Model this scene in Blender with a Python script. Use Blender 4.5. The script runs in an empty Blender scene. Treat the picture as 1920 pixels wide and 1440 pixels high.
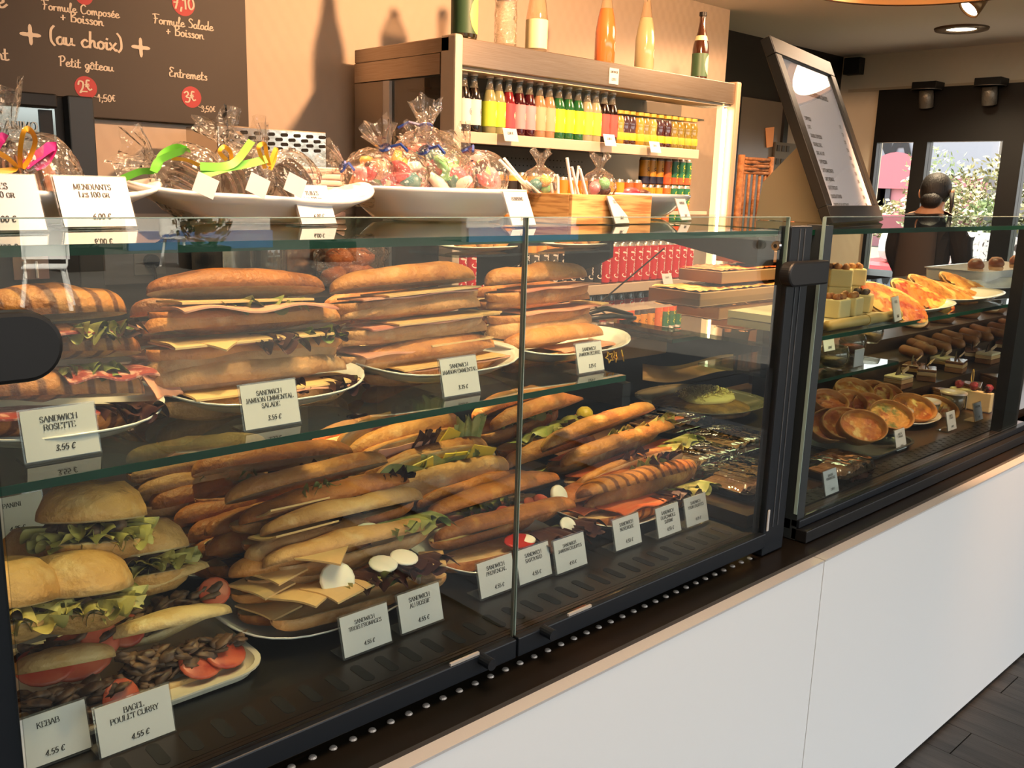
import bpy, bmesh, math, random
from math import sin, cos, pi, radians
from mathutils import Vector, Matrix, Euler, noise

SC = bpy.context.scene
COL = SC.collection
# ---------------------------------------------------------------- camera
FPX = 1718.8                      # focal length in pixels of the 1920 x 1440 frame
YAW, PITCH, ROLL = 0.75429669, 0.212685, -0.02981371
EYE = Vector((0.0, 0.0, 1.4016))
_f = Vector((sin(YAW)*cos(PITCH), cos(YAW)*cos(PITCH), -sin(PITCH)))
_r = Vector((cos(YAW), -sin(YAW), 0.0))
_d = _f.cross(_r)
RIGHT = _r*cos(ROLL) + _d*sin(ROLL)
DOWN = -_r*sin(ROLL) + _d*cos(ROLL)
cd = bpy.data.cameras.new('camera')
cam = bpy.data.objects.new('camera', cd); COL.objects.link(cam)
m3 = Matrix((RIGHT, -DOWN, -_f)).transposed()
cam.matrix_world = Matrix.Translation(EYE) @ m3.to_4x4()
cd.sensor_width = 36.0; cd.lens = 36.0*FPX/1920.0
cd.clip_start = 0.02; cd.clip_end = 200
SC.camera = cam

def at(px, py, X=None, Y=None, Z=None):
    """world point seen at a pixel of the photograph on the plane x=X, y=Y or z=Z"""
    d = RIGHT*((px-960)/FPX) + DOWN*((py-720)/FPX) + _f
    if Y is not None: t = Y/d.y
    elif X is not None: t = X/d.x
    else: t = (Z-EYE.z)/d.z
    return EYE + d*t

# ---------------------------------------------------------------- colour management, sky, sun
vs = SC.view_settings
vs.view_transform = 'Standard'; vs.look = 'None'; vs.gamma = 1.0; vs.use_curve_mapping = False
vs.exposure = 0.4
cy = SC.cycles
cy.transparent_max_bounces = 24; cy.max_bounces = 8; cy.diffuse_bounces = 3; cy.glossy_bounces = 4
cy.transmission_bounces = 6; cy.caustics_reflective = False; cy.caustics_refractive = False
cy.use_denoising = True; cy.sample_clamp_indirect = 6.0
wd = bpy.data.worlds.new('sky'); SC.world = wd; wd.use_nodes = True
nt = wd.node_tree; nt.nodes.clear()
wo = nt.nodes.new('ShaderNodeOutputWorld'); bg = nt.nodes.new('ShaderNodeBackground')
tc = nt.nodes.new('ShaderNodeTexCoord'); sx = nt.nodes.new('ShaderNodeSeparateXYZ'); rp = nt.nodes.new('ShaderNodeValToRGB')
nt.links.new(tc.outputs['Generated'], sx.inputs[0]); nt.links.new(sx.outputs['Z'], rp.inputs[0])
rp.color_ramp.elements[0].position = 0.0; rp.color_ramp.elements[0].color = (0.95, 0.95, 0.93, 1)
rp.color_ramp.elements[1].position = 0.6; rp.color_ramp.elements[1].color = (0.82, 0.86, 0.92, 1)
nt.links.new(rp.outputs[0], bg.inputs[0]); bg.inputs[1].default_value = 3.0
nt.links.new(bg.outputs[0], wo.inputs[0])

def light(kind, name, loc, energy, color, target=None, size=0.1, angle=60, blend=0.5, parent=None):
    ld = bpy.data.lights.new(name, kind); ld.energy = energy; ld.color = color
    if kind == 'SPOT': ld.spot_size = radians(angle); ld.spot_blend = blend; ld.shadow_soft_size = size
    elif kind == 'SUN': ld.angle = radians(size)
    elif kind == 'POINT': ld.shadow_soft_size = size
    elif kind == 'AREA': ld.size = size
    o = bpy.data.objects.new(name, ld); COL.objects.link(o); o.location = loc
    if target is not None:
        o.rotation_euler = (Vector(target)-Vector(loc)).to_track_quat('-Z', 'Y').to_euler()
    if parent is not None:
        o.parent = parent; o.matrix_parent_inverse = parent.matrix_basis.inverted()
    return o
SUN = light('SUN', 'sun', (0, -6, 8), 24.0, (1.0, 0.90, 0.74), target=(0-0.12*10, -6-0.52*10, 8-0.75*10), size=0.6)

# warm ceiling spotlights above the counter (their fixtures are built with the ceiling)
WARM = (1.0, 0.54, 0.27)
SPOTS = [((0.72, 0.95, 2.37), (0.43, 1.17, 1.03), 130, 26), ((0.70, 0.55, 2.37), (0.62, 1.20, 1.25), 85, 32),
         ((1.10, 0.55, 2.37), (0.98, 1.22, 1.25), 150, 34), ((1.50, 0.65, 2.37), (1.42, 1.28, 1.0), 120, 36),
         ((2.40, 1.5, 2.37), (2.75, 2.7, 1.9), 190, 150), ((2.80, 0.60, 2.37), (2.70, 1.25, 1.0), 300, 46),
         ((2.90, 1.90, 2.37), (2.6, 1.30, 0.9), 260, 60),
         ((0.72, 1.78, 2.37), (0.74, 1.40, 0.85), 260, 34), ((1.16, 1.78, 2.37), (1.12, 1.42, 0.85), 280, 34), ((1.62, 1.80, 2.37), (1.54, 1.44, 0.85), 300, 34),
         ((2.85, 0.70, 2.37), (2.28, 1.60, 0.8), 300, 22), ((3.7, 1.9, 2.37), (3.75, 3.1, 2.0), 95, 120), ((1.70, 0.78, 2.37), (1.88, 1.28, 0.76), 150, 24)]

# ---------------------------------------------------------------- helpers
def lin(h):
    if isinstance(h, (tuple, list)): return tuple(h)[:3]
    h = h.lstrip('#'); out = []
    for i in (0, 2, 4):
        c = int(h[i:i+2], 16)/255.0
        out.append(c/12.92 if c <= 0.04045 else ((c+0.055)/1.055)**2.4)
    return tuple(out)

MATS = {}
def mat(name, col, rough=0.5, metal=0.0, col2=None, nscale=8.0, contrast=(0.35, 0.65), bump=0.0, bscale=40.0, detail=4.0,
        spec=0.5, coat=0.0, sss=0.0, emit=None, estr=0.0, stretch=None, rnd=0.0, aniso=False, trans=0.0, col3=None, n3=30.0, c3=(0.55, 0.65)):
    if name in MATS: return MATS[name]
    m = bpy.data.materials.new(name); m.use_nodes = True; MATS[name] = m
    n = m.node_tree; b = n.nodes['Principled BSDF']
    b.inputs['Roughness'].default_value = rough; b.inputs['Metallic'].default_value = metal
    b.inputs['Specular IOR Level'].default_value = spec
    b.inputs['Coat Weight'].default_value = coat; b.inputs['Coat Roughness'].default_value = 0.08
    c1 = lin(col); b.inputs['Base Color'].default_value = (*c1, 1)
    if sss: b.inputs['Subsurface Weight'].default_value = sss; b.inputs['Subsurface Scale'].default_value = 0.01
    if trans: b.inputs['Transmission Weight'].default_value = trans
    if emit: b.inputs['Emission Color'].default_value = (*lin(emit), 1); b.inputs['Emission Strength'].default_value = estr
    src = None
    if col2 is not None or bump or col3 is not None:
        tcn = n.nodes.new('ShaderNodeTexCoord'); vec = tcn.outputs['Object']
        oi = n.nodes.new('ShaderNodeObjectInfo')
        va = n.nodes.new('ShaderNodeVectorMath'); va.operation = 'ADD'
        n.links.new(vec, va.inputs[0]); n.links.new(oi.outputs['Random'], va.inputs[1]); vec = va.outputs[0]
        if stretch:
            mp = n.nodes.new('ShaderNodeMapping'); mp.inputs['Scale'].default_value = stretch
            n.links.new(vec, mp.inputs[0]); vec = mp.outputs[0]
    def ramp_noise(scale, pos, det=detail):
        nz = n.nodes.new('ShaderNodeTexNoise'); nz.inputs['Scale'].default_value = scale; nz.inputs['Detail'].default_value = det
        n.links.new(vec, nz.inputs['Vector'])
        r = n.nodes.new('ShaderNodeMapRange'); r.inputs[1].default_value = pos[0]; r.inputs[2].default_value = pos[1]
        n.links.new(nz.outputs['Fac'], r.inputs[0]); return r.outputs[0]
    if col2 is not None:
        mx = n.nodes.new('ShaderNodeMix'); mx.data_type = 'RGBA'
        mx.inputs[6].default_value = (*c1, 1); mx.inputs[7].default_value = (*lin(col2), 1)
        n.links.new(ramp_noise(nscale, contrast), mx.inputs[0]); src = mx.outputs[2]
    if col3 is not None:
        mx = n.nodes.new('ShaderNodeMix'); mx.data_type = 'RGBA'
        if src: n.links.new(src, mx.inputs[6])
        else: mx.inputs[6].default_value = (*c1, 1)
        mx.inputs[7].default_value = (*lin(col3), 1)
        n.links.new(ramp_noise(n3, c3), mx.inputs[0]); src = mx.outputs[2]
    if rnd:
        oi2 = n.nodes.new('ShaderNodeObjectInfo'); hs = n.nodes.new('ShaderNodeHueSaturation')
        r = n.nodes.new('ShaderNodeMapRange'); r.inputs[3].default_value = 1-rnd; r.inputs[4].default_value = 1+rnd
        n.links.new(oi2.outputs['Random'], r.inputs[0]); n.links.new(r.outputs[0], hs.inputs['Value'])
        if src: n.links.new(src, hs.inputs['Color'])
        else: hs.inputs['Color'].default_value = (*c1, 1)
        src = hs.outputs[0]
    if src: n.links.new(src, b.inputs['Base Color'])
    if bump:
        nz = n.nodes.new('ShaderNodeTexNoise'); nz.inputs['Scale'].default_value = bscale; nz.inputs['Detail'].default_value = 3
        n.links.new(vec, nz.inputs['Vector'])
        bp = n.nodes.new('ShaderNodeBump'); bp.inputs['Strength'].default_value = bump; bp.inputs['Distance'].default_value = 0.01
        n.links.new(nz.outputs['Fac'], bp.inputs['Height']); n.links.new(bp.outputs[0], b.inputs['Normal'])
    return m

def clear_mat(name, tint=(1, 1, 1), refl=1.0, rough=0.0, body=None, bodyfac=0.0, ior=1.5, bump=0.0, bscale=30):
    """thin clear sheet: transparent body with Fresnel reflection; lets lamp light through"""
    if name in MATS: return MATS[name]
    m = bpy.data.materials.new(name); m.use_nodes = True; MATS[name] = m
    n = m.node_tree; n.nodes.clear()
    out = n.nodes.new('ShaderNodeOutputMaterial'); tr = n.nodes.new('ShaderNodeBsdfTransparent'); gl = n.nodes.new('ShaderNodeBsdfGlossy')
    mx = n.nodes.new('ShaderNodeMixShader'); fr = n.nodes.new('ShaderNodeLayerWeight'); fr.inputs['Blend'].default_value = 0.5
    pw = n.nodes.new('ShaderNodeMath'); pw.operation = 'POWER'; pw.inputs[1].default_value = 5.0
    n.links.new(fr.outputs['Facing'], pw.inputs[0])
    sc = n.nodes.new('ShaderNodeMath'); sc.operation = 'MULTIPLY_ADD'; sc.inputs[1].default_value = 0.96; sc.inputs[2].default_value = 0.04
    n.links.new(pw.outputs[0], sc.inputs[0]); mu = n.nodes.new('ShaderNodeMath'); mu.operation = 'MULTIPLY'
    tr.inputs[0].default_value = (*lin(tint), 1); gl.inputs['Roughness'].default_value = rough
    mu.inputs[1].default_value = refl; mu.use_clamp = True
    n.links.new(sc.outputs[0], mu.inputs[0]); n.links.new(mu.outputs[0], mx.inputs[0])
    first = tr.outputs[0]
    if body is not None:
        df = n.nodes.new('ShaderNodeBsdfDiffuse'); df.inputs[0].default_value = (*lin(body), 1)
        m2 = n.nodes.new('ShaderNodeMixShader'); m2.inputs[0].default_value = bodyfac
        n.links.new(tr.outputs[0], m2.inputs[1]); n.links.new(df.outputs[0], m2.inputs[2]); first = m2.outputs[0]
    n.links.new(first, mx.inputs[1]); n.links.new(gl.outputs[0], mx.inputs[2]); n.links.new(mx.outputs[0], out.inputs[0])
    if bump:
        tcn = n.nodes.new('ShaderNodeTexCoord'); nz = n.nodes.new('ShaderNodeTexNoise'); nz.inputs['Scale'].default_value = bscale
        n.links.new(tcn.outputs['Object'], nz.inputs['Vector'])
        bp = n.nodes.new('ShaderNodeBump'); bp.inputs['Strength'].default_value = bump; bp.inputs['Distance'].default_value = 0.02
        n.links.new(nz.outputs['Fac'], bp.inputs['Height']); n.links.new(bp.outputs[0], gl.inputs['Normal']); n.links.new(bp.outputs[0], fr.inputs['Normal'])
    return m

def tag(o, label=None, cat=None, group=None, kind=None):
    if label: o['label'] = label
    if cat: o['category'] = cat
    if group: o['group'] = group
    if kind: o['kind'] = kind
    return o
def thing(name, label, cat, loc=(0, 0, 0), rot=(0, 0, 0), group=None):
    o = bpy.data.objects.new(name, None); COL.objects.link(o); o.empty_display_size = 0.02
    o.location = loc; o.rotation_euler = rot
    return tag(o, label, cat, group)

class MB:
    """collects geometry for ONE mesh object"""
    def __init__(s): s.v = []; s.f = []; s.m = []
    def add(s, v, f, mi=0):
        k = len(s.v); s.v += [tuple(p) for p in v]
        s.f += [tuple(i+k for i in q) for q in f]; s.m += [mi]*len(f); return s
    def box(s, x0, x1, y0, y1, z0, z1, mi=0, M=None):
        v = [Vector((x, y, z)) for z in (z0, z1) for y in (y0, y1) for x in (x0, x1)]
        if M is not None: v = [M @ p for p in v]
        return s.add(v, [(0, 2, 3, 1), (4, 5, 7, 6), (0, 1, 5, 4), (2, 6, 7, 3), (0, 4, 6, 2), (1, 3, 7, 5)], mi)
    def quad(s, a, b, c, d, mi=0): return s.add([a, b, c, d], [(0, 1, 2, 3)], mi)
    def prism(s, pts, off, mi=0):
        """closed polygon pts extruded by vector off"""
        n = len(pts); o = Vector(off); v = [Vector(p) for p in pts] + [Vector(p)+o for p in pts]
        f = [tuple(range(n-1, -1, -1)), tuple(range(n, 2*n))] + [(i, (i+1) % n, n+(i+1) % n, n+i) for i in range(n)]
        return s.add(v, f, mi)
    def lathe(s, prof, n=20, mi=0, M=None, mfun=None, sx=1.0, sy=1.0):
        """profile [(r,z)...] turned about z"""
        v = []; f = []; mm = []
        for (r, z) in prof:
            for i in range(n):
                a = 2*pi*i/n; p = Vector((r*cos(a)*sx, r*sin(a)*sy, z)); v.append(M @ p if M is not None else p)
        for j in range(len(prof)-1):
            for i in range(n):
                f.append((j*n+i, j*n+(i+1) % n, (j+1)*n+(i+1) % n, (j+1)*n+i)); mm.append(mfun(j) if mfun else mi)
        k = len(s.v); s.v += [tuple(p) for p in v]; s.f += [tuple(i+k for i in q) for q in f]; s.m += mm
        return s
    def disc(s, c, r, n=20, mi=0, M=None, sx=1.0, sy=1.0):
        v = [Vector((c[0]+r*sx*cos(2*pi*i/n), c[1]+r*sy*sin(2*pi*i/n), c[2])) for i in range(n)]
        if M is not None: v = [M @ p for p in v]
        return s.add(v, [tuple(range(n))], mi)
    def tube(s, pts, r, n=8, mi=0, closed=False, caps=True):
        pts = [Vector(p) for p in pts]; N = len(pts); rings = []; up = Vector((0, 0, 1))
        rr = r if isinstance(r, (list, tuple)) else [r]*N
        prev = None
        for i, p in enumerate(pts):
            a = pts[i-1] if (i > 0 or closed) else p; b = pts[(i+1) % N] if (i < N-1 or closed) else p
            t = (b-a).normalized() if (b-a).length > 1e-9 else Vector((0, 0, 1))
            if prev is None:
                u = t.cross(up) if abs(t.z) < 0.95 else t.cross(Vector((1, 0, 0)))
            else: u = prev - t*prev.dot(t)
            u.normalize(); w = t.cross(u); prev = u
            rings.append([p + (u*cos(2*pi*k/n)+w*sin(2*pi*k/n))*rr[i] for k in range(n)])
        v = [q for rg in rings for q in rg]; f = []
        for i in range(N if closed else N-1):
            j = (i+1) % N
            for k in range(n): f.append((i*n+k, i*n+(k+1) % n, j*n+(k+1) % n, j*n+k))
        if caps and not closed: f += [tuple(range(n-1, -1, -1)), tuple(range((N-1)*n, N*n))]
        return s.add(v, f, mi)
    def blob(s, c, r, seed=0, amp=0.2, sx=1, sy=1, sz=1, nu=10, nv=7, mi=0, M=None, fr=2.0):
        v = []; f = []
        for j in range(nv+1):
            th = pi*j/nv
            for i in range(nu):
                a = 2*pi*i/nu; d = Vector((sin(th)*cos(a), sin(th)*sin(a), cos(th)))
                k = 1 + amp*noise.noise(d*fr + Vector((seed*3.7, seed*1.3, seed)))
                p = Vector((d.x*sx, d.y*sy, d.z*sz))*r*k
                if M is not None: p = M @ p
                v.append(p + Vector(c))
        for j in range(nv):
            for i in range(nu): f.append((j*nu+i, (j+1)*nu+i, (j+1)*nu+(i+1) % nu, j*nu+(i+1) % nu))
        return s.add(v, f, mi)
    def sheet(s, fn, nu, nv, mi=0, thick=0.0):
        v = [Vector(fn(i/nu, j/nv)) for j in range(nv+1) for i in range(nu+1)]
        f = [(j*(nu+1)+i, j*(nu+1)+i+1, (j+1)*(nu+1)+i+1, (j+1)*(nu+1)+i) for j in range(nv) for i in range(nu)]
        return s.add(v, f, mi)
    def build(s, name, mats, parent=None, smooth=False, loc=None, rot=None, bevel=0.0, solid=0.0, sub=0, M=None):
        me = bpy.data.meshes.new(name); me.from_pydata(s.v, [], s.f)
        if not isinstance(mats, (list, tuple)): mats = [mats]
        for m in mats: me.materials.append(m)
        if len(mats) > 1: me.polygons.foreach_set('material_index', s.m)
        if smooth: me.polygons.foreach_set('use_smooth', [True]*len(me.polygons))
        me.update()
        o = bpy.data.objects.new(name, me); COL.objects.link(o)
        if parent is not None: o.parent = parent
        if M is not None: o.matrix_basis = M
        if loc is not None: o.location = loc
        if rot is not None: o.rotation_euler = rot
        if solid: md = o.modifiers.new('thickness', 'SOLIDIFY'); md.thickness = solid; md.offset = 0
        if bevel:
            md = o.modifiers.new('bevel', 'BEVEL'); md.width = bevel; md.segments = 2; md.limit_method = 'ANGLE'; md.angle_limit = radians(40)
        if sub: md = o.modifiers.new('sub', 'SUBSURF'); md.levels = sub; md.render_levels = sub
        return o

def smooth_by_angle(o, ang=40):
    me = o.data; me.polygons.foreach_set('use_smooth', [True]*len(me.polygons))
    try: me.set_sharp_from_angle(angle=radians(ang))
    except Exception: pass
    return o
def dup_tree(root, **kw):
    r = root.copy(); COL.objects.link(r)
    for ch in root.children:
        c = ch.copy(); COL.objects.link(c); c.parent = r
        for g in ch.children:
            d = g.copy(); COL.objects.link(d); d.parent = c
    if 'loc' in kw: r.location = kw['loc']
    if 'rot' in kw: r.rotation_euler = kw['rot']
    if 'label' in kw: r['label'] = kw['label']
    if 'group' in kw: r['group'] = kw['group']
    return r

# ---------------------------------------------------------------- lettering (strokes, no font files)
CAPS = {
'A': (.72, [[(0, 0), (.35, 1), (.7, 0)], [(.13, .35), (.57, .35)]]),
'B': (.7, [[(.1, 0), (.1, 1)], [(.1, 1), (.45, 1), (.57, .88), (.57, .65), (.45, .53), (.1, .53)], [(.45, .53), (.65, .4), (.65, .12), (.48, 0), (.1, 0)]]),
'C': (.7, [[(.66, .76), (.5, 1), (.26, 1), (.06, .75), (.06, .25), (.26, 0), (.5, 0), (.66, .2)]]),
'D': (.76, [[(.1, 0), (.1, 1)], [(.1, 1), (.42, 1), (.68, .78), (.68, .22), (.42, 0), (.1, 0)]]),
'E': (.66, [[(.1, 0), (.1, 1)], [(.1, 1), (.58, 1), (.58, .84)], [(.1, .52), (.44, .52)], [(.1, 0), (.6, 0), (.6, .18)]]),
'F': (.62, [[(.1, 0), (.1, 1)], [(.1, 1), (.58, 1), (.58, .84)], [(.1, .52), (.44, .52)]]),
'G': (.76, [[(.66, .78), (.5, 1), (.26, 1), (.06, .75), (.06, .25), (.26, 0), (.5, 0), (.66, .14), (.66, .42)], [(.45, .42), (.72, .42)]]),
'H': (.8, [[(.1, 0), (.1, 1)], [(.7, 0), (.7, 1)], [(.1, .52), (.7, .52)]]),
'I': (.3, [[(.15, 0), (.15, 1)]]),
'J': (.42, [[(.3, 1), (.3, .15), (.18, -.05), (.02, .05)]]),
'K': (.74, [[(.1, 0), (.1, 1)], [(.64, 1), (.1, .45)], [(.28, .62), (.7, 0)]]),
'L': (.62, [[(.1, 1), (.1, 0)], [(.1, 0), (.58, 0), (.58, .2)]]),
'M': (.92, [[(.08, 0), (.12, 1), (.45, .1), (.78, 1), (.82, 0)]]),
'N': (.8, [[(.1, 0), (.1, 1), (.7, 0), (.7, 1)]]),
'O': (.78, [[(.38, 1), (.14, .88), (.05, .5), (.14, .12), (.38, 0), (.62, .12), (.71, .5), (.62, .88), (.38, 1)]]),
'P': (.66, [[(.1, 0), (.1, 1)], [(.1, 1), (.45, 1), (.6, .88), (.6, .62), (.45, .5), (.1, .5)]]),
'Q': (.78, [[(.38, 1), (.14, .88), (.05, .5), (.14, .12), (.38, 0), (.62, .12), (.71, .5), (.62, .88), (.38, 1)], [(.4, .2), (.75, -.15)]]),
'R': (.74, [[(.1, 0), (.1, 1)], [(.1, 1), (.45, 1), (.58, .88), (.58, .64), (.45, .52), (.1, .52)], [(.4, .52), (.7, 0)]]),
'S': (.6, [[(.5, .8), (.4, 1), (.2, 1), (.08, .8), (.14, .6), (.44, .42), (.52, .2), (.4, 0), (.18, 0), (.06, .2)]]),
'T': (.7, [[(.35, 0), (.35, 1)], [(.04, .84), (.04, 1), (.66, 1), (.66, .84)]]),
'U': (.78, [[(.1, 1), (.1, .25), (.25, 0), (.53, 0), (.68, .25), (.68, 1)]]),
'V': (.7, [[(.02, 1), (.35, 0), (.68, 1)]]),
'W': (1.0, [[(.02, 1), (.26, 0), (.5, .9), (.74, 0), (.98, 1)]]),
'X': (.7, [[(.04, 1), (.66, 0)], [(.62, 1), (.06, 0)]]),
'Y': (.7, [[(.02, 1), (.35, .48), (.68, 1)], [(.35, .48), (.35, 0)]]),
'Z': (.66, [[(.06, 1), (.58, 1), (.06, 0), (.6, 0)]]),
'0': (.6, [[(.3, 1), (.1, .8), (.1, .2), (.3, 0), (.5, .2), (.5, .8), (.3, 1)]]),
'1': (.4, [[(.06, .8), (.2, 1), (.2, 0)]]),
'2': (.58, [[(.08, .78), (.2, 1), (.4, 1), (.5, .75), (.08, 0), (.54, 0)]]),
'3': (.58, [[(.08, .9), (.3, 1), (.48, .8), (.26, .54), (.5, .3), (.34, 0), (.06, .1)]]),
'4': (.6, [[(.42, 0), (.42, 1), (.04, .3), (.56, .3)]]),
'5': (.58, [[(.5, 1), (.14, 1), (.1, .55), (.36, .6), (.52, .34), (.36, 0), (.06, .08)]]),
'6': (.58, [[(.46, .98), (.18, .7), (.08, .3), (.26, 0), (.48, .2), (.42, .5), (.1, .4)]]),
'7': (.56, [[(.06, 1), (.52, 1), (.2, 0)]]),
'8': (.58, [[(.28, .54), (.1, .76), (.28, 1), (.46, .76), (.28, .54), (.06, .26), (.28, 0), (.52, .26), (.28, .54)]]),
'9': (.58, [[(.48, .6), (.2, .5), (.1, .8), (.3, 1), (.5, .74), (.3, 0)]]),
'.': (.22, [[(.08, 0), (.08, .1)]]), ',': (.22, [[(.12, .1), (.05, -.16)]]), '-': (.4, [[(.06, .4), (.34, .4)]]),
'€': (.66, [[(.6, .86), (.44, 1), (.24, .9), (.14, .5), (.24, .1), (.44, 0), (.6, .14)], [(.02, .58), (.46, .58)], [(.02, .42), (.44, .42)]]),
'+': (.6, [[(.06, .4), (.54, .4)], [(.3, .14), (.3, .66)]]), '!': (.25, [[(.1, 1), (.1, .3)], [(.1, .08), (.1, 0)]]),
}
HAND = {
'a': (.44, [[(.34, .4), (.2, .46), (.06, .3), (.08, .06), (.2, 0), (.32, .14), (.36, .44), (.35, .1), (.46, .03)]]),
'c': (.4, [[(.34, .38), (.22, .46), (.06, .26), (.12, .03), (.26, 0), (.42, .1)]]),
'd': (.48, [[(.32, .4), (.18, .46), (.05, .25), (.1, .02), (.24, .05), (.34, .3), (.4, 1.0), (.37, .3), (.38, .06), (.5, .03)]]),
'e': (.4, [[(.04, .2), (.28, .28), (.3, .42), (.18, .46), (.06, .28), (.1, .04), (.24, 0), (.42, .12)]]),
'g': (.44, [[(.34, .4), (.2, .46), (.06, .28), (.12, .04), (.28, .1), (.36, .44), (.32, -.2), (.2, -.4), (.08, -.3), (.2, -.1), (.46, .06)]]),
'h': (.44, [[(.12, 1.0), (.06, 0)], [(.07, .22), (.2, .45), (.3, .38), (.31, .1), (.44, .02)]]),
'i': (.22, [[(.09, .44), (.07, .08), (.14, .0), (.24, .06)], [(.1, .64), (.13, .7)]]),
'l': (.24, [[(.04, .2), (.2, .85), (.14, 1.0), (.07, .6), (.09, .05), (.24, .05)]]),
'm': (.6, [[(.05, .44), (.05, 0)], [(.05, .2), (.16, .45), (.25, .38), (.26, 0)], [(.26, .2), (.37, .45), (.46, .38), (.47, .08), (.6, .03)]]),
'n': (.42, [[(.05, .44), (.05, 0)], [(.05, .2), (.2, .45), (.3, .38), (.31, .08), (.44, .03)]]),
'o': (.42, [[(.2, .46), (.06, .32), (.08, .06), (.22, 0), (.34, .16), (.3, .4), (.18, .46), (.3, .38), (.44, .4)]]),
'p': (.42, [[(.1, .44), (.03, -.36)], [(.07, .2), (.2, .46), (.34, .34), (.3, .06), (.16, 0), (.07, .12)]]),
'r': (.34, [[(.06, .44), (.05, 0)], [(.06, .22), (.16, .42), (.32, .42)]]),
's': (.34, [[(.28, .4), (.18, .47), (.1, .36), (.26, .18), (.22, .02), (.04, .04)]]),
't': (.32, [[(.15, .85), (.1, .12), (.18, 0), (.32, .06)], [(0, .52), (.3, .54)]]),
'u': (.46, [[(.06, .44), (.06, .1), (.16, 0), (.3, .16), (.34, .44), (.34, .1), (.48, .03)]]),
'v': (.4, [[(.04, .44), (.16, 0), (.34, .46)]]), 'x': (.4, [[(.04, .44), (.3, 0), (.4, .03)], [(.36, .46), (.02, 0)]]),
'F': (.5, [[(.14, 1.0), (.2, .5), (.12, 0)], [(-.05, .95), (.2, 1.02), (.56, 1.0)], [(.06, .52), (.4, .55)]]),
'C': (.56, [[(.5, .85), (.34, 1.0), (.1, .75), (.08, .25), (.26, 0), (.56, .14)]]),
'B': (.56, [[(.12, 1.0), (.1, 0)], [(-.02, .9), (.3, 1.04), (.44, .8), (.14, .54), (.46, .42), (.42, .06), (.06, .02)]]),
'P': (.5, [[(.12, 1.0), (.08, 0)], [(-.04, .9), (.3, 1.06), (.46, .8), (.32, .5), (.1, .46)]]),
'S': (.5, [[(.46, .9), (.28, 1.02), (.12, .8), (.4, .42), (.34, .06), (.04, .06)]]),
'E': (.5, [[(.46, .92), (.24, 1.02), (.12, .8), (.3, .56), (.08, .4), (.12, .04), (.48, .1)]]),
'L': (.5, [[(.2, 1.0), (.12, .1), (.04, .02), (.5, .06)]]),
'(': (.3, [[(.24, 1.1), (.08, .8), (.06, .2), (.22, -.1)]]), ')': (.3, [[(.06, 1.1), (.22, .8), (.24, .2), (.08, -.1)]]),
'0': (.5, [[(.26, .9), (.08, .6), (.1, .1), (.26, 0), (.42, .3), (.38, .8), (.22, .92)]]), '1': (.36, [[(.04, .66), (.2, .95), (.18, 0)]]),
'2': (.5, [[(.06, .7), (.2, .95), (.4, .8), (.3, .4), (.04, .04), (.2, .08), (.5, .0)]]),
'3': (.5, [[(.08, .86), (.3, .96), (.38, .72), (.18, .5), (.42, .34), (.3, .02), (.04, .06)]]),
'5': (.5, [[(.44, .95), (.16, .92), (.1, .52), (.34, .56), (.42, .24), (.26, 0), (.06, .06)]]),
'7': (.48, [[(.04, .9), (.44, .95), (.2, 0)], [(.12, .48), (.4, .5)]]),
',': (.24, [[(.14, .1), (.06, -.2)]]), '€': (.4, [[(.36, .85), (.2, .9), (.1, .5), (.2, .1), (.36, .14)], [(0, .56), (.26, .58)], [(0, .42), (.26, .44)]]),
'+': (.44, [[(.06, .3), (.4, .32)], [(.22, .08), (.24, .54)]]), '-': (.4, [[(.04, .3), (.3, .3)]]),
}
HAND['é'] = (.4, HAND['e'][1] + [[(.18, .58), (.3, .72)]])
HAND['â'] = (.44, HAND['a'][1] + [[(.1, .56), (.22, .7), (.32, .56)]])
CAPS['É'] = (.66, CAPS['E'][1] + [[(.28, 1.08), (.44, 1.24)]]); CAPS['Ç'] = (.7, CAPS['C'][1] + [[(.38, 0), (.3, -.2)]])
def spline(pts, k=5):
    if len(pts) < 3: return pts
    out = []
    for i in range(len(pts)-1):
        p0 = pts[max(i-1, 0)]; p1 = pts[i]; p2 = pts[i+1]; p3 = pts[min(i+2, len(pts)-1)]
        for j in range(k):
            t = j/k
            out.append(tuple(0.5*((2*p1[c]) + (-p0[c]+p2[c])*t + (2*p0[c]-5*p1[c]+4*p2[c]-p3[c])*t*t + (-p0[c]+3*p1[c]-3*p2[c]+p3[c])*t**3) for c in (0, 1)))
    out.append(pts[-1]); return out
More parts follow.
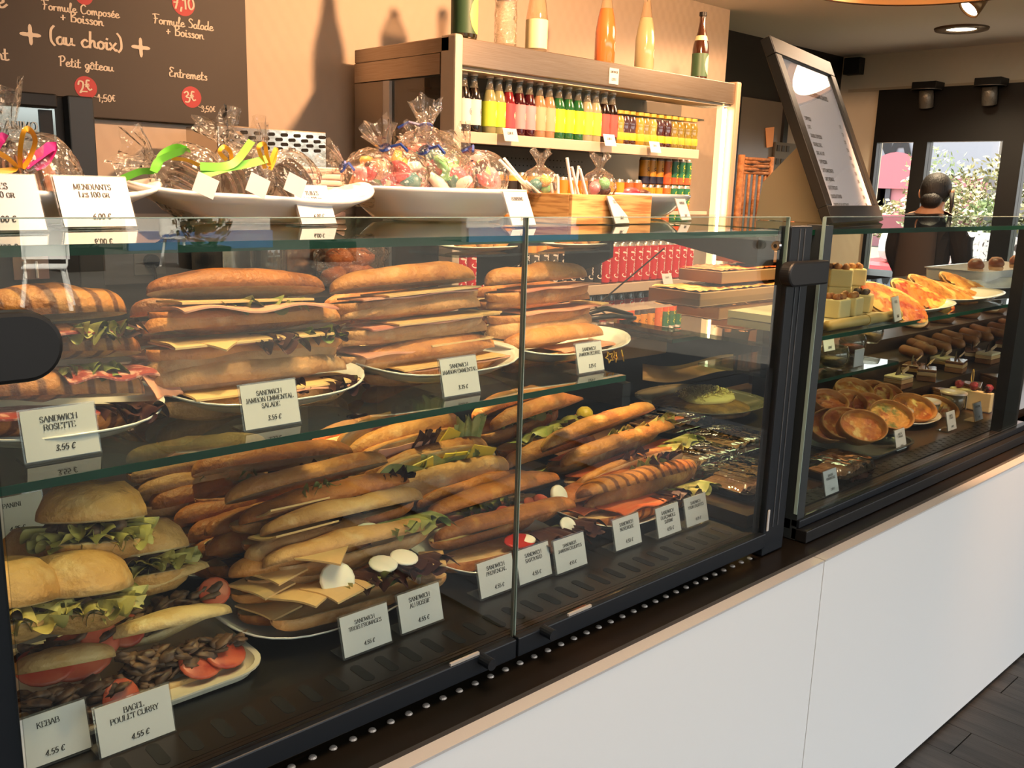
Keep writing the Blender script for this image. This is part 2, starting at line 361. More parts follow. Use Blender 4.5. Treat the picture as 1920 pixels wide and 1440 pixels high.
def text_mb(text, h, style='caps', thick=0.16, thin=0.06, align='c', slant=0.0, mb=None, ox=0.0, oy=0.0, space=0.08, z=0.0, smallcap=0.76):
    """flat stroke lettering in the local x,y plane; style caps (serif roman) or hand (chalk script)"""
    mb = mb or MB(); G = CAPS if style == 'caps' else HAND
    items = []; x = 0.0
    for ch in text:
        if ch == ' ': x += 0.34; continue
        sc = 1.0; c = ch
        if style == 'caps' and ch not in G and ch.upper() in G: c = ch.upper(); sc = smallcap
        if c not in G: x += 0.3; continue
        adv, strokes = G[c]; items.append((x, sc, strokes, c)); x += adv*sc + (space if style == 'caps' else 0.0)
    W = x; off = -W/2 if align == 'c' else (0 if align == 'l' else -W)
    for (x0, sc, strokes, c) in items:
        for st in strokes:
            pts = spline(st) if (style == 'hand' or c in 'CGOQSBDPRUJ023568€' and len(st) > 4) else st
            P = [((p[0]*sc+x0+off+slant*p[1]*sc)*h+ox, p[1]*sc*h+oy) for p in pts]
            segs = []
            for i in range(len(P)-1):
                a, b = P[i], P[i+1]; dx, dy = b[0]-a[0], b[1]-a[1]; L = math.hypot(dx, dy)
                if L < 1e-9: continue
                w = (thin+(thick-thin)*abs(dy)/L)*h*0.5; nx, ny = -dy/L*w, dx/L*w; ex, ey = dx/L*w*0.6, dy/L*w*0.6
                zz = z + 2e-5*(len(mb.f) % 9)
                mb.add([(a[0]+nx-ex, a[1]+ny-ey, zz), (a[0]-nx-ex, a[1]-ny-ey, zz), (b[0]-nx+ex, b[1]-ny+ey, zz), (b[0]+nx+ex, b[1]+ny+ey, zz)], [(0, 1, 2, 3)])
            if style == 'caps' and c.isalpha():
                for (e, q) in ((P[0], P[1]), (P[-1], P[-2])):
                    dx, dy = q[0]-e[0], q[1]-e[1]
                    if abs(dy) > 1.5*abs(dx) and abs(dy) > 0.3*h*sc:
                        w = 0.13*h*sc; t = 0.03*h
                        mb.add([(e[0]-w, e[1]-t, z), (e[0]+w, e[1]-t, z), (e[0]+w, e[1]+t, z), (e[0]-w, e[1]+t, z)], [(0, 1, 2, 3)])
    mb.width = W*h
    return mb
# ================================================================= MATERIALS
M_black = mat('black_paint', '#121213', 0.45, spec=0.35)
M_frame = mat('blue_black_paint', '#12171d', 0.4, spec=0.3)
M_dark = mat('dark_ledge', '#15130f', 0.28, col2='#241a12', nscale=3)
M_deck = mat('dark_deck', '#17140f', 0.35, col2='#1f1a14', nscale=2)
M_grille = mat('grille_metal', '#2a221b', 0.35, metal=0.3)
M_hole = mat('hole_dark', '#070605', 0.8)
M_white = mat('white_laminate', '#e4e5e4', 0.35)
M_alu = mat('brushed_aluminium', '#c3bfbb', 0.4, metal=0.2, bump=0.05, bscale=300)
M_steel = mat('brushed_steel', '#a89a8a', 0.33, metal=0.9, col2='#978775', nscale=30, stretch=(0.3, 0.3, 30))
M_chrome = mat('chrome', '#d0d0d0', 0.12, metal=1.0)
M_wall = None
M_plaster = mat('beige_paint', '#c9b79c', 0.8)
M_ceil = mat('ceiling_paint', '#efe6da', 0.85)
M_porcelain = mat('white_porcelain', '#eeebe6', 0.15, coat=0.4)
M_card = mat('white_card', '#cfcfd0', 0.6)
M_ink = mat('black_ink', '#2a2826', 0.7)
M_acryl = clear_mat('clear_acrylic', '#f2f2f2', refl=1.3, body='#dddddd', bodyfac=0.06)
M_glass = clear_mat('pane_glass', '#f1f5f2', refl=1.15)
M_shelf = clear_mat('shelf_glass', '#dfeae4', refl=1.3)
M_edge = mat('green_glass_edge', '#07301f', 0.35, col2='#0d4433', nscale=6, spec=0.25)
M_wood = mat('pine_wood', '#d9a566', 0.55, col2='#a8703a', nscale=9, stretch=(1.2, 1.2, 14), contrast=(0.45, 0.62))
M_kraft = mat('kraft_board', '#9a6f48', 0.75, col2='#8b623d', nscale=6)
M_mdf = mat('beige_board', '#b5a27f', 0.7)

def wallpaper(name, col, scale=1.0):
    m = mat(name, col, 0.75); n = m.node_tree; b = n.nodes['Principled BSDF']
    t = n.nodes.new('ShaderNodeTexCoord'); sp = n.nodes.new('ShaderNodeSeparateXYZ'); n.links.new(t.outputs['Object'], sp.inputs[0])
    def wave(sock, k, ph=0.0):
        a = n.nodes.new('ShaderNodeMath'); a.operation = 'MULTIPLY_ADD'; a.inputs[1].default_value = k; a.inputs[2].default_value = ph
        s = n.nodes.new('ShaderNodeMath'); s.operation = 'SINE'; n.links.new(sock, a.inputs[0]); n.links.new(a.outputs[0], s.inputs[0]); return s.outputs[0]
    ad = n.nodes.new('ShaderNodeMath'); ad.operation = 'ADD'; n.links.new(sp.outputs[0], ad.inputs[0]); n.links.new(sp.outputs[1], ad.inputs[1])
    mu = n.nodes.new('ShaderNodeMath'); mu.operation = 'MULTIPLY'
    n.links.new(wave(ad.outputs[0], 105*scale), mu.inputs[0]); n.links.new(wave(sp.outputs[2], 62*scale), mu.inputs[1])
    bp = n.nodes.new('ShaderNodeBump'); bp.inputs['Strength'].default_value = 0.06; bp.inputs['Distance'].default_value = 0.02
    n.links.new(mu.outputs[0], bp.inputs['Height']); n.links.new(bp.outputs[0], b.inputs['Normal']); return m
M_wall = wallpaper('embossed_wallpaper', '#cbb9a6')
M_wall2 = wallpaper('embossed_wallpaper_pale', '#e4d9c4', 0.8)

# ================================================================= SETTING
CEIL = 2.415
WY = 3.24; WX = 4.66; FX = 6.7
def structure(name, mb, m, **k):
    o = mb.build(name, m, **k); o['kind'] = 'structure'; return o
fl = structure('floor', MB().box(-1.75, FX+.35, -2.25, 3.75, -0.12, -0.012), mat('floor_grout', '#191613', 0.7))
M_plank = mat('dark_oak_plank', '#46423e', 0.5, col2='#2c2a28', nscale=5, stretch=(6, 0.6, 1), rnd=0.35, bump=0.15, bscale=30)
random.seed(3)
pm = {}
for ln in (1.1, 0.85):
    mbp = MB().box(-0.069, 0.069, 0, ln-0.003, -0.012, 0.0)
    o = mbp.build('plank', M_plank, bevel=0.0); pm[ln] = o.data; bpy.data.objects.remove(o)
for i in range(22):
    y = -0.9 - random.random()*0.9; x = 1.95 + i*0.14
    while y < 0.84:
        ln = random.choice((1.1, 0.85))
        o = bpy.data.objects.new('plank', pm[ln]); COL.objects.link(o); o.parent = fl; o.location = (x, y, 0); y += ln
structure('wall_back', MB().box(-1.6, WX, WY, WY+0.12, -.02, CEIL), M_wall)
structure('wall_recess', MB().box(WX-0.05, FX, 3.62, 3.7, -.02, CEIL).box(WX-0.06, WX, WY+0.12, 3.62, -.02, CEIL), mat('recess_black', '#15120f', 0.5))
structure('wall_left', MB().box(-1.7, -1.6, -2.2, WY, -.02, CEIL), M_plaster)
structure('ceiling', MB().box(-1.7, FX+0.1, -2.3, 3.75, CEIL, CEIL+0.15), M_ceil)
# far wall with its window opening (black frames, three lights)
wr = MB()
wr.box(FX, FX+0.12, -2.2, 3.7, 2.165, CEIL).box(FX, FX+0.12, 3.30, 3.7, -.02, 2.165).box(FX, FX+0.12, -2.2, 3.30, -.02, 0.80)
structure('wall_right', wr, M_wall2)
structure('trim_far', MB().box(FX-0.012, FX, -2.2, 3.55, 2.158, 2.178), M_plaster)
wf = tag(MB().box(FX-0.03, FX+0.05, 0.4, 3.30, 1.79, 2.158).build('window_1', M_black), kind='structure')
M_win = clear_mat('window_glass', '#ffffff', refl=0.6)
for (y0, y1) in ((2.90, 3.00), (2.27, 2.40), (1.62, 1.72)):
    MB().box(FX-0.04, FX+0.06, y0, y1, 0.80, 1.79).build('window_mullion', M_black, wf)
MB().box(FX-0.03, FX+0.05, 3.272, 3.30, 0.80, 1.79).build('window_mullion', M_black, wf)
MB().box(FX-0.02, FX+0.04, 0.4, 3.27, 0.80, 0.86).build('window_rail', M_black, wf)
for (y0, y1) in ((3.0, 3.272), (2.40, 2.90), (1.72, 2.27)):
    MB().box(FX+0.005, FX+0.015, y0, y1, 0.86, 1.79).build('window_pane', M_win, wf)
structure('wall_far_dark', MB().box(FX-0.02, FX+0.06, -2.2, 1.62, -.02, 2.158), M_black)
# recess: grey glazed door, frame, note
M_greyglass = mat('grey_door_panel', '#5d564c', 0.3, col2='#544d44', nscale=2)
a = at(1386, 163, Y=3.6); b_ = at(1468, 176, Y=3.6); c_ = at(1475, 176, Y=3.6)
dr = tag(MB().box(a.x, b_.x, 3.59, 3.615, 0.0, 2.02).build('door_1', M_greyglass), kind='structure')
MB().box(a.x-0.05, a.x, 3.57, 3.615, 0, 2.06).build('door_frame', M_black, dr)
MB().box(b_.x, c_.x+0.01, 3.57, 3.615, 0, 2.06).build('door_frame', M_black, dr)
MB().box(c_.x+0.012, c_.x+0.17, 3.592, 3.612, 0.0, 2.02).build('door_leaf', mat('grey_door_panel_pale', '#7a7062', 0.4), dr)
p0 = at(1436, 240, Y=3.58); p1 = at(1452, 238, Y=3.58); p2 = at(1449, 275, Y=3.58); p3 = at(1438, 277, Y=3.58)
nt_ = MB().prism([p0, p3, p2, p1], (0, 0.004, 0)).build('paper_note', mat('salmon_paper', '#c98a5c', 0.8))
tag(nt_, 'small salmon paper note stuck on the grey glazed door', 'note')
q0 = at(1456, 266, Y=3.56); q1 = at(1497, 266, Y=3.56); q2 = at(1497, 345, Y=3.56)
nb = MB().box(q0.x, q1.x, 3.566, 3.58, q2.z, q0.z).build('notice_board', mat('notice_grey', '#4c463d', 0.6))
tag(nb, 'dim grey notice grid hanging beside the glazed door', 'notice')
k = MB()
for i in range(3):
    for j in range(3): k.box(q0.x+0.02+i*0.06, q0.x+0.055+i*0.06, 3.560, 3.5655, q0.z-0.06-j*0.09, q0.z-0.02-j*0.09)
k.build('notice_cells', mat('notice_dark', '#26221d', 0.6), nb)['kind'] = 'stuff'
# speaker
s0 = at(1583, 109, X=6.62); s1 = at(1610, 138, X=6.62)
sp = thing('wall_speaker', 'small black box speaker high in the far corner under the ceiling', 'speaker', (6.62, (s0.y+s1.y)/2, (s0.z+s1.z)/2))
hw = abs(s0.y-s1.y)/2; hh = abs(s0.z-s1.z)/2
MB().box(0.0, 0.08, -hw, hw, -hh, hh).build('cabinet', M_black, sp, bevel=0.004)
MB().box(-0.008, 0.0, -hw*0.9, hw*0.9, -hh*0.9, hh*0.9).build('grille', mat('speaker_cloth', '#0e0d0c', 0.9, bump=0.4, bscale=400), sp)
# track spots on the far wall
for (px, py, lab) in ((1737, 168, 'grey cylinder wall spot above the window, left of the pair'), (1856, 161, 'grey cylinder wall spot above the window, right of the pair')):
    c = at(px, py, X=6.6); t = thing('wall_spot', lab, 'spotlight', c, group='unlit spots over the window')
    MB().box(-0.05, 0.09, -0.085, 0.085, 0.0, 0.05).build('base_plate', M_black, t, bevel=0.004)
    MB().lathe([(0.10, -0.004), (0.10, 0.0), (0.02, 0.0)], 20).build('shade_ring', mat('grey_metal', '#6d6459', 0.4, metal=0.5), t)
    MB().lathe([(0.0, -0.004), (0.046, -0.004), (0.048, -0.05), (0.047, -0.12), (0.043, -0.122), (0.04, -0.05), (0, -0.05)], 20).build('spot_body', mat('grey_metal_ring', '#8a8378', 0.4, metal=0.6, bump=0.3, bscale=90), t, smooth=True, rot=(0, radians(-14), 0))
# recessed downlight and adjustable spot
M_bulb = mat('lamp_glow', '#fff2d8', 0.5, emit='#fff0cf', estr=9.0)
c = at(1803, 53, Z=CEIL)
t = thing('recessed_downlight', 'round lit downlight recessed in the beige ceiling', 'downlight', c)
MB().lathe([(0.155, 0.0), (0.15, -0.012), (0.09, -0.012), (0.085, 0.0)], 28).build('trim_ring', mat('brown_metal', '#6f5a45', 0.4, metal=0.4), t, smooth=True)
MB().disc((0, 0, -0.004), 0.086, 28).build('lamp_face', M_bulb, t)
light('SPOT', 'downlight_lamp', (c.x, c.y, CEIL-0.03), 150, (1, .78, .5), target=(c.x, c.y, 0), size=.06, angle=130, blend=.8)
c = at(1832, 8, Z=2.32)
t = thing('ceiling_spot', 'lit adjustable brass spot hanging under the ceiling', 'spotlight', (c.x, c.y, CEIL))
MB().lathe([(0.0, 0.0), (0.06, 0.0), (0.06, -0.02), (0.012, -0.02), (0.012, -0.06), (0, -0.06)], 20).build('mount', mat('brass_metal', '#a3815a', 0.35, metal=0.7), t)
Mh = Matrix.Translation((0, 0, -0.075)) @ Euler((radians(25), radians(35), 0)).to_matrix().to_4x4()
MB().lathe([(0.0, 0.06), (0.035, 0.05), (0.05, -0.02), (0.056, -0.06), (0.05, -0.06), (0.046, -0.05)], 24, M=Mh).build('spot_head', MATS['brass_metal'], t, smooth=True)
MB().disc((0, 0, -0.052), 0.047, 24, M=Mh).build('lamp_face', M_bulb, t)
# big round pendant drum
t = thing('drum_pendant_lamp', 'large round drum ceiling lamp glowing orange with a dark rim', 'lamp', (4.1, 1.85, CEIL))
MB().lathe([(0.546, -0.005), (0.552, -0.115), (0.536, -0.118), (0.536, -0.112)], 64).build('drum_shade', mat('drum_brown', '#3a2a1e', 0.5), t, smooth=True)
MB().lathe([(0.535, -0.112), (0.535, -0.005), (0.0, -0.005)], 64).build('inner_lining', mat('drum_lining', '#e6c79c', 0.7), t, smooth=True)
MB().lathe([(0.0, -0.045), (0.25, -0.045), (0.25, -0.020), (0.0, -0.020)], 40).build('lamp_disc', mat('drum_glow', '#e8b47a', 0.6, emit='#f0aa62', estr=5.0), t)
ld = light('AREA', 'drum_light', (0, 0, -0.12), 22, (1.0, .74, .50)); ld.data.shape = 'DISK'; ld.data.size = .95; ld.parent = t
t2 = dup_tree(t, loc=(0.85, 0.62, CEIL), label='added unseen drum ceiling lamp giving warm fill light over the counter')  # copy added out of view as warm fill for the case
# the ceiling spots that light the counter
for i, (p, tg, e, ang) in enumerate(SPOTS):
    t = thing('counter_spot', 'warm recessed ceiling spot over the food counter, %s along the row' % ('first', 'second', 'third', 'fourth', 'fifth', 'sixth', 'seventh', 'eighth', 'ninth', 'tenth', 'eleventh', 'twelfth', 'thirteenth')[i], 'spotlight', (p[0], p[1], CEIL), group='warm spots over the counter')
    MB().lathe([(0.07, -0.001), (0.068, -0.012), (0.045, -0.012), (0.043, -0.003)], 20).build('trim_ring', MATS['brown_metal'], t, smooth=True)
    L = light('SPOT', 'spot_lamp', (0, 0, p[2]-CEIL), e, WARM, size=0.035, angle=ang, blend=0.6, parent=None)
    L.rotation_euler = (Vector(tg)-Vector(p)).to_track_quat('-Z', 'Y').to_euler(); L.parent = t
# outside the street front: pavement, low white wall, shrubs and a white chair (seen mirrored in the panes)
structure('ground_terrace', MB().box(-25, 25, -40, -2.2, -0.12, -0.01), mat('pale_paving', '#4e4a45', 0.85, col2='#423f3a', nscale=1.5))

# ================================================================= COUNTER
PY = 0.90
ct = thing('serving_counter', 'white laminate serving counter with black top ledge along the front', 'counter', (1.6, 0.85, 0))
def lo(mb, name, m, root, **k):
    """build with world coordinates and parent to an unrotated root"""
    o = mb.build(name, m, root, **k); o.location = -Vector(root.location); return o
lo(MB().box(-0.9, 1.6268, 0.813, 0.835, 0.012, 0.690), 'front_panel', M_white, ct)
lo(MB().box(1.6302, 4.3, 0.813, 0.835, 0.012, 0.690), 'front_panel', M_white, ct)
for (x0, x1) in ((-0.9, 1.6268), (1.6302, 4.3)):
    lo(MB().box(x0, x1, 0.812, 0.836, 0.6905, 0.6945), 'edge_trim', M_alu, ct)
lo(MB().box(-0.9, 4.3, 0.845, 1.75, 0.0, 0.66), 'carcass', M_black, ct)
lo(MB().box(-0.9, 4.3, 0.836, 0.965, 0.662, 0.702), 'black_ledge', M_dark, ct)
MST = mat('stud_steel', '#b9b4ae', 0.35, metal=0.3)
st = MB().lathe([(0, 0.0025), (0.004, 0.002), (0.0055, 0.0)], 10).build('ledge_stud', MST, ct)
me_st = st.data; bpy.data.objects.remove(st)
x = 0.30
e0 = at(546, 1437, Z=0.703); e1 = at(975, 1242, Z=0.703); e2 = at(1410, 1044, Z=0.703)
n1 = 13; dx = (e1.x-e0.x)/n1
for i in range(-6, int((e2.x-e0.x)/dx)+1):
    o = bpy.data.objects.new('ledge_stud', me_st); COL.objects.link(o); o.parent = ct
    o.location = Vector((e0.x+i*dx, e0.y+(e2.y-e0.y)*(i*dx)/(e2.x-e0.x), 0.702)) - Vector(ct.location)

def display_case(name, label, x0, x1, panes, back=1.66):
    t = thing(name, label, 'display case', ((x0+x1)/2, 1.2, 0.70)); return t
# ---- left case
XL, XJ, XR = 0.207, 0.8615, 1.5235
lc = thing('display_case', 'glass food display case with two front panes full of sandwiches', 'display case', (0.86, 0.95, 0.703))
RB = 0.7215
for (x0, x1, kx) in ((XL-0.09, XJ-0.002, (920, 1245)), (XJ+0.002, XR+0.005, (1035, 1190))):
    r_ = lo(MB().box(x0, x1, 0.888, 0.906, RB, 0.752), 'pane_rail', M_frame, lc, bevel=0.002)
    kp = at(*kx, Y=0.87)
    kb = MB().tube([(kp.x, 0.890, kp.z), (kp.x, 0.866, kp.z)], 0.0085, 14).build('rail_knob', M_frame, r_, smooth=False)
    lo(MB().box(x0 if x0 > 0.3 else XL, x1, 0.897, 0.901, 0.753, 1.3606), 'front_pane', M_glass, lc)
lo(MB().box(XJ-0.0030, XJ-0.002, 0.8965, 0.9015, 0.753, 1.3606), 'pane_edge', mat('dull_glass_edge', '#5a5a4c', 0.2), lc)
lo(MB().box(XJ+0.002, XJ+0.0030, 0.8965, 0.9015, 0.753, 1.3606), 'pane_edge', mat('bright_glass_edge', '#8fa39a', 0.2), lc)
lo(MB().box(XR-0.002, XR+0.0005, 0.8955, 0.9025, 1.25, 1.3606), 'pane_edge', MATS['bright_glass_edge'], lc)
lo(MB().box(XL, XR, 0.8962, 0.9018, 1.3607, 1.3618), 'pane_top_edge', MATS['bright_glass_edge'], lc)
# posts
lo(MB().box(XL-0.10, XL, 0.906, 1.0, 0.704, 1.33), 'corner_post', M_frame, lc, bevel=0.003)
px_ = MB(); 
lo(MB().box(XR, XR+0.075, 0.89, 0.918, 0.704, 1.345), 'corner_post', M_frame, lc, bevel=0.003)
lo(MB().box(XR+0.028, XR+0.0295, 0.8885, 0.8899, 0.76, 1.34).box(XR+0.045, XR+0.0465, 0.8885, 0.8899, 0.76, 1.34), 'post_groove', mat('groove_grey', '#4a4f55', 0.4), lc)
cl = lo(MB().box(XR+0.004, XR+0.010, 0.8868, 0.8885, 0.757, 0.80), 'corner_clip', M_alu, lc)
for (a0, a1) in ((832, 893), (1053, 1110)):
    p0 = at(a0, 1240 if a0 < 900 else 1148, Z=0.7535); p1 = at(a1, 1222 if a0 < 900 else 1137, Z=0.7535)
    lo(MB().box(p0.x, p1.x, 0.889, 0.893, 0.7521, 0.756), 'rail_clip', mat('pale_clip', '#a9a39a', 0.5), lc)
# round pane clamps (rounded tongues)
def clamp(cx, cz, sgn, r):
    pts = []
    for i in range(17):
        a = -pi/2 + pi*i/16; pts.append((cx+sgn*r*cos(a), 0.866, cz+r*sin(a)))
    pts += [(cx-sgn*0.12, 0.866, cz+r), (cx-sgn*0.12, 0.866, cz-r)]
    return lo(MB().prism(pts, (0, 0.024, 0)), 'pane_clamp', M_black, lc, bevel=0.004)
c = at(55, 648, Y=0.875); clamp(c.x-0.005, c.z, 1, 0.0315)
c = at(1482, 515, Y=0.875); clamp(c.x+0.005, c.z, -1, 0.0225)
# shelves
def glass_shelf(root, x0, x1, y0, y1, z0, z1, nm='glass_shelf'):
    lo(MB().box(x0, x1, y0+0.0012, y1, z0, z1), nm, M_shelf, root)
    lo(MB().box(x0, x1, y0, y0+0.001, z0, z1), 'shelf_edge', M_edge, root)
TZ = 1.336; SZ = 1.083; DZ = 0.745
glass_shelf(lc, XL-0.05, XR-0.002, 0.917, 1.62, TZ-0.0105, TZ, 'top_glass')
glass_shelf(lc, XL-0.05, 1.225, 1.012, 1.60, SZ-0.010, SZ)
lo(MB().box(1.203, 1.2245, 1.0, 1.60, SZ-0.052, SZ-0.0105), 'shelf_bracket', M_black, lc)
lo(MB().box(XL-0.10, XR, 0.965, 1.75, DZ-0.03, DZ-0.002), 'deck', M_deck, lc)
lo(MB().prism([(XR-.06, .92, 1.272), (XR-.06, 1.22, 1.318), (XR-.06, 1.22, 1.3245), (XR-.06, .92, 1.3245)], (.056, 0, 0)), 'top_rail', mat('rail_brown', '#2b2520', 0.4), lc)
p = at(1457, 461, X=XR-0.06)
lo(MB().tube([(XR-0.066, p.y, p.z), (XR-0.059, p.y, p.z)], 0.0085, 16), 'bolt', M_chrome, lc)
lo(MB().tube([(XR-0.0665, p.y, p.z), (XR-0.064, p.y, p.z)], 0.0035, 10), 'bolt_recess', M_hole, lc)
# slotted air grille along the front of the deck
def grille(root, x0, x1, y0, y1, z, pitch, slotw, rows=1):
    lo(MB().box(x0, x1, y0, y1, z-0.004, z), 'air_grille', M_grille, root)
    rh = (y1-y0)/rows; hl_ = rh*(0.36 if rows == 1 else 0.26); me = None; W = slotw/2
    for r in range(rows):
        yc = y0+(r+.5)*rh; x = x0+pitch*(0.5 if r % 2 else 1.0)
        while x < x1-pitch*.4:
            if me is None:
                if rows == 1: pts = [(W*cos(a), (hl_-W if sin(a) > 0 else W-hl_)+W*sin(a), 0) for a in [2*pi*(k+.5)/12 for k in range(12)]]
                else: pts = [((W-hl_ if cos(a) > 0 else hl_-W)*-1+hl_*cos(a), hl_*sin(a), 0) for a in [2*pi*(k+.5)/12 for k in range(12)]]
                o = MB().prism(pts, (0, 0, .0006)).build('slot', M_hole, root); me = o.data
            else: o = bpy.data.objects.new('slot', me); COL.objects.link(o); o.parent = root
            o.location = Vector((x, yc, z))-Vector(root.location); x += pitch
grille(lc, XL-0.05, XR-0.01, 0.928, 0.995, DZ+0.001, 0.0402, 0.016)
lo(MB().box(XL-0.05, XR-0.01, 0.908, 0.914, DZ-0.012, DZ+0.006).box(XL-0.05, XR-0.01, 0.919, 0.924, DZ-0.012, DZ+0.003), 'pane_track', mat('track_brown', '#3a2b1f', 0.3, metal=0.5), lc)
lo(MB().box(XL-0.10, XR, 1.745, 1.765, 0.70, 0.80), 'back_rail', M_black, lc)
# ---- right case
X2, X3 = 1.655, 2.80
rc = thing('display_case', 'second glass display case with pastries, quiches and pizza breads', 'display case', (2.2, 0.95, 0.703))
lo(MB().box(XR+0.079, XR+0.083, 0.905, 0.925, 0.704, 1.335), 'side_edge', mat('brown_edge', '#7a5a3c', 0.3), rc)
lo(MB().box(X2-0.05, X2-0.0, 0.93, 0.95, 0.704, 1.335), 'corner_post', M_black, rc)
lo(MB().box(X2, X2+0.028, 0.895, 0.935, 0.704, 1.345), 'corner_post', mat('slate_frame', '#272c2e', 0.4), rc)
lo(MB().box(X3, X3+0.12, 0.903, 0.935, 0.704, 1.325), 'corner_post', mat('brown_black', '#1d1916', 0.45), rc)
lo(MB().box(X2, 4.2, 0.870, 0.906, 0.704, 0.730), 'front_rail', M_black, rc, bevel=0.002)
lo(MB().box(X2, 4.2, 0.888, 0.908, 0.731, 0.748), 'front_rail', M_frame, rc, bevel=0.002)
lo(MB().box(X2, X3+0.1, 0.8965, 0.9015, 0.749, 1.3606), 'front_pane', M_glass, rc)
lo(MB().box(X2, X3+0.1, 0.8962, 0.9018, 1.3607, 1.3618), 'pane_top_edge', MATS['bright_glass_edge'], rc)
lo(MB().box(X2-0.0022, X2-0.0002, 0.8955, 0.9025, 0.76, 1.3606), 'pane_edge', MATS['bright_glass_edge'], rc)
glass_shelf(rc, X2-0.06, 4.2, 0.917, 1.62, TZ-0.0105, TZ, 'top_glass')
glass_shelf(rc, X2+0.03, 3.9, 1.0, 1.62, 1.0855, 1.095)
glass_shelf(rc, 2.2, 2.74, 1.20, 1.55, 0.905, 0.914)
lo(MB().box(2.5, 2.52, 1.5, 1.55, DZ, 0.9045).box(2.72, 2.74, 1.5, 1.56, DZ, 0.9045), 'shelf_leg', M_black, rc)
M_deck2 = mat('brown_steel_deck', '#5a4636', 0.3, metal=0.55)
lo(MB().box(X2-0.05, 5.0, 0.98, 1.75, DZ-0.03, DZ-0.002), 'deck', M_deck2, rc)
grille(rc, X2, 3.0, 0.935, 0.985, DZ+0.001, 0.030, 0.018, rows=3)
lo(MB().box(X2, 3.0, 0.909, 0.930, DZ-0.02, DZ), 'pane_track', M_deck2, rc)
for xx in (2.72,):
    lo(MB().box(xx, xx+0.03, 1.62, 1.66, 0.75, 1.325), 'back_post', M_black, rc)
# ================================================================= FOOD BUILDERS
def bread_mat(name, base, dark, flour, grill=False):
    if name in MATS: return MATS[name]
    m = mat(name, base, 0.55, col2=dark, nscale=14, contrast=(0.42, 0.72), bump=0.4, bscale=110, col3=flour, n3=22, c3=(0.56, 0.75), rnd=0.10, sss=0.0)
    n = m.node_tree; b = n.nodes['Principled BSDF']
    src = b.inputs['Base Color'].links[0].from_socket
    t = n.nodes.new('ShaderNodeTexCoord')
    if grill:
        sp = n.nodes.new('ShaderNodeSeparateXYZ'); n.links.new(t.outputs['Object'], sp.inputs[0])
        a = n.nodes.new('ShaderNodeMath'); a.operation = 'MULTIPLY_ADD'; a.inputs[1].default_value = 0.55
        n.links.new(sp.outputs[1], a.inputs[0]); n.links.new(sp.outputs[0], a.inputs[2])
        k = n.nodes.new('ShaderNodeMath'); k.operation = 'MULTIPLY'; k.inputs[1].default_value = 230.0; n.links.new(a.outputs[0], k.inputs[0])
        s = n.nodes.new('ShaderNodeMath'); s.operation = 'SINE'; n.links.new(k.outputs[0], s.inputs[0])
        r = n.nodes.new('ShaderNodeMapRange'); r.inputs[1].default_value = 0.25; r.inputs[2].default_value = 0.75; r.inputs[4].default_value = 0.85
        n.links.new(s.outputs[0], r.inputs[0])
        mx = n.nodes.new('ShaderNodeMix'); mx.data_type = 'RGBA'; n.links.new(r.outputs[0], mx.inputs[0]); n.links.new(src, mx.inputs[6])
        mx.inputs[7].default_value = (*lin('#5a2a10'), 1); n.links.new(mx.outputs[2], b.inputs['Base Color'])
    return m
CR = {
 'gold': (bread_mat('crust_gold', '#d48e49', '#a55f2a', '#dfab74'), mat('crumb', '#e2c79c', 0.8, col2='#d2ad7c', nscale=30, bump=0.3, bscale=150)),
 'pale': (bread_mat('crust_pale', '#d39d66', '#ab753f', '#dfb98a'), MATS['crumb']),
 'brown': (bread_mat('crust_brown', '#b86c2e', '#844619', '#cc8c48'), MATS['crumb']),
 'toast': (bread_mat('crust_toast', '#b47a35', '#6b3a14', '#d6a860'), MATS['crumb']),
 'grill': (bread_mat('crust_grilled', '#c27c38', '#935322', '#d09650', grill=True), MATS['crumb']),
 'bagel': (bread_mat('crust_bagel', '#dfaa64', '#c28844', '#e6bc80'), MATS['crumb']),
 'pita': (bread_mat('crust_pita', '#e2bf86', '#c99a58', '#ead0a0'), MATS['crumb']),
}
M_salad = mat('lettuce_green', '#82904a', 0.5, col2='#b4b070', nscale=18, contrast=(0.4, 0.6), col3='#4a5e2c', n3=40, c3=(0.6, 0.7))
M_saladp = mat('lettuce_red', '#3b1d22', 0.5, col2='#55352c', nscale=22, contrast=(0.4, 0.65), col3='#6d7a3c', n3=14, c3=(0.62, 0.7))
M_cheese = mat('emmental', '#e3bf88', 0.5, col2='#dab078', nscale=6)
M_cheesey = mat('yellow_cheese', '#e8c440', 0.5)
M_ham = mat('cooked_ham', '#dc9a80', 0.45, col2='#e5ad93', nscale=14, col3='#c97f6c', n3=9)
M_raw = mat('cured_ham', '#a84a3a', 0.4, col2='#c4705a', nscale=20, col3='#e0b8a0', n3=12)
M_salami = mat('salami', '#a0443a', 0.4, col2='#d9a08c', nscale=90, contrast=(0.5, 0.6), col3='#7a2a26', n3=40)
M_tomato = mat('tomato', '#b5432c', 0.35, col2='#cc6a4a', nscale=30, col3='#9c2f20', n3=18)
M_egg = mat('mozzarella', '#f3efe2', 0.35, sss=0.1)
M_salmon = mat('smoked_salmon', '#d9623a', 0.35, col2='#e08a60', nscale=16, stretch=(1, 5, 1), coat=0.2)
M_meat = mat('kebab_meat', '#4e3729', 0.5, col2='#7c5d44', nscale=45, contrast=(0.4, 0.6), col3='#34211a', n3=30)
M_cuke = mat('avocado_slice', '#6d8038', 0.4, col2='#b9b95a', nscale=20)
M_pickle = mat('red_pepper', '#b5291c', 0.25)

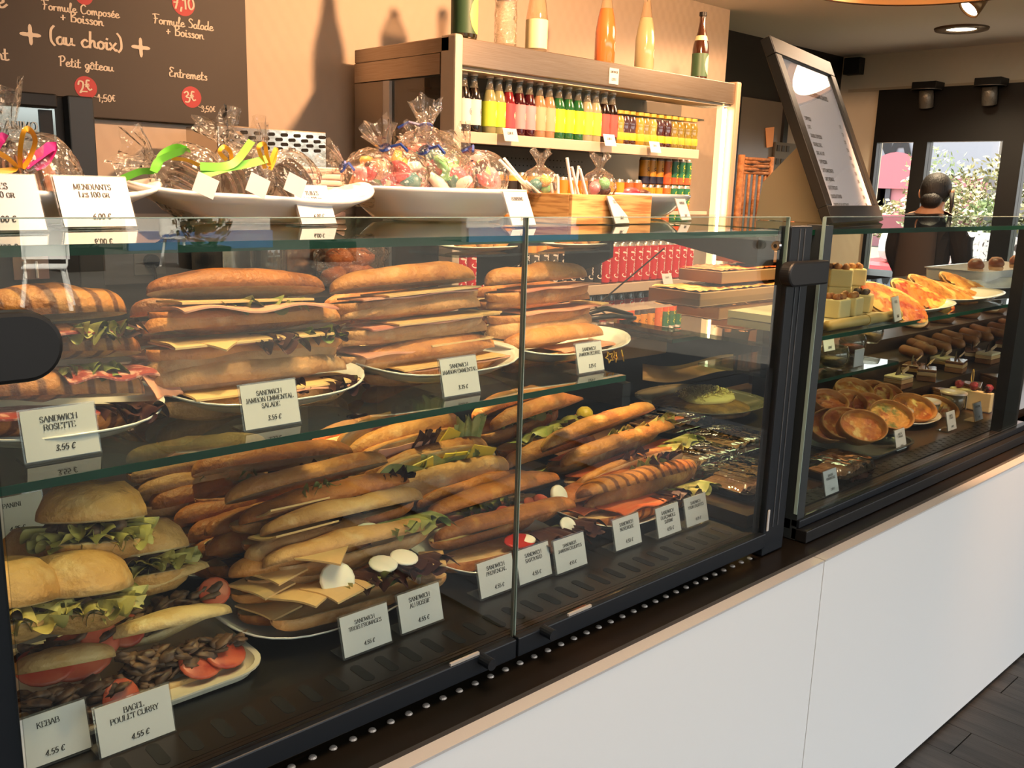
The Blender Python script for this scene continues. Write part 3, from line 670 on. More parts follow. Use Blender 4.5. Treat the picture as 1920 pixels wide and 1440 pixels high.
def superr(t, p=2.6, q=2.2, lo_=0.04): return max(lo_, (max(0.0, 1-abs(t)**p))**(1/q))
def loaf_half(L, w, h, top=True, seed=0, arc=10, nx=20, curve=0.0, hole=0.0, lump=0.13, p=2.9):
    """half a small baguette: rounded crust on one side (slot 0), flat crumb on the other (slot 1); long axis x, cut plane z=0"""
    mb = MB(); rings = []; sg = 1 if top else -1
    for i in range(nx+1):
        t = -cos(pi*i/nx); t = t*0.999; r = superr(t, p)
        x = t*L/2; yo = curve*(t*t-0.35)*L*0.1
        b = 1+lump*noise.noise(Vector((t*2.2+seed*5.1, seed*1.7, 0.3)))*1.6
        ring = []
        for k in range(arc+1):
            a = pi*k/arc; ca, sa = cos(a), sin(a)
            yy = w/2*r*(abs(ca)**0.85)*(1 if ca >= 0 else -1)
            bb = b + lump*0.7*noise.noise(Vector((t*4+seed, yy*20, seed*2.2)))
            ring.append((x, yy+yo, sg*h*(r**0.75)*(sa**0.75 if sa > 0 else 0)*bb))
        for k in range(1, 4):
            yy = -w/2*r*(1-k/2.0); dz = -sg*0.006*r*(1+noise.noise(Vector((t*7+seed, k, 1.1))))
            ring.append((x, yy+yo, -dz*0.8))
        rings.append(ring)
    n = len(rings[0]); v = [q for rg in rings for q in rg]; f = []; m = []
    for i in range(nx):
        for k in range(n):
            q = (i*n+k, i*n+(k+1) % n, (i+1)*n+(k+1) % n, (i+1)*n+k)
            f.append(q if not top else q[::-1]); m.append(0 if k < arc else 1)
    f.append(tuple(range(n))); m.append(0); f.append(tuple(range(nx*n, nx*n+n))); m.append(0)
    mb.v, mb.f, mb.m = v, f, m
    return mb
def droop(y, edge, z0, k=6.0, kmax=0.9):
    """height of a soft slice that leaves the bread at y=edge (towards -y)"""
    d = max(0.0, edge-y); return z0 - min(k*d*d, kmax*d)
def ruffle(mb, x, width, edge, out, z, amp, seed, n=18, nv=6, lift=0.0, mi=0, depth=0.03):
    def fn(u, v):
        X = x+(u-0.5)*width*(1+0.12*v*sin(seed+u*9)); y = edge+depth-(depth+out)*v
        ph = seed*2.3
        z1 = z + amp*(v**1.3)*(sin(u*n*1.1+ph)*0.8+0.6*sin(u*n*2.3+ph*1.7)) + lift*v*v - 0.25*out*v*v*(0 if lift else 1)
        X += amp*0.5*v*sin(u*n*1.9+ph); y += amp*0.8*v*cos(u*n*1.5+ph)
        return (X, y, z1)
    return mb.sheet(fn, n*4, nv, mi)
def slab(mb, c, lx, ly, th, ang=0.0, edge=None, k=6.0, z=0.0, nu=8, nv=8, wave=0.0, seed=0, mi=0):
    """soft flat slice (cheese, ham) centred at c=(x,y); what passes the bread edge droops"""
    ca, sa = cos(ang), sin(ang)
    def fn(u, v, dz):
        a, b = (u-0.5)*lx, (v-0.5)*ly; X = c[0]+a*ca-b*sa; Y = c[1]+a*sa+b*ca
        Z = droop(Y, edge, z, k) if edge is not None else z
        if wave: Z += wave*sin(u*11+seed)*(0.3+max(0, (edge or 0)-Y)*25)
        return (X, Y, Z+dz)
    mb.sheet(lambda u, v: fn(u, v, th/2), nu, nv, mi); mb.sheet(lambda u, v: fn(v, u, -th/2), nv, nu, mi)
    k0 = len(mb.v)
    rim = [(i/nu, 0) for i in range(nu)] + [(1, j/nv) for j in range(nv)] + [(1-i/nu, 1) for i in range(nu)] + [(0, 1-j/nv) for j in range(nv)]
    A = [fn(u, v, th/2) for u, v in rim]; B = [fn(u, v, -th/2) for u, v in rim]; N = len(rim)
    mb.add(A+B, [(i, N+i, N+(i+1) % N, (i+1) % N) for i in range(N)], mi); return mb
def round_slice(mb, c, r, th, ang_x=0.0, ang_z=0.0, n=16, mi=0, sx=1.0):
    M = Matrix.Translation(c) @ Euler((ang_x, 0, ang_z)).to_matrix().to_4x4()
    mb.lathe([(0, th/2), (r*0.85, th/2), (r, th*0.2), (r, -th*0.2), (r*0.85, -th/2), (0, -th/2)], n, mi, M, sx=sx); return mb

def sandwich(name, label, group, a, b, Y=None, w=0.068, h=0.031, open_=12, fill=0.012, tilt=0, fills=(), crust='gold', seed=0, curve=0.0, Yb=None, cat='sandwich', longer=1.0, dz=0.0):
    """long filled roll whose axis runs between the points seen at pixels a and b, Y metres deep (or through points a, b)"""
    A = Vector(a) if len(a) == 3 else at(a[0], a[1], Y=Y)
    B = Vector(b) if len(b) == 3 else at(b[0], b[1], Y=Yb if Yb is not None else Y)
    if tilt > 40: tilt += 16; open_ = 14
    elif tilt > 0: tilt *= 0.35; open_ = min(open_, 19); fill *= 1.15
    L = (B-A).length*longer; ux = (B-A).normalized(); uy = Vector((0, 0, 1)).cross(ux).normalized(); uz = ux.cross(uy)
    R = Matrix((ux, uy, uz)).transposed() @ Euler((radians(-tilt), 0, 0)).to_matrix()
    t = thing(name, label, cat, (A+B)/2+Vector((0, 0, dz)), R.to_euler(), group)
    crm = list(CR[crust]); rnd = random.Random(seed*31+7)
    loaf_half(L, w, h, False, seed, curve=curve).build('bottom_bread', crm, t, smooth=True)
    e = -w/2
    hinge = Matrix.Translation((0, w*0.42, fill*0.3)) @ Euler((radians(-open_), 0, 0)).to_matrix().to_4x4() @ Matrix.Translation((0, -w*0.42, fill*0.7))
    loaf_half(L*0.99, w*0.98, h*1.05, True, seed+50, curve=curve).build('top_bread', crm, t, smooth=True, M=hinge)
    zf = fill*0.5
    for i, fs in enumerate(fills):
        kind = fs[0]; x = fs[1]*L/2; o = dict(fs[2]) if len(fs) > 2 else {}
        s = seed*7+i*3.1
        if kind in ('lettuce', 'red_lettuce'):
            mb = MB(); W = o.get('w', 0.35)*L
            for q in range(o.get('n', 2)):
                ruffle(mb, x+(q-0.5)*0.01, W*(1-0.15*q), e, o.get('out', 0.022)*1.15*(1-0.25*q), zf+0.004*q+o.get('z', 0.0), o.get('amp', 0.009), s+q, lift=o.get('lift', 0.0), n=int(o.get('f', 14)))
            mb.build('lettuce_leaf' if kind == 'lettuce' else 'red_lettuce_leaf', M_salad if kind == 'lettuce' else M_saladp, t, smooth=True)
        elif kind in ('cheese', 'yellow_cheese'):
            mb = MB(); slab(mb, (x, e+0.035-o.get('out', 0.02)), o.get('l', 0.1), 0.075, 0.0028, o.get('ang', 0.2), e, o.get('k', 5.0), zf+o.get('z', 0.002))
            mb.build('cheese_slice', M_cheese if kind == 'cheese' else M_cheesey, t)
        elif kind in ('ham', 'raw_ham', 'salmon', 'salami'):
            mb = MB(); slab(mb, (x, e+0.035-o.get('out', 0.012)), o.get('l', 0.7)*L, 0.075, 0.0024, o.get('ang', 0.02), e, o.get('k', 9.0), zf+o.get('z', -0.002), nu=28, wave=o.get('wave', 0.0025), seed=s)
            mb.build({'ham': 'ham_slice', 'raw_ham': 'cured_ham_slice', 'salmon': 'salmon_slice', 'salami': 'salami_slice'}[kind],
                     {'ham': M_ham, 'raw_ham': M_raw, 'salmon': M_salmon, 'salami': M_salami}[kind], t, smooth=True)
        elif kind in ('egg', 'tomato', 'cucumber', 'pepper'):
            mb = MB(); r = o.get('r', 0.019)
            round_slice(mb, (x, e+o.get('in', 0.004), zf+o.get('z', 0.002)), r, o.get('th', 0.005), radians(o.get('ax', 20)), rnd.uniform(-0.3, 0.3), sx=o.get('sx', 1.0))
            mb.build({'egg': 'mozzarella_slice', 'tomato': 'tomato_slice', 'cucumber': 'avocado_slice', 'pepper': 'pepper_strip'}[kind],
                     {'egg': M_egg, 'tomato': M_tomato, 'cucumber': M_cuke, 'pepper': M_pickle}[kind], t, smooth=True)
        elif kind == 'meat':
            mb = MB(); W = o.get('w', 0.8)*L
            for q in range(int(o.get('n', 26)*2.6)):
                mb.blob((x+rnd.uniform(-.5, .5)*W, e+rnd.uniform(0.002, 0.03), zf+rnd.uniform(-0.42, 0.40)*fill), rnd.uniform(0.0045, 0.0085), q+s, 0.7, sx=1.9, sy=1.2, sz=0.55, nu=8, nv=5, fr=2.6, M=Euler((rnd.uniform(-.7, .7), rnd.uniform(-.6, .6), rnd.uniform(-.6, .6))).to_matrix().to_4x4())
            p = mb.build('meat_filling', M_meat, t, smooth=True); p['kind'] = 'stuff'
    return t

def plate(name, label, c, rx, ry, h=0.022, rot=0.0, group=None, m=None, n=40, tips=0.6, rest=None):
    """white serving plate, long sides curving up into raised ends"""
    t = MB(); prof = [(0, 0.0), (0.45, 0.0), (0.62, 0.003), (0.8, 0.010), (0.93, 0.018), (1.0, 0.022)]
    def P(r, z, a, th):
        ca, sa = cos(a), sin(a)
        k = 1.0/((abs(ca)**2.6+abs(sa)**2.6)**(1/2.6))
        up = tips*(abs(ca)*k*r)**4*h
        return (rx*r*ca*k, ry*r*sa*k, z/0.022*h + up + th)
    rings = [(r, z, 0.003) for r, z in prof] + [(1.0, 0.022, 0.0)] + [(r*0.99, z, 0.0) for r, z in prof[::-1]]
    v = [P(r, z, 2*pi*i/n, th) for (r, z, th) in rings for i in range(n)]
    f = [(j*n+i, j*n+(i+1) % n, (j+1)*n+(i+1) % n, (j+1)*n+i) for j in range(len(rings)-1) for i in range(n)]
    t.add(v, f); o = t.build(name, m or M_porcelain, smooth=True, loc=c, rot=(0, 0, rot))
    return tag(o, label, 'plate', group)

def price_tag(label, bl, lines, Z, w=0.079, h=0.058, yaw=0.0, lean=14, group='price cards', hl=0.0064, cat='price card', price=None, small=False, foot=True):
    """acrylic stand with a printed card; bl = pixel of its bottom centre on the surface z=Z"""
    c = at(bl[0], bl[1], Z=Z) if len(bl) == 2 else Vector(bl)
    t = thing('price_card', label, cat, c+Vector((0, 0, 0.0005)), (0, 0, radians(yaw)), group)
    Ml = Matrix.Translation((0, 0, 0.002)) @ Euler((radians(90-lean), 0, 0)).to_matrix().to_4x4()
    mb = MB(); mb.box(-w/2-0.002, w/2+0.002, 0, h+0.002, -0.0035, -0.0015, 0, Ml)
    if foot: mb.box(-w/2-0.002, w/2+0.002, 0.0, 0.036, 0.0, 0.0015)
    mb.build('acrylic_stand', M_acryl, t)
    MB().box(-w/2, w/2, 0.001, h, -0.0014, 0.0, 0, Ml).build('card', M_card, t)
    mb = MB(); y = h*0.74
    for s in lines: text_mb(s, hl, 'caps', 0.16, 0.05, mb=mb, oy=y, z=0.0005); y -= hl*1.45
    if price: text_mb(price, hl, 'caps', 0.2, 0.08, mb=mb, oy=h*0.16, ox=w*0.03, slant=0.2, z=0.0005)
    if mb.v: mb.build('lettering', M_ink, t, M=Ml)
    return t
# ================================================================= LEFT CASE, UPPER SHELF
SHELF = SZ
GP = 'plates under the sandwiches on the glass shelf'
def shelf_plate(lab, pl, pr, y, ry=0.115, z=SHELF, h=0.024, g=GP):
    a = at(pl[0], pl[1], Y=y); b = at(pr[0], pr[1], Y=y)
    return plate('serving_plate', lab, ((a.x+b.x)/2, y, z+0.0005), (b.x-a.x)/2, ry, h, 0.0, g)
shelf_plate('white boat plate under the grilled salami sandwiches', (-130, 775), (290, 768), 1.19)
shelf_plate('white boat plate under the ham, emmental and salad baguettes', (285, 760), (655, 722), 1.20)
shelf_plate('white boat plate under the plain ham and emmental baguettes', (655, 712), (938, 680), 1.21)
shelf_plate('white boat plate under the ham and butter baguettes', (915, 682), (1142, 648), 1.22)

GS = 'sandwiches on the upper glass shelf'
def S(lab, a, b, Y, **k):
    g = k.pop('g', GS); n = k.pop('name', 'baguette_sandwich')
    return sandwich(n, lab, g, a, b, Y, **k)
# pile 1: grilled bread
gr = dict(crust='grill', name='grilled_sandwich', w=0.088)
S('grilled striped sandwich with lettuce, topmost of the pile by the left clamp', (-95, 640), (240, 618), 1.19, h=0.036, open_=10, fill=0.012, seed=1, tilt=12, **gr,
  fills=[('salami', -0.1, dict(l=.8)), ('lettuce', 0.45, dict(w=.3)), ('red_lettuce', 0.72, dict(w=.28, out=.018))])
S('grilled sandwich with salami hanging out, middle of the pile by the left clamp', (-90, 705), (265, 690), 1.18, h=0.034, open_=12, fill=0.010, seed=2, tilt=12, **gr,
  fills=[('lettuce', 0.35, dict(w=.35, out=.016)), ('salami', 0.45, dict(l=.5, out=.026, wave=.003))])
S('dark striped grilled sandwich, bottom of the pile by the left clamp', (-90, 775), (270, 762), 1.16, h=0.034, open_=10, fill=0.008, seed=3, tilt=12, **gr,
  fills=[('salami', -0.3, dict(l=.6, out=.014)), ('red_lettuce', 0.7, dict(w=.3, out=.02))])
# pile 2
S('baguette with a wide folded ham slice, topmost of the ham and salad pile', (278, 585), (612, 575), 1.20, h=0.031, open_=16, fill=0.014, seed=4, tilt=16, crust='brown',
  fills=[('lettuce', 0.1, dict(w=.5, out=.016)), ('ham', 0.0, dict(l=.86, out=.03, k=4, wave=.004)), ('cheese', -0.1, dict(l=.2, out=.012, z=.005, ang=.05))])
S('golden baguette with dark red lettuce at its middle, second of the ham and salad pile', (272, 655), (640, 625), 1.19, h=0.034, open_=12, fill=0.012, seed=5, tilt=8, crust='gold',
  fills=[('cheese', -0.1, dict(l=.24, out=.018, ang=.03, k=7)), ('ham', 0.0, dict(l=.9, out=.008)), ('cheese', -0.5, dict(l=.06, out=.03, ang=.7)), ('red_lettuce', 0.12, dict(w=.24, out=.03)), ('lettuce', 0.6, dict(w=.3, out=.012)), ('red_lettuce', 0.72, dict(w=.14, out=.014))])
S('closed pale baguette, third of the ham and salad pile', (272, 705), (628, 660), 1.19, h=0.032, open_=1, fill=0.003, seed=6, tilt=-25, crust='pale', fills=[('ham', -0.9, dict(l=.12, out=.01))])
S('baguette with cheese and dark lettuce, bottom of the ham and salad pile', (290, 752), (650, 712), 1.17, h=0.033, open_=9, fill=0.010, seed=7, tilt=6, crust='pale',
  fills=[('cheese', 0.1, dict(l=.26, out=.014, ang=.02, k=8)), ('ham', 0.3, dict(l=.6, out=.014)), ('red_lettuce', 0.78, dict(w=.2, out=.022)), ('red_lettuce', 0.25, dict(w=.12, out=.012))])
for i, (a, b, lab) in enumerate([((245, 612), (500, 600), 'baguette end showing behind the top of the ham and salad pile'), ((246, 668), (520, 640), 'baguette end with ham behind the middle of the ham and salad pile'),
                                ((236, 725), (520, 690), 'baguette end behind the bottom of the ham and salad pile')]):
    S(lab, a, b, 1.34, h=0.030, open_=8, fill=0.008, seed=10+i, tilt=5, crust='brown', fills=[('ham', -0.7, dict(l=.4, out=.012))])
# pile 3
c3 = dict(fill=0.010)
S('brightly lit baguette with cheese, topmost of the ham and emmental pile', (622, 570), (892, 543), 1.22, h=0.032, open_=12, seed=14, tilt=14, crust='gold', fills=[('cheese', 0.15, dict(l=.2, out=.012, ang=.06, k=3)), ('ham', 0, dict(l=.8, out=.006))], **c3)
S('baguette with a cheese corner sticking out, second of the ham and emmental pile', (640, 620), (900, 592), 1.21, h=0.030, open_=9, seed=15, tilt=6, crust='pale', fills=[('cheese', 0.25, dict(l=.22, out=.016, ang=.04, k=1)), ('cheese', 0.85, dict(l=.06, out=.018, ang=.6, k=-3)), ('ham', 0, dict(l=.8, out=.006))], **c3)
S('pale baguette with folded ham, third of the ham and emmental pile', (638, 668), (912, 634), 1.21, h=0.031, open_=7, seed=16, tilt=4, crust='pale', fills=[('ham', -0.3, dict(l=.6, out=.010)), ('cheese', 0.4, dict(l=.14, out=.008, ang=.05))], **c3)
S('baguette with a cheese slice running along it, bottom of the ham and emmental pile', (680, 702), (926, 667), 1.19, h=0.029, open_=9, seed=17, tilt=6, crust='gold', fills=[('cheese', 0.1, dict(l=.22, out=.012, ang=.03, k=3)), ('ham', 0.2, dict(l=.8, out=.008))], **c3)
for i, (a, b, lab) in enumerate([((610, 588), (800, 575), 'baguette end behind the top of the ham and emmental pile'), ((628, 660), (800, 640), 'baguette end behind the third of the ham and emmental pile'), ((636, 700), (800, 680), 'baguette end low behind the ham and emmental pile')]):
    S(lab, a, b, 1.34, h=0.028, open_=6, fill=0.006, seed=20+i, tilt=3, crust='brown', fills=[('ham', -0.7, dict(l=.3, out=.01))])
# pile 4
S('bright orange baguette, topmost of the ham and butter pile', (912, 550), (1098, 532), 1.24, h=0.033, open_=8, seed=24, tilt=8, crust='gold', fills=[('ham', 0.2, dict(l=.8, out=.006))], fill=0.008)
S('golden baguette, second of the ham and butter pile', (915, 592), (1102, 572), 1.24, h=0.030, open_=7, seed=25, tilt=5, crust='gold', fills=[('ham', 0.3, dict(l=.9, out=.007)), ('cheese', .95, dict(l=.03, out=.01))], fill=0.008)
S('closed baguette with a white scrap, third of the ham and butter pile', (912, 632), (1104, 604), 1.24, h=0.031, open_=1, seed=26, tilt=-20, crust='pale', fills=[('cheese', -0.2, dict(l=.06, out=.0))], fill=0.003)
S('baguette with ham at its tip, bottom of the ham and butter pile', (945, 668), (1128, 642), 1.21, h=0.029, open_=9, seed=27, tilt=6, crust='gold', fills=[('ham', 0.5, dict(l=.7, out=.012))], fill=0.009)
for i, (a, b, lab) in enumerate([((892, 565), (1050, 552), 'baguette end behind the top of the ham and butter pile'), ((905, 615), (1050, 600), 'baguette end behind the third of the ham and butter pile'), ((935, 648), (1060, 628), 'baguette end low behind the ham and butter pile')]):
    S(lab, a, b, 1.36, h=0.027, open_=4, fill=0.005, seed=30+i, tilt=0, crust='brown')
# price cards on the shelf
GC = 'price cards on the glass shelf'
price_tag('white price card reading SANDWICH ROSETTE on the glass shelf', (122, 862), ['SANDWICH', 'ROSETTE'], SHELF, price='3.55 €', group=GC)
price_tag('white price card reading JAMBON EMMENTAL SALADE on the glass shelf', (514, 803), ['SANDWICH', 'JAMBON EMMENTAL', 'SALADE'], SHELF, price='3.55 €', group=GC, hl=0.0058)
price_tag('white price card reading JAMBON EMMENTAL, at the foot of the third pile', (868, 743), ['SANDWICH', 'JAMBON EMMENTAL'], SHELF, price='3.35 €', group=GC, hl=0.0058, w=0.072)
price_tag('white price card reading JAMBON BEURRE on the glass shelf', (1110, 700), ['SANDWICH', 'JAMBON BEURRE'], SHELF, price='3.25 €', group=GC, hl=0.0056, w=0.066, h=0.052)

# ================================================================= LEFT CASE, LOWER DECK
DK = DZ
GB = 'filled rolls on the lower deck'
def D(lab, a, b, Y, **k):
    if k.get('cat') != 'kebab': k['fill'] = k.get('fill', .012)*1.45; k['h'] = k.get('h', .031)*1.12; k['w'] = k.get('w', .068)*1.10
    return S(lab, a, b, Y, g=k.pop('g', GB), **k)
def deck_plate(lab, c, rx, ry, rot=0.0, **k):
    p = at(c[0], c[1], Z=DK); return plate('serving_plate', lab, (p.x, p.y+ry*.62, DK+0.0005), rx, ry, k.get('h', 0.026), rot, 'plates on the lower deck', tips=0.5)
deck_plate('white oval plate under the three cheese sandwiches', (645, 1178), 0.165, 0.115)
deck_plate('white oval plate under the provencal sandwiches', (955, 1072), 0.135, 0.11)
deck_plate('white oval plate under the salmon sandwiches', (1195, 988), 0.145, 0.105)
deck_plate('white oval plate under the brown split rolls', (440, 1078), 0.13, 0.10)
# three cheese pile
D('wide open baguette with goat cheese disc and dark lettuce, front of the three cheese pile', (505, 1160), (828, 1072), 1.10, w=0.075, h=0.026, open_=34, fill=0.036, tilt=22, seed=41, crust='pale', curve=-.3,
  fills=[('lettuce', 0.0, dict(w=.5, out=.012)), ('cheese', -0.35, dict(l=.10, out=.028, ang=.25, z=.004)), ('cheese', -0.72, dict(l=.07, out=.02, ang=.5)), ('egg', -0.42, dict(r=.026, ax=62, z=.014, th=.007)),
         ('red_lettuce', 0.02, dict(w=.26, out=.026, z=.008, n=2, amp=.009)), ('egg', 0.22, dict(r=.018, ax=60, z=.006)), ('red_lettuce', 0.5, dict(w=.38, out=.024, z=.007, n=2, amp=.009)), ('egg', 0.1, dict(r=.022, ax=20, z=.02)), ('cheese', 0.75, dict(l=.04, out=.02, ang=-.6, z=.006)), ('egg', .35, dict(r=.022, ax=20, z=.022))])
D('baguette with a cheese corner, egg slices and green lettuce, second of the three cheese pile', (498, 1062), (800, 985), 1.15, w=0.072, h=0.027, open_=20, fill=0.020, tilt=20, seed=42, crust='pale',
  fills=[('red_lettuce', -0.3, dict(w=.4, out=.006)), ('cheese', -0.55, dict(l=.085, out=.04, ang=.8, k=3)), ('egg', -0.42, dict(r=.024, ax=15, z=.006)), ('egg', 0.1, dict(r=.024, ax=20, z=.008)), ('lettuce', 0.62, dict(w=.42, out=.022, z=.006)), ('cheese', 0.2, dict(l=.10, out=.01, ang=.05))])
D('brown baguette with a cheese sheet at its left end, third of the three cheese pile', (455, 1020), (772, 935), 1.20, w=0.072, h=0.026, open_=14, fill=0.012, tilt=24, seed=43, crust='brown',
  fills=[('cheese', -0.62, dict(l=.11, out=.045, ang=.1, k=-4)), ('red_lettuce', 0.05, dict(w=.2, out=.02, lift=.012))])
D('baguette with cheese, green and purple lettuce, topmost of the three cheese pile', (432, 985), (735, 905), 1.25, w=0.074, h=0.027, open_=24, fill=0.014, tilt=30, seed=44, crust='gold',
  fills=[('cheese', -0.55, dict(l=.11, out=.05, ang=.15, k=-4)), ('lettuce', -0.2, dict(w=.24, out=.026, lift=.02)), ('red_lettuce', 0.12, dict(w=.22, out=.026)), ('cheese', 0.45, dict(l=.1, out=.02, ang=.1, k=-2)), ('red_lettuce', 0.82, dict(w=.2, out=.022, lift=.01))])
for i, (a, b, lab, cr) in enumerate([((432, 1112), (700, 1040), 'brown baguette end at the left, behind the front of the three cheese pile', 'gold'), ((448, 1150), (700, 1090), 'baguette end lowest at the left of the three cheese pile', 'brown'), ((462, 1085), (700, 1020), 'pale baguette end with cheese, left behind the three cheese pile', 'pale')]):
    D(lab, a, b, 1.16, h=0.026, open_=10, fill=0.01, seed=46+i, tilt=8, crust=cr, fills=[('cheese', -0.7, dict(l=.06, out=.02, ang=.3))])
# brown split rolls and the orange lit roll
D('orange lit roll with red lettuce standing up at its middle', (366, 935), (668, 893), 1.42, w=0.082, h=0.034, open_=26, fill=0.016, tilt=30, seed=51, crust='brown',
  fills=[('tomato', -0.35, dict(r=.018, ax=20)), ('egg', -0.25, dict(r=.016, ax=20, z=.004)), ('red_lettuce', 0.22, dict(w=.26, out=.03, lift=.025)), ('red_lettuce', 0.62, dict(w=.26, out=.028, lift=.02)), ('lettuce', 0.42, dict(w=.2, out=.018))])
for i, (a, b, Y, lab) in enumerate([((328, 1000), (600, 940), 1.40, 'dark orange roll behind, under the orange lit roll'), ((355, 1030), (600, 975), 1.36, 'split brown roll, upper left of the roast beef pile'), ((385, 1022), (640, 962), 1.31, 'split brown roll in the middle of the roast beef pile'),
      ((362, 1062), (600, 1010), 1.34, 'split brown roll, lower left of the roast beef pile'), ((388, 1060), (640, 1000), 1.28, 'split brown roll, lowest front of the roast beef pile'), ((352, 975), (560, 930), 1.44, 'brown roll at the back of the roast beef pile')]):
    D(lab, a, b, Y, h=0.028, open_=8, fill=0.006, seed=54+i, tilt=18, crust='brown', fills=[('red_lettuce', -0.3, dict(w=.5, out=.004))])
# dim pile at the back left
for i, (a, b, Y, lab) in enumerate([((238, 888), (500, 850), 1.52, 'dim pale baguette, topmost of the shaded pile behind the bagels'), ((248, 918), (500, 878), 1.50, 'dim baguette, second of the shaded pile behind the bagels'), ((260, 948), (480, 910), 1.48, 'dim baguette, third of the shaded pile behind the bagels'), ((285, 975), (440, 930), 1.46, 'dim red brown roll, lowest of the shaded pile behind the bagels')]):
    D(lab, a, b, Y, h=0.026, open_=8, fill=0.008, seed=61+i, tilt=14, crust='brown' if i == 3 else 'pale', fills=[('lettuce', 0.2, dict(w=.5, out=.008))] if i < 2 else [])
for i, (a, b, Y, lab) in enumerate([((560, 880), (760, 830), 1.58, 'dim baguette in the shade behind the row of three, left'), ((590, 850), (800, 800), 1.60, 'dim baguette in the shade just under the glass shelf'), ((870, 838), (985, 800), 1.58, 'dim baguette in the shade at the back middle')]):
    D(lab, a, b, Y, h=0.026, open_=10, fill=0.01, seed=66+i, tilt=14, crust='pale', fills=[('cheese', 0.0, dict(l=.08, out=.01)), ('ham', 0.1, dict(l=.6))])
# three rolls behind
D('golden roll with curly lettuce along its back, top of the three by the shelf', (650, 850), (858, 790), 1.50, w=0.078, h=0.036, open_=34, fill=0.014, tilt=56, seed=71, crust='gold',
  fills=[('raw_ham', -0.2, dict(l=.4, out=.008)), ('red_lettuce', 0.05, dict(w=.22, out=.02, lift=.012)), ('lettuce', 0.5, dict(w=.3, out=.02, lift=.008))])
D('golden roll with cheese and lettuce, middle of the three by the shelf', (680, 895), (908, 835), 1.42, w=0.078, h=0.034, open_=34, fill=0.014, tilt=52, seed=72, crust='gold',
  fills=[('ham', -0.4, dict(l=.4, out=.004)), ('red_lettuce', -0.05, dict(w=.2, out=.024)), ('yellow_cheese', 0.35, dict(l=.05, out=.01, ang=.5, k=-3)), ('lettuce', 0.72, dict(w=.26, out=.022, lift=.01))])
D('golden roll open on chunks of yellow cheese, lowest of the three by the shelf', (722, 925), (948, 872), 1.35, w=0.080, h=0.034, open_=40, fill=0.016, tilt=50, seed=73, crust='pale',
  fills=[('lettuce', -0.2, dict(w=.8, out=.004)), ('yellow_cheese', 0.05, dict(l=.06, out=.006, ang=.1, k=-2)), ('yellow_cheese', 0.5, dict(l=.07, out=.008, ang=.3, k=-2)), ('yellow_cheese', -0.4, dict(l=.05, out=.004, ang=-.3, k=-2))])
D('pale roll underneath the three rolls by the shelf', (745, 968), (930, 925), 1.33, h=0.026, open_=14, fill=0.01, seed=74, tilt=20, crust='pale', fills=[('lettuce', 0.3, dict(w=.5, out=.012)), ('cheese', -0.2, dict(l=.06, out=.01))])
# provencal pile
D('roll with mozzarella ball and tomato, topmost of the provencal pile', (808, 1015), (1055, 935), 1.20, w=0.076, h=0.028, open_=24, fill=0.016, tilt=26, seed=81, crust='brown',
  fills=[('ham', -0.1, dict(l=.5, out=.01)), ('egg', -0.35, dict(r=.017, ax=30)), ('tomato', -0.12, dict(r=.020, ax=45, z=.004)), ('egg', 0.2, dict(r=.018, ax=25)), ('tomato', 0.45, dict(r=.02, ax=50, z=.004)), ('tomato', 0.3, dict(r=.02, ax=40, z=.006)), ('egg', 0.72, dict(r=.021, ax=70, z=.008, th=.012))])
D('roll with red pepper and dark lettuce, bottom of the provencal pile', (822, 1055), (1082, 985), 1.115, w=0.074, h=0.027, open_=20, fill=0.014, tilt=18, seed=82, crust='brown',
  fills=[('pepper', -0.1, dict(r=.022, ax=20, sx=1.5)), ('egg', 0.0, dict(r=.016, ax=15)), ('red_lettuce', 0.42, dict(w=.34, out=.034)), ('egg', 0.62, dict(r=.016, ax=50, z=.008)), ('red_lettuce', 0.8, dict(w=.26, out=.026))])
D('roll with strips of cheese and salad, back of the provencal pile', (790, 985), (1000, 925), 1.29, h=0.027, open_=22, fill=0.012, tilt=34, seed=83, crust='brown',
  fills=[('raw_ham', -0.3, dict(l=.5, out=.012)), ('lettuce', -0.35, dict(w=.24, out=.02)), ('cheese', 0.1, dict(l=.03, out=.01, ang=.8, k=-2)), ('cheese', 0.4, dict(l=.03, out=.01, ang=.8, k=-2)), ('lettuce', 0.1, dict(w=.2, out=.014))])
# yellow lit pair at the centre back
D('bright yellow roll with avocado and a lemon half', (935, 845), (1100, 785), 1.46, w=0.086, h=0.036, open_=36, fill=0.020, tilt=26, seed=86, crust='gold',
  fills=[('lettuce', -0.3, dict(w=.6, out=.012)), ('cucumber', -0.3, dict(r=.02, ax=30, sx=1.6)), ('cucumber', 0.05, dict(r=.02, ax=35, sx=1.6)), ('cucumber', 0.35, dict(r=.02, ax=40, sx=1.5)), ('red_lettuce', 0.3, dict(w=.3, out=.016)), ('salmon', .7, dict(l=.2, out=.01))])
D('golden roll with avocado behind the bright yellow roll', (898, 815), (1040, 765), 1.54, w=0.08, h=0.034, open_=30, fill=0.014, tilt=34, seed=87, crust='gold',
  fills=[('lettuce', -0.1, dict(w=.6, out=.014)), ('cucumber', 0.1, dict(r=.016, ax=30, sx=1.6)), ('red_lettuce', 0.8, dict(w=.3, out=.026, lift=.02))])
D('roll with green filling under the bright yellow roll', (955, 905), (1120, 850), 1.37, h=0.032, open_=18, fill=0.012, tilt=24, seed=88, crust='gold', fills=[('lettuce', 0.0, dict(w=.9, out=.014)), ('salmon', .3, dict(l=.3))])
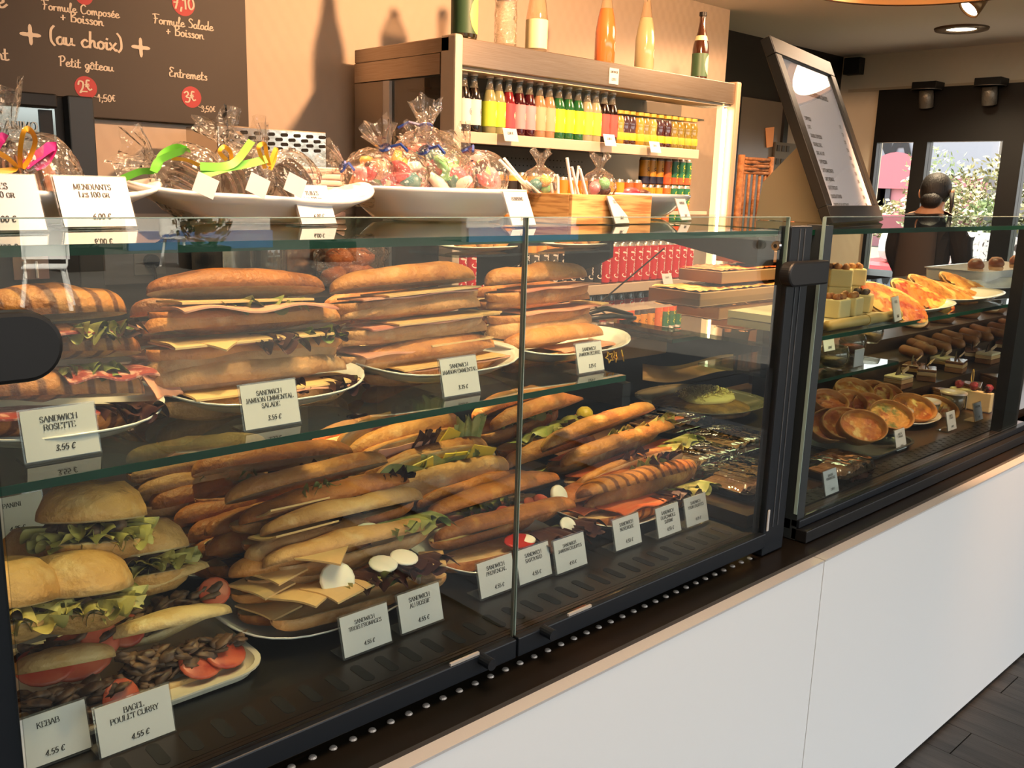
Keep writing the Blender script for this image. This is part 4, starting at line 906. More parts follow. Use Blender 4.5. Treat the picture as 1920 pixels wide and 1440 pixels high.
# salmon pile
D('browned roll with purple lettuce at its middle, front of the salmon pile', (1092, 950), (1298, 872), 1.165, w=0.08, h=0.033, open_=20, fill=0.014, tilt=42, seed=91, crust='toast',
  fills=[('salmon', -0.4, dict(l=.5, out=.004)), ('lettuce', 0.0, dict(w=.3, out=.01)), ('red_lettuce', 0.22, dict(w=.24, out=.03)), ('lettuce', .05, dict(w=.12, out=.022))])
D('golden roll with salmon and green lettuce, second of the salmon pile', (1062, 905), (1268, 828), 1.235, w=0.078, h=0.030, open_=18, fill=0.012, tilt=30, seed=92, crust='toast',
  fills=[('salmon', 0.0, dict(l=.9, out=.006)), ('red_lettuce', -0.1, dict(w=.2, out=.01, lift=.01)), ('lettuce', 0.85, dict(w=.3, out=.02))])
D('roll with salmon and pale lettuce, topmost of the salmon pile', (1028, 875), (1235, 795), 1.31, w=0.078, h=0.030, open_=26, fill=0.014, tilt=40, seed=93, crust='toast',
  fills=[('salmon', -0.3, dict(l=.6, out=.012)), ('lettuce', -0.1, dict(w=.24, out=.03, lift=.02)), ('lettuce', 0.5, dict(w=.4, out=.034, lift=.01)), ('salmon', 0.9, dict(l=.25, out=.012))])
D('striped roll with a thick salmon fold, bottom of the salmon pile', (1090, 982), (1305, 920), 1.125, dz=.010, w=0.08, h=0.028, open_=22, fill=0.016, tilt=18, seed=94, crust='grill',
  fills=[('salmon', -0.2, dict(l=.5, out=.012, wave=.005)), ('red_lettuce', 0.25, dict(w=.22, out=.016)), ('lettuce', 0.7, dict(w=.3, out=.012))])
D('dark roll end at the left under the salmon pile', (1050, 960), (1200, 905), 1.19, h=0.026, open_=6, fill=0.008, seed=95, tilt=10, crust='brown', fills=[('salmon', -0.5, dict(l=.4))])
lm = at(1096, 778, Y=1.42); lmo = MB(); lmo.lathe([(0, 0.02), (0.011, 0.018), (0.019, 0.009), (0.021, 0.0), (0.019, -0.009), (0.011, -0.017), (0, -0.02)], 20)
o = lmo.build('lemon_half', mat('lemon_skin', '#c9c23c', 0.4, bump=0.2, bscale=200), smooth=True, loc=lm, rot=(0.6, 0.3, 0)); tag(o, 'yellow green lemon on the end of the bright yellow roll', 'lemon')
# salad leaf standing between rolls is part of the rolls above

# bagels
def bagel(lab, top, bot, Y, r=0.062, tilt=10, seed=0, yaw=0, hgap=0.05):
    A = at(top[0], top[1], Y=Y); B = at(bot[0], bot[1], Y=Y); c = (A+B)/2; H = (A.z-B.z)
    t = thing('bagel_sandwich', lab, 'bagel', c, (radians(-tilt), radians(8), radians(yaw)), 'bagels at the left')
    def dome(h, sg, sd):
        prof = [(0, h*0.86), (r*.14, h*.9), (r*.35, h), (r*.6, h*.93), (r*.85, h*.62), (r*.98, h*.22), (r, 0.0), (r*.9, -h*.06), (0, -h*.04)]
        mb = MB().lathe([(a, sg*b) for a, b in prof], 28, mfun=lambda j: 0 if j < 6 else 1)
        mb.v = [(x*(1+.05*noise.noise(Vector((x*30+sd, y*30, 1)))), y, z*(1+.12*noise.noise(Vector((x*25, y*25+sd, 2))))) for x, y, z in mb.v]
        return mb
    dome(0.046, 1, seed).build('top_bun', list(CR['bagel']), t, smooth=True, loc=(0, 0, H*0.26))
    dome(0.028, -1, seed+4).build('bottom_bun', list(CR['bagel']), t, smooth=True, loc=(0, 0, -H*0.24))
    rnd = random.Random(seed); mb = MB()
    for q in range(14):
        a = -pi*1.08 + q/13*pi*1.15 + rnd.uniform(-.1, .1); M = Matrix.Rotation(a+pi/2, 4, 'Z')
        k0 = len(mb.v); ruffle(mb, 0, 0.05, -r*.72, r*(.22+rnd.random()*.22), rnd.uniform(-.012, .010), 0.008, seed+q, n=10, depth=.02)
        for i in range(k0, len(mb.v)): mb.v[i] = tuple(M @ Vector(mb.v[i]))
    mb.build('lettuce_leaf', mat('lettuce_yellow', '#a39545', 0.5, col2='#cbbf78', nscale=20, col3='#6f6a28', n3=35, c3=(.6, .7)), t, smooth=True)
    mb = MB()
    for q in range(22):
        a = rnd.uniform(0, 2*pi); d = r*.7*math.sqrt(rnd.random()); mb.blob((d*cos(a), d*sin(a), rnd.uniform(-.006, .008)), .013, q+seed, .4, sz=.7, nu=7, nv=5)
    p = mb.build('filling', M_meat, t, smooth=True); p['kind'] = 'stuff'
    mb = MB()
    for q in range(40):
        a = rnd.uniform(0, 2*pi); d = r*.8*math.sqrt(rnd.random()); z = H*.26 + .0375*math.sqrt(max(0, 1-(d/r)**2.6)) - .003
        mb.blob((d*cos(a), d*sin(a), z), .0013, q, 0, nu=5, nv=3)
    p = mb.build('seeds', mat('poppy_seed', '#6a4a2a', 0.6), t); p['kind'] = 'stuff'
    return t
bagel('seeded bagel with curly lettuce, topmost of the bagel heap', (158, 955), (186, 1028), 1.17, r=0.066, tilt=14, seed=1)
bagel('seeded bagel under the topmost one, lettuce all round', (136, 1092), (150, 1150), 1.10, r=0.066, tilt=14, seed=2)
bagel('bagel leaning at the right behind the heap, lettuce hanging out', (262, 1022), (286, 1092), 1.24, r=0.060, tilt=20, seed=3, yaw=10)
bagel('bagel half hidden behind the heap at the left', (75, 1040), (80, 1110), 1.24, r=0.06, tilt=8, seed=4)
bagel('bagel cut off by the black post at the left', (2, 1110), (8, 1170), 1.08, r=0.06, tilt=12, seed=5)
# kebab tray
a = at(490, 1262, Z=DK+0.015); b = at(60, 1395, Z=DK+0.015)
def tray(name, lab, x0, x1, y0, y1, z, h, m, r=0.03, cat='tray', lip=0.008):
    mb = MB(); n = 6
    def ring(o, z):
        pts = []
        for (cx, cy, a0) in ((x1-r, y1-r, 0), (x0+r, y1-r, pi/2), (x0+r, y0+r, pi), (x1-r, y0+r, 1.5*pi)):
            for i in range(n+1): pts.append((cx+(r+o)*cos(a0+pi/2*i/n), cy+(r+o)*sin(a0+pi/2*i/n), z))
        return pts
    rg = [ring(-0.012, z+0.002), ring(-0.004, z+0.005), ring(0.0, z+h), ring(lip, z+h+0.001), ring(lip, z+h-0.0015), ring(0.001, z+h-0.003), ring(-0.004, z), ring(-0.012, z-0.0)]
    N = len(rg[0]); v = [p for q in rg for p in q]; f = [(j*N+i, j*N+(i+1) % N, (j+1)*N+(i+1) % N, (j+1)*N+i) for j in range(len(rg)-1) for i in range(N)]
    f += [tuple(range(N)), tuple(range((len(rg)-1)*N, len(rg)*N))[::-1]]
    mb.add(v, f); o = mb.build(name, m, smooth=False); smooth_by_angle(o, 50); return tag(o, lab, cat)
tray('serving_tray', 'white rounded tray holding the four kebab rolls', 0.20, at(488, 1240, Z=DK+.012).x, 1.045, 1.29, DK+0.001, 0.014, mat('cream_melamine', '#ddd2c0', 0.25), r=0.04)
KF = [('meat', 0, dict(w=.92, n=46)), ('tomato', 0.2, dict(r=.026, ax=40, z=-.006, sx=1.2)), ('tomato', 0.62, dict(r=.024, ax=35, z=-.004, sx=1.2))]
kb = dict(crust='pita', name='kebab_roll', cat='kebab', g='kebab rolls on the white tray')
D('kebab roll leaning open with tomato at both ends, back right of the tray', (196, 1205), (408, 1118), 1.20, w=0.082, h=0.020, open_=26, fill=0.030, tilt=20, seed=101, fills=[('meat', 0, dict(w=.9, n=44)), ('tomato', -0.75, dict(r=.024, ax=50)), ('tomato', 0.8, dict(r=.022, ax=50, z=.006))], **kb)
D('kebab roll with two tomato slices, front right of the tray', (212, 1285), (440, 1225), 1.125, w=0.085, h=0.022, open_=20, fill=0.040, tilt=16, seed=102, fills=KF, **kb)
D('kebab roll spilling big tomato slices, back left of the tray', (40, 1262), (185, 1215), 1.17, w=0.082, h=0.020, open_=26, fill=0.032, tilt=22, seed=103, longer=1.12,
  fills=[('meat', 0, dict(w=.9, n=34)), ('tomato', -0.5, dict(r=.03, ax=40, z=-.004, sx=1.2)), ('tomato', 0.2, dict(r=.034, ax=45, z=-.006, sx=1.3)), ('tomato', .75, dict(r=.026, ax=60, z=.006))], **kb)
D('kebab roll dark with meat, front left of the tray', (36, 1362), (210, 1322), 1.10, w=0.085, h=0.022, open_=20, fill=0.042, tilt=16, seed=104, longer=1.1, fills=[('meat', 0, dict(w=.95, n=50)), ('tomato', .85, dict(r=.026, ax=70, z=-.004))], **kb)
# price cards on the deck
GD = 'price cards along the lower deck'
for (bl, ls, lab, w) in [((102, 1432), ['KEBAB'], 'white price card reading KEBAB beside the black post', .082), ((262, 1400), ['BAGEL', 'POULET CURRY'], 'white price card reading BAGEL POULET CURRY in front of the kebab tray', .086),
        ((692, 1222), ['SANDWICH', 'TROIS FROMAGES'], 'white price card reading TROIS FROMAGES on the lower deck', .08), ((794, 1178), ['SANDWICH', 'AU ROSBIF'], 'white price card reading AU ROSBIF on the lower deck', .078),
        ((936, 1115), ['SANDWICH', 'PROVENCAL'], 'white price card reading PROVENCAL just left of the pane joint', .076), ((1006, 1090), ['SANDWICH', 'SAVOYARD'], 'white price card reading SAVOYARD just right of the pane joint', .076),
        ((1074, 1070), ['SANDWICH', 'JAMBON CRUDITES'], 'white price card reading JAMBON CRUDITES on the lower deck', .076), ((1180, 1028), ['SANDWICH', 'NORDIQUE'], 'white price card reading NORDIQUE in front of the salmon pile', .074),
        ((1257, 1005), ['SANDWICH', 'GUACAMOLE', 'SURIMI'], 'white price card reading GUACAMOLE SURIMI on the lower deck', .07), ((1309, 985), ['SANDWICH', 'THON CRUDITES'], 'white price card reading THON CRUDITES nearest the case end', .072)]:
    price_tag(lab, bl, ls, DK, w=w, price='4.55 €', group=GD, hl=0.0062 if len(ls[-1]) < 13 else 0.0054)
price_tag('dim card reading PANINI in the shade at the back left', at(32, 1010, Y=1.45), ['PANINI'], 0, price='4.25 €', group=GD, w=.085, h=.062)
# ================================================================= BACK WALL: BLACKBOARD, COFFEE MACHINE, WORKTOP
BX1 = at(467, 240, Y=3.20).x; BZ0 = at(467, 240, Y=3.20).z
bb = thing('menu_blackboard', 'dark menu board with chalk script and red price discs on the wall', 'blackboard', (0.7, 3.22, BZ0))
lo(MB().box(-0.5, BX1, 3.20, 3.238, BZ0, 2.40), 'board', mat('chalkboard', '#352e28', 0.6), bb, bevel=0.002)
M_chalk = mat('chalk_ink', '#d8cdbd', 0.8); M_disc = mat('price_red', '#b0363c', 0.6)
BY = 3.1985
def chalk(text, p0, p1, nm='lettering', thick=0.13):
    a = at(*p0, Y=BY); b = at(*p1, Y=BY); w = (b-a).length; probe = text_mb(text, 1.0, 'hand'); h = w/probe.width
    mb = text_mb(text, h, 'hand', thick, thick*0.75, align='l'); mb.v = [(x, y*.80, z) for x, y, z in mb.v]; ang = math.atan2(b.z-a.z, b.x-a.x)
    M = Matrix.Translation(a-Vector(bb.location)) @ Euler((radians(90), 0, 0)).to_matrix().to_4x4() @ Matrix.Rotation(ang, 4, 'Z')
    return mb.build(nm, M_chalk, bb, M=M)
def disc(px, py, r):
    c = at(px, py, Y=3.1993); rr = (at(px+r, py, Y=3.1993)-c).length*0.83
    M = Matrix.Translation(c-Vector(bb.location)) @ Euler((radians(90), 0, 0)).to_matrix().to_4x4()
    return MB().lathe([(0, 0.0004), (rr, 0.0004), (rr, -0.0005)], 28).build('price_disc', M_disc, bb, M=M)
for t_, p0, p1 in [('Formule Composée', (80, 17), (224, 34)), ('+ Boisson', (113, 38), (194, 49)), ('(au choix)', (94, 81), (230, 96)), ('Petit gâteau', (112, 123), (213, 134)),
                   ('Formule Salade', (288, 43), (400, 58)), ('+ Boisson', (311, 64), (382, 74)), ('Entremets', (317, 143), (389, 151)), ('nt', (-6, 112), (17, 113)), ('e', (-4, 14), (13, 13)),
                   ('1,50€', (184, 190), (217, 191)), ('3,50€', (377, 209), (404, 210))]:
    chalk(t_, p0, p1)
for (px, py, r) in ((161, 164, 25), (359, 182, 22), (344, 7, 25), (157, -8, 20)): disc(px, py, r)
BY = 3.1975
chalk('2€', (150, 174), (174, 170)); chalk('3€', (347, 192), (368, 190)); chalk('7,10', (324, 15), (366, 18)); chalk('€', (-3, 172), (4, 172))
def dash(p0, p1):
    a = at(*p0, Y=BY)-Vector(bb.location); b = at(*p1, Y=BY)-Vector(bb.location)
    MB().tube([a, b], 0.0012, 4).build('strike_line', M_chalk, bb)
dash((176, 181), (206, 187)); dash((371, 200), (399, 208))
for (px, py, r) in ((57, 65, 24), (264, 89, 21)):
    c = at(px, py, Y=3.1985)-Vector(bb.location); R = (at(px+r, py, Y=3.1985)-at(px, py, Y=3.1985)).length*0.84
    pts = []
    for i in range(48):
        a = 2*pi*i/48; k = R*(0.30+0.70*abs(cos(2*a))**4); pts.append((c.x+k*cos(a), c.y, c.z+k*sin(a)))
    MB().prism(pts, (0, 0.0012, 0)).build('chalk_star', M_chalk, bb)
# coffee machine at the left edge
cm = thing('coffee_machine', 'black framed coffee machine with mirror front at the left edge', 'coffee machine', (0.6, 2.75, 1.03))
a = at(165, 195, Y=2.70); b = at(108, 195, Y=2.70); zt = at(60, 190, Y=2.70).z
lo(MB().box(-0.1, a.x, 2.70, 3.05, 1.04, zt+0.02), 'body', M_black, cm, bevel=0.006)
lo(MB().box(b.x+.012, a.x, 2.655, 2.699, 1.06, zt+0.02), 'side_column', mat('slate_panel', '#2d3133', 0.4), cm, bevel=0.004)
lo(MB().box(-0.1, b.x-0.014, 2.655, 2.699, zt-0.015, zt+0.02), 'top_band', M_black, cm, bevel=0.004)
lo(MB().box(-0.1, b.x-0.012, 2.690, 2.699, 1.25, zt-0.016), 'mirror_panel', mat('mirror_grey', '#8b9290', 0.12, metal=0.9), cm)
lo(MB().box(-0.1, b.x+0.012, 2.655, 2.699, 1.04, 1.249), 'lower_front', M_black, cm)
pa = at(85, 205, Y=2.686); lo(MB().box(pa.x-0.016, pa.x+0.016, 2.684, 2.690, 1.26, zt-0.02), 'divider_bar', M_black, cm)
p0 = at(11, 241, Y=2.683); mbt = text_mb('ANIMO', 0.020, 'caps', 0.13, 0.09, align='l')
mbt.build('lettering', mat('pale_letter', '#c9cfcc', 0.5), cm, M=Matrix.Translation(p0-Vector(cm.location)) @ Euler((radians(90), 0, 0)).to_matrix().to_4x4())
pm0 = at(22, 478, Y=2.65); pm1 = at(92, 522, Y=2.65)
lo(MB().box(pm0.x, pm1.x, 2.645, 2.654, pm1.z, pm0.z), 'display_panel', mat('maroon_panel', '#6b4a55', 0.3, col2='#7d6a52', nscale=6), cm)
for px in (46, 69):
    p = at(px, 500, Y=2.64); lo(MB().tube([(p.x, 2.642, p.z+.014), (p.x, 2.64, p.z-.03)], 0.0035, 6), 'handle', M_card, cm)
# grey backsplash worktop behind the counter
wt = thing('back_worktop', 'grey worktop along the back wall below the menu board', 'worktop', (0.9, 2.9, 0))
lo(MB().box(-0.6, 1.98, 2.62, 3.235, 0.0, 0.985), 'cabinet', mat('grey_cabinet', '#4b4640', 0.5), wt)
lo(MB().box(-0.6, 1.99, 2.60, 3.237, 0.987, 1.03), 'slab', mat('dark_slab', '#1d1c1b', 0.35), wt)
lo(MB().box(0.75, 1.98, 3.225, 3.238, 1.031, 1.36), 'backsplash', mat('grey_splash', '#77706a', 0.45), wt)
p = at(281, 489, Y=3.218)
so = thing('power_socket', 'grey wall socket with a black plug and cable', 'socket', p)
MB().box(-0.055, 0.055, 0.0, 0.006, -0.05, 0.05).build('socket_plate', mat('socket_grey', '#8d867d', 0.4), so, bevel=0.004)
MB().tube([(0, -0.03, 0), (0, -0.002, 0)], 0.024, 16).build('plug', M_black, so)
MB().tube([(0, -0.028, -0.012), (0.004, -0.035, -0.06), (0.0, -0.03, -0.10), (-0.02, -0.03, -0.15)], 0.006, 8).build('cable', M_black, so, smooth=True)
# pierced chrome box
a = at(408, 243, Y=2.86); b = at(613, 305, Y=2.86)
pz = thing('pierced_metal_box', 'chrome box with rows of oblong slots standing under the menu board', 'metal box', ((a.x+b.x)/2, 2.95, 1.03))
W2 = (b.x-a.x)/2; zb, zt2 = b.z+0.02-1.03, a.z+0.015-1.03
MB().box(-W2, W2, -0.09, 0.15, 0.0, zt2).build('shell', mat('mirror_steel', '#cfc6b8', 0.16, metal=1.0, bump=0.12, bscale=12), pz, bevel=0.004)
mbs = None
for j in range(4):
    for i in range(8):
        x = -W2+0.03+i*(2*W2-0.06)/7 + (0.012 if j % 2 else -0.008); z = zb+0.018+j*(zt2-zb-0.03)/3.4
        if mbs is None:
            pts = [(0.006*cos(q)+(0.007 if cos(q) > 0 else -0.007), -0.0925, 0.006*sin(q)) for q in [2*pi*n/12 for n in range(12)]]
            o = MB().prism(pts, (0, 0.0024, 0)).build('slot', M_hole, pz); mbs = o.data
        else: o = bpy.data.objects.new('slot', mbs); COL.objects.link(o); o.parent = pz
        o.location = (x, 0, z)
# things on the worktop seen through the case
p = at(505, 530, Y=2.8)
jr = thing('glass_jar', 'clear glass jar with a steel lid standing on the back worktop', 'jar', (p.x, 2.8, 1.031))
MB().lathe([(0, 0.002), (0.055, 0.002), (0.06, 0.01), (0.06, 0.17), (0.05, 0.19), (0.046, 0.19), (0.056, 0.168), (0.056, 0.012), (0, 0.008)], 24).build('glass', clear_mat('jar_glass', '#d9dedb', refl=2.0, body='#999999', bodyfac=0.12), jr, smooth=True)
MB().lathe([(0, 0.235), (0.05, 0.235), (0.056, 0.228), (0.056, 0.192), (0, 0.192)], 24).build('lid', M_chrome, jr, smooth=True)
p = at(660, 540, Y=2.75)
bgp = thing('bread_bag', 'clear plastic bag of brown bread rolls on the back worktop', 'bread bag', (p.x, 2.76, 1.031))
for i, (x, y, z) in enumerate([(-.06, 0, .04), (.05, .01, .042), (0, -.02, .045), (-.02, .04, .1), (.05, .03, .105)]):
    MB().blob((x, y, z), 0.055, i, 0.2, sx=1.1, sz=0.72).build('bread_roll', CR['brown'][0], bgp, smooth=True)
M_cello = clear_mat('cellophane', '#f8f4ee', refl=2.0, rough=0.08, body='#e8ddd0', bodyfac=0.06, bump=0.9, bscale=45)
MB().blob((0, 0, .1), 0.13, 9, 0.35, sx=1.1, sy=.75, sz=.85, nu=20, nv=14, fr=4).build('plastic_wrap', M_cello, bgp)

# ================================================================= ON THE TOP GLASS
TG = TZ
def boat_bowl(lab, cx, cy, rx, ry, h, tips, base=0.55, wave=0.0, name='boat_bowl', n=56, m=None, dip=0.0, th=0.006):
    prof = [(0.0, 0.0), (base*.8, 0.0), (base, 0.06), (base+(1-base)*.35, 0.35), (base+(1-base)*.75, 0.75), (1.0, 1.0)]
    mb = MB()
    def P(r, z, a, t):
        ca, sa = cos(a), sin(a); k = 1.0/((abs(ca)**2.3+abs(sa)**2.3)**(1/2.3))
        H = h*(1 + tips*abs(ca)**4 - dip*abs(sa)**3*1.0 + wave*sin(3*a+1.0))
        return (rx*r*ca*k, ry*r*sa*k, H*z + t)
    rings = [(r, z, th) for r, z in prof] + [(1.012, 1.0, th*.4), (1.0, 0.985, -0.001)] + [(r*.985, z*.97, 0.0) for r, z in prof[::-1][1:]]
    v = [P(r, z, 2*pi*i/n, t) for (r, z, t) in rings for i in range(n)]
    mb.add(v, [(j*n+i, j*n+(i+1) % n, (j+1)*n+(i+1) % n, (j+1)*n+i) for j in range(len(rings)-1) for i in range(n)])
    o = mb.build(name, m or M_porcelain, smooth=True, loc=(cx, cy, TG+0.0015)); return tag(o, lab, 'bowl')
A0 = at(238, 352, Y=1.29); A1 = at(684, 362, Y=1.29)
boat_bowl('white wavy porcelain boat bowl holding bags of dark thin biscuits', (A0.x+A1.x)/2, 1.29, (A1.x-A0.x)/2, 0.100, 0.036, 0.50, wave=0.10, dip=0.12)
C1 = at(288, 350, Y=1.30)
boat_bowl('white porcelain boat bowl at the left edge holding brown biscuits', C1.x-0.20, 1.30, 0.20, 0.12, 0.036, 0.45, wave=0.06)
B0 = at(670, 374, Y=1.33); B1 = at(952, 374, Y=1.33)
boat_bowl('large plain white oval bowl heaped with candy bags', (B0.x+B1.x)/2, 1.33, (B1.x-B0.x)/2, 0.13, 0.052, 0.0, base=0.72, name='oval_bowl')
D0 = at(1145, 376, Y=1.42); D1 = at(1262, 376, Y=1.42)
boat_bowl('small white bowl with a few candies beside the wooden crate', (D0.x+D1.x)/2, 1.42, (D1.x-D0.x)/2, 0.10, 0.050, 0.0, base=0.5, name='small_bowl')

CANDY = [mat('candy_'+n, c, 0.35, coat=0.2, rnd=0.05) for n, c in (('pink', '#d96a74'), ('red', '#c23a46'), ('mint', '#7fd08a'), ('white', '#efe6dc'), ('teal', '#3d7a7c'), ('cola', '#4a2a22'), ('peach', '#e39a7c'), ('rose', '#e79aa6'), ('yellow', '#d9b24a'))]
M_tie = mat('blue_tie', '#20408a', 0.4)
def wrap_mesh(r, neck, flare, seed):
    """crumpled bag: round body gathered at the neck, open flare above; local +z runs to the neck"""
    mb = MB(); prof = []
    for i in range(11):
        a = pi*i/13; prof.append((r*sin(a)*(1 if i else .05), -r*.9*cos(a)))
    prof += [(r*.34, r*.86), (neck, r*1.02), (neck*1.1, r*1.08), (flare*.6, r*1.35), (flare, r*1.75)]
    n = 26; v = []
    for j, (rr, z) in enumerate(prof):
        for i in range(n):
            a = 2*pi*i/n; k = 1+0.12*noise.noise(Vector((cos(a)*3+seed, sin(a)*3, z*40)))+ (0.16*sin(a*9+seed) if j > 9 else 0)
            v.append((rr*k*cos(a), rr*k*sin(a), z+(0.25*flare*sin(a*4+seed) if j == len(prof)-1 else 0)))
    mb.add(v, [(j*n+i, j*n+(i+1) % n, (j+1)*n+(i+1) % n, (j+1)*n+i) for j in range(len(prof)-1) for i in range(n)])
    return mb
def candy_bag(lab, c, r, axis, seed, flare=0.03, sq=0.9):
    r *= 1.15
    q = Vector(axis).normalized().to_track_quat('Z', 'Y')
    t = thing('candy_bag', lab, 'candy bag', c, q.to_euler(), 'cellophane bags of candy in the oval bowl')
    wrap_mesh(r, r*.16, flare, seed).build('cellophane', M_cello, t)
    rnd = random.Random(seed)
    for i in range(15):
        d = Vector((rnd.gauss(0, 1), rnd.gauss(0, 1), rnd.gauss(0, 1))).normalized()*r*.62*(0.55+.45*rnd.random()); d.z = d.z*.8-r*.08
        k = rnd.random(); m = CANDY[rnd.randrange(len(CANDY))]
        if k < .4:
            e = Vector((rnd.gauss(0, 1), rnd.gauss(0, 1), rnd.gauss(0, 1))).normalized()*r*.55; s = d.cross(e)*0.5/r
            MB().tube([d-e, d-e*.4+s, d+e*.4+s, d+e], [r*.13, r*.19, r*.19, r*.11], 8).build('candy', m, t, smooth=True)
        else: MB().blob(d, r*(.28+.12*rnd.random()), i+seed, .25, sx=1.3, sz=.6, nu=10, nv=6, M=Euler((rnd.random()*3, rnd.random()*3, 0)).to_matrix().to_4x4()).build('candy', m, t, smooth=True)
    mb = MB(); mb.lathe([(r*.17, r*.98), (r*.22, r*1.03), (r*.17, r*1.09)], 12); mb.tube([(0, 0, r*1.03), (r*.5, r*.1, r*1.1), (r*.8, -r*.1, r*1.0)], r*.045, 5)
    mb.build('tie', M_tie, t)
    return t
for lab, px, Y, r, ax, sd, fl in [('candy bag at the left end of the oval bowl, neck pointing left', (692, 334), 1.34, .044, (-1, .1, .35), 1, .03), ('candy bag with mint shapes and a loose blue tie, left of the heap', (742, 334), 1.33, .050, (-.5, -.2, .8), 2, .03),
        ('candy bag on top of the heap behind', (800, 300), 1.37, .055, (.2, .3, .9), 3, .03), ('candy bag with a big white disc in front of the heap', (826, 334), 1.325, .054, (-.55, -.1, .6), 4, .03),
        ('candy bag at the right with its clear neck standing up', (898, 336), 1.33, .050, (-.45, .15, .9), 5, .028), ('candy bag lying low behind the middle of the heap', (780, 338), 1.37, .045, (.8, .2, .3), 6, .03)]:
    candy_bag(lab, at(px[0], px[1], Y=Y), r, ax, sd, fl)
# biscuits bags
M_choc = mat('dark_biscuit', '#3a2a22', 0.45, col2='#53392a', nscale=30); M_tuile = mat('brown_biscuit', '#8a5f48', 0.6, col2='#6b4534', nscale=20)
def ribbon(pts, w, mb):
    pts = [Vector(p) for p in spline3(pts)]
    v = []; 
    for i, p in enumerate(pts):
        t = (pts[min(i+1, len(pts)-1)]-pts[max(i-1, 0)]).normalized(); s = t.cross(Vector((.6, -.7, .3))).normalized()*w/2; v += [p-s, p+s]
    return mb.add(v, [(2*i, 2*i+1, 2*i+3, 2*i+2) for i in range(len(pts)-1)])
def spline3(pts, k=6):
    out = []
    for i in range(len(pts)-1):
        p = [Vector(pts[max(0, min(len(pts)-1, i+d))]) for d in (-1, 0, 1, 2)]
        for j in range(k):
            t = j/k; out.append(0.5*((2*p[1])+(-p[0]+p[2])*t+(2*p[0]-5*p[1]+4*p[2]-p[3])*t*t+(-p[0]+3*p[1]-3*p[2]+p[3])*t**3))
    return out+[Vector(pts[-1])]
def biscuit_bag(lab, c, m, axis, seed, rib, card=None, r=.055, n=9):
    q = Vector(axis).normalized().to_track_quat('Z', 'Y')
    t = thing('biscuit_bag', lab, 'biscuit bag', c, q.to_euler(), 'cellophane biscuit bags in the boat bowls')
    wrap_mesh(r, r*.15, .035, seed).build('cellophane', M_cello, t)
    rnd = random.Random(seed)
    for i in range(n):
        M = Matrix.Translation((rnd.uniform(-.004, .004), (i-n/2)*.0066, -r*.12)) @ Euler((radians(82), rnd.uniform(-.2, .2), rnd.uniform(-.12, .12))).to_matrix().to_4x4()
        mb = MB().lathe([(0, .002), (r*.6, .002), (r*.64, 0), (r*.6, -.002), (0, -.002)], 14, M=M); mb.build('biscuit', m, t)
    Mi = q.to_matrix().inverted()
    for col, w, pts in rib:
        mb = MB(); ribbon([Mi @ (at(px, py, Y=Yr)-Vector(c)) for (px, py, Yr) in pts], w, mb)
        mb.build('ribbon', mat('ribbon_'+col, {'green': '#6fc23a', 'yellow': '#e0a22a', 'pink': '#cf2f86'}[col], 0.5), t, smooth=True)
    if card:
        p = Mi @ (at(card[0], card[1], Y=card[2])-Vector(c)); X = Mi @ Vector((.030, .004, -.012)); Z = Mi @ Vector((.010, 0, .024))
        MB().prism([p-X*.5-Z*.5, p+X*.5-Z*.5, p+X*.5+Z*.5, p-X*.5+Z*.5], Mi @ Vector((0, .001, 0))).build('label_card', M_card, t)
    return t
Y1 = 1.29
biscuit_bag('bag of dark biscuits tied with a green ribbon, left in the wavy bowl', at(352, 340, Y=Y1), M_choc, (-1, -.05, .5), 11,
    [('green', .010, [(228, 336, 1.2), (262, 322, 1.2), (290, 318, 1.2), (305, 290, 1.2), (330, 276, 1.2), (348, 280, 1.2)]), ('green', .010, [(288, 322, 1.19), (300, 300, 1.19), (345, 282, 1.19), (350, 284, 1.2)]), ('yellow', .006, [(322, 297, 1.2), (350, 300, 1.2), (374, 310, 1.2)])], (386, 348, 1.17))
biscuit_bag('bag of dark biscuits with long green and curled yellow ribbons, middle of the wavy bowl', at(450, 338, Y=Y1), M_choc, (-.4, 0, 1), 12,
    [('green', .011, [(375, 312, 1.2), (420, 312, 1.2), (445, 300, 1.2), (472, 264, 1.2)]), ('green', .011, [(376, 330, 1.2), (420, 316, 1.2), (470, 306, 1.2), (500, 298, 1.2)]), ('yellow', .006, [(425, 300, 1.21), (412, 285, 1.21), (420, 275, 1.21), (432, 285, 1.21), (434, 300, 1.21)])], (484, 348, 1.17))
biscuit_bag('bag of dark biscuits with yellow curls, right in the wavy bowl', at(536, 345, Y=Y1), M_choc, (-.7, 0, .8), 13,
    [('yellow', .006, [(497, 316, 1.2), (488, 290, 1.2), (485, 275, 1.2), (496, 270, 1.2), (500, 290, 1.2), (505, 310, 1.2)]), ('yellow', .006, [(505, 312, 1.2), (512, 290, 1.2), (518, 278, 1.2), (514, 300, 1.2), (506, 318, 1.2)])], (554, 347, 1.17))
biscuit_bag('bag of brown biscuits with yellow loop and pink ribbon, at the left edge', at(55, 335, Y=1.26), M_tuile, (-.3, .1, 1), 14,
    [('yellow', .009, [(38, 315, 1.2), (38, 280, 1.2), (45, 246, 1.2), (58, 246, 1.2), (66, 265, 1.2), (56, 295, 1.2), (42, 316, 1.2)]), ('pink', .018, [(44, 312, 1.21), (70, 292, 1.21), (98, 274, 1.21), (86, 300, 1.21), (62, 312, 1.21)]), ('yellow', .008, [(-6, 285, 1.2), (16, 298, 1.2), (30, 316, 1.2), (-8, 322, 1.2)])], None, r=.062)
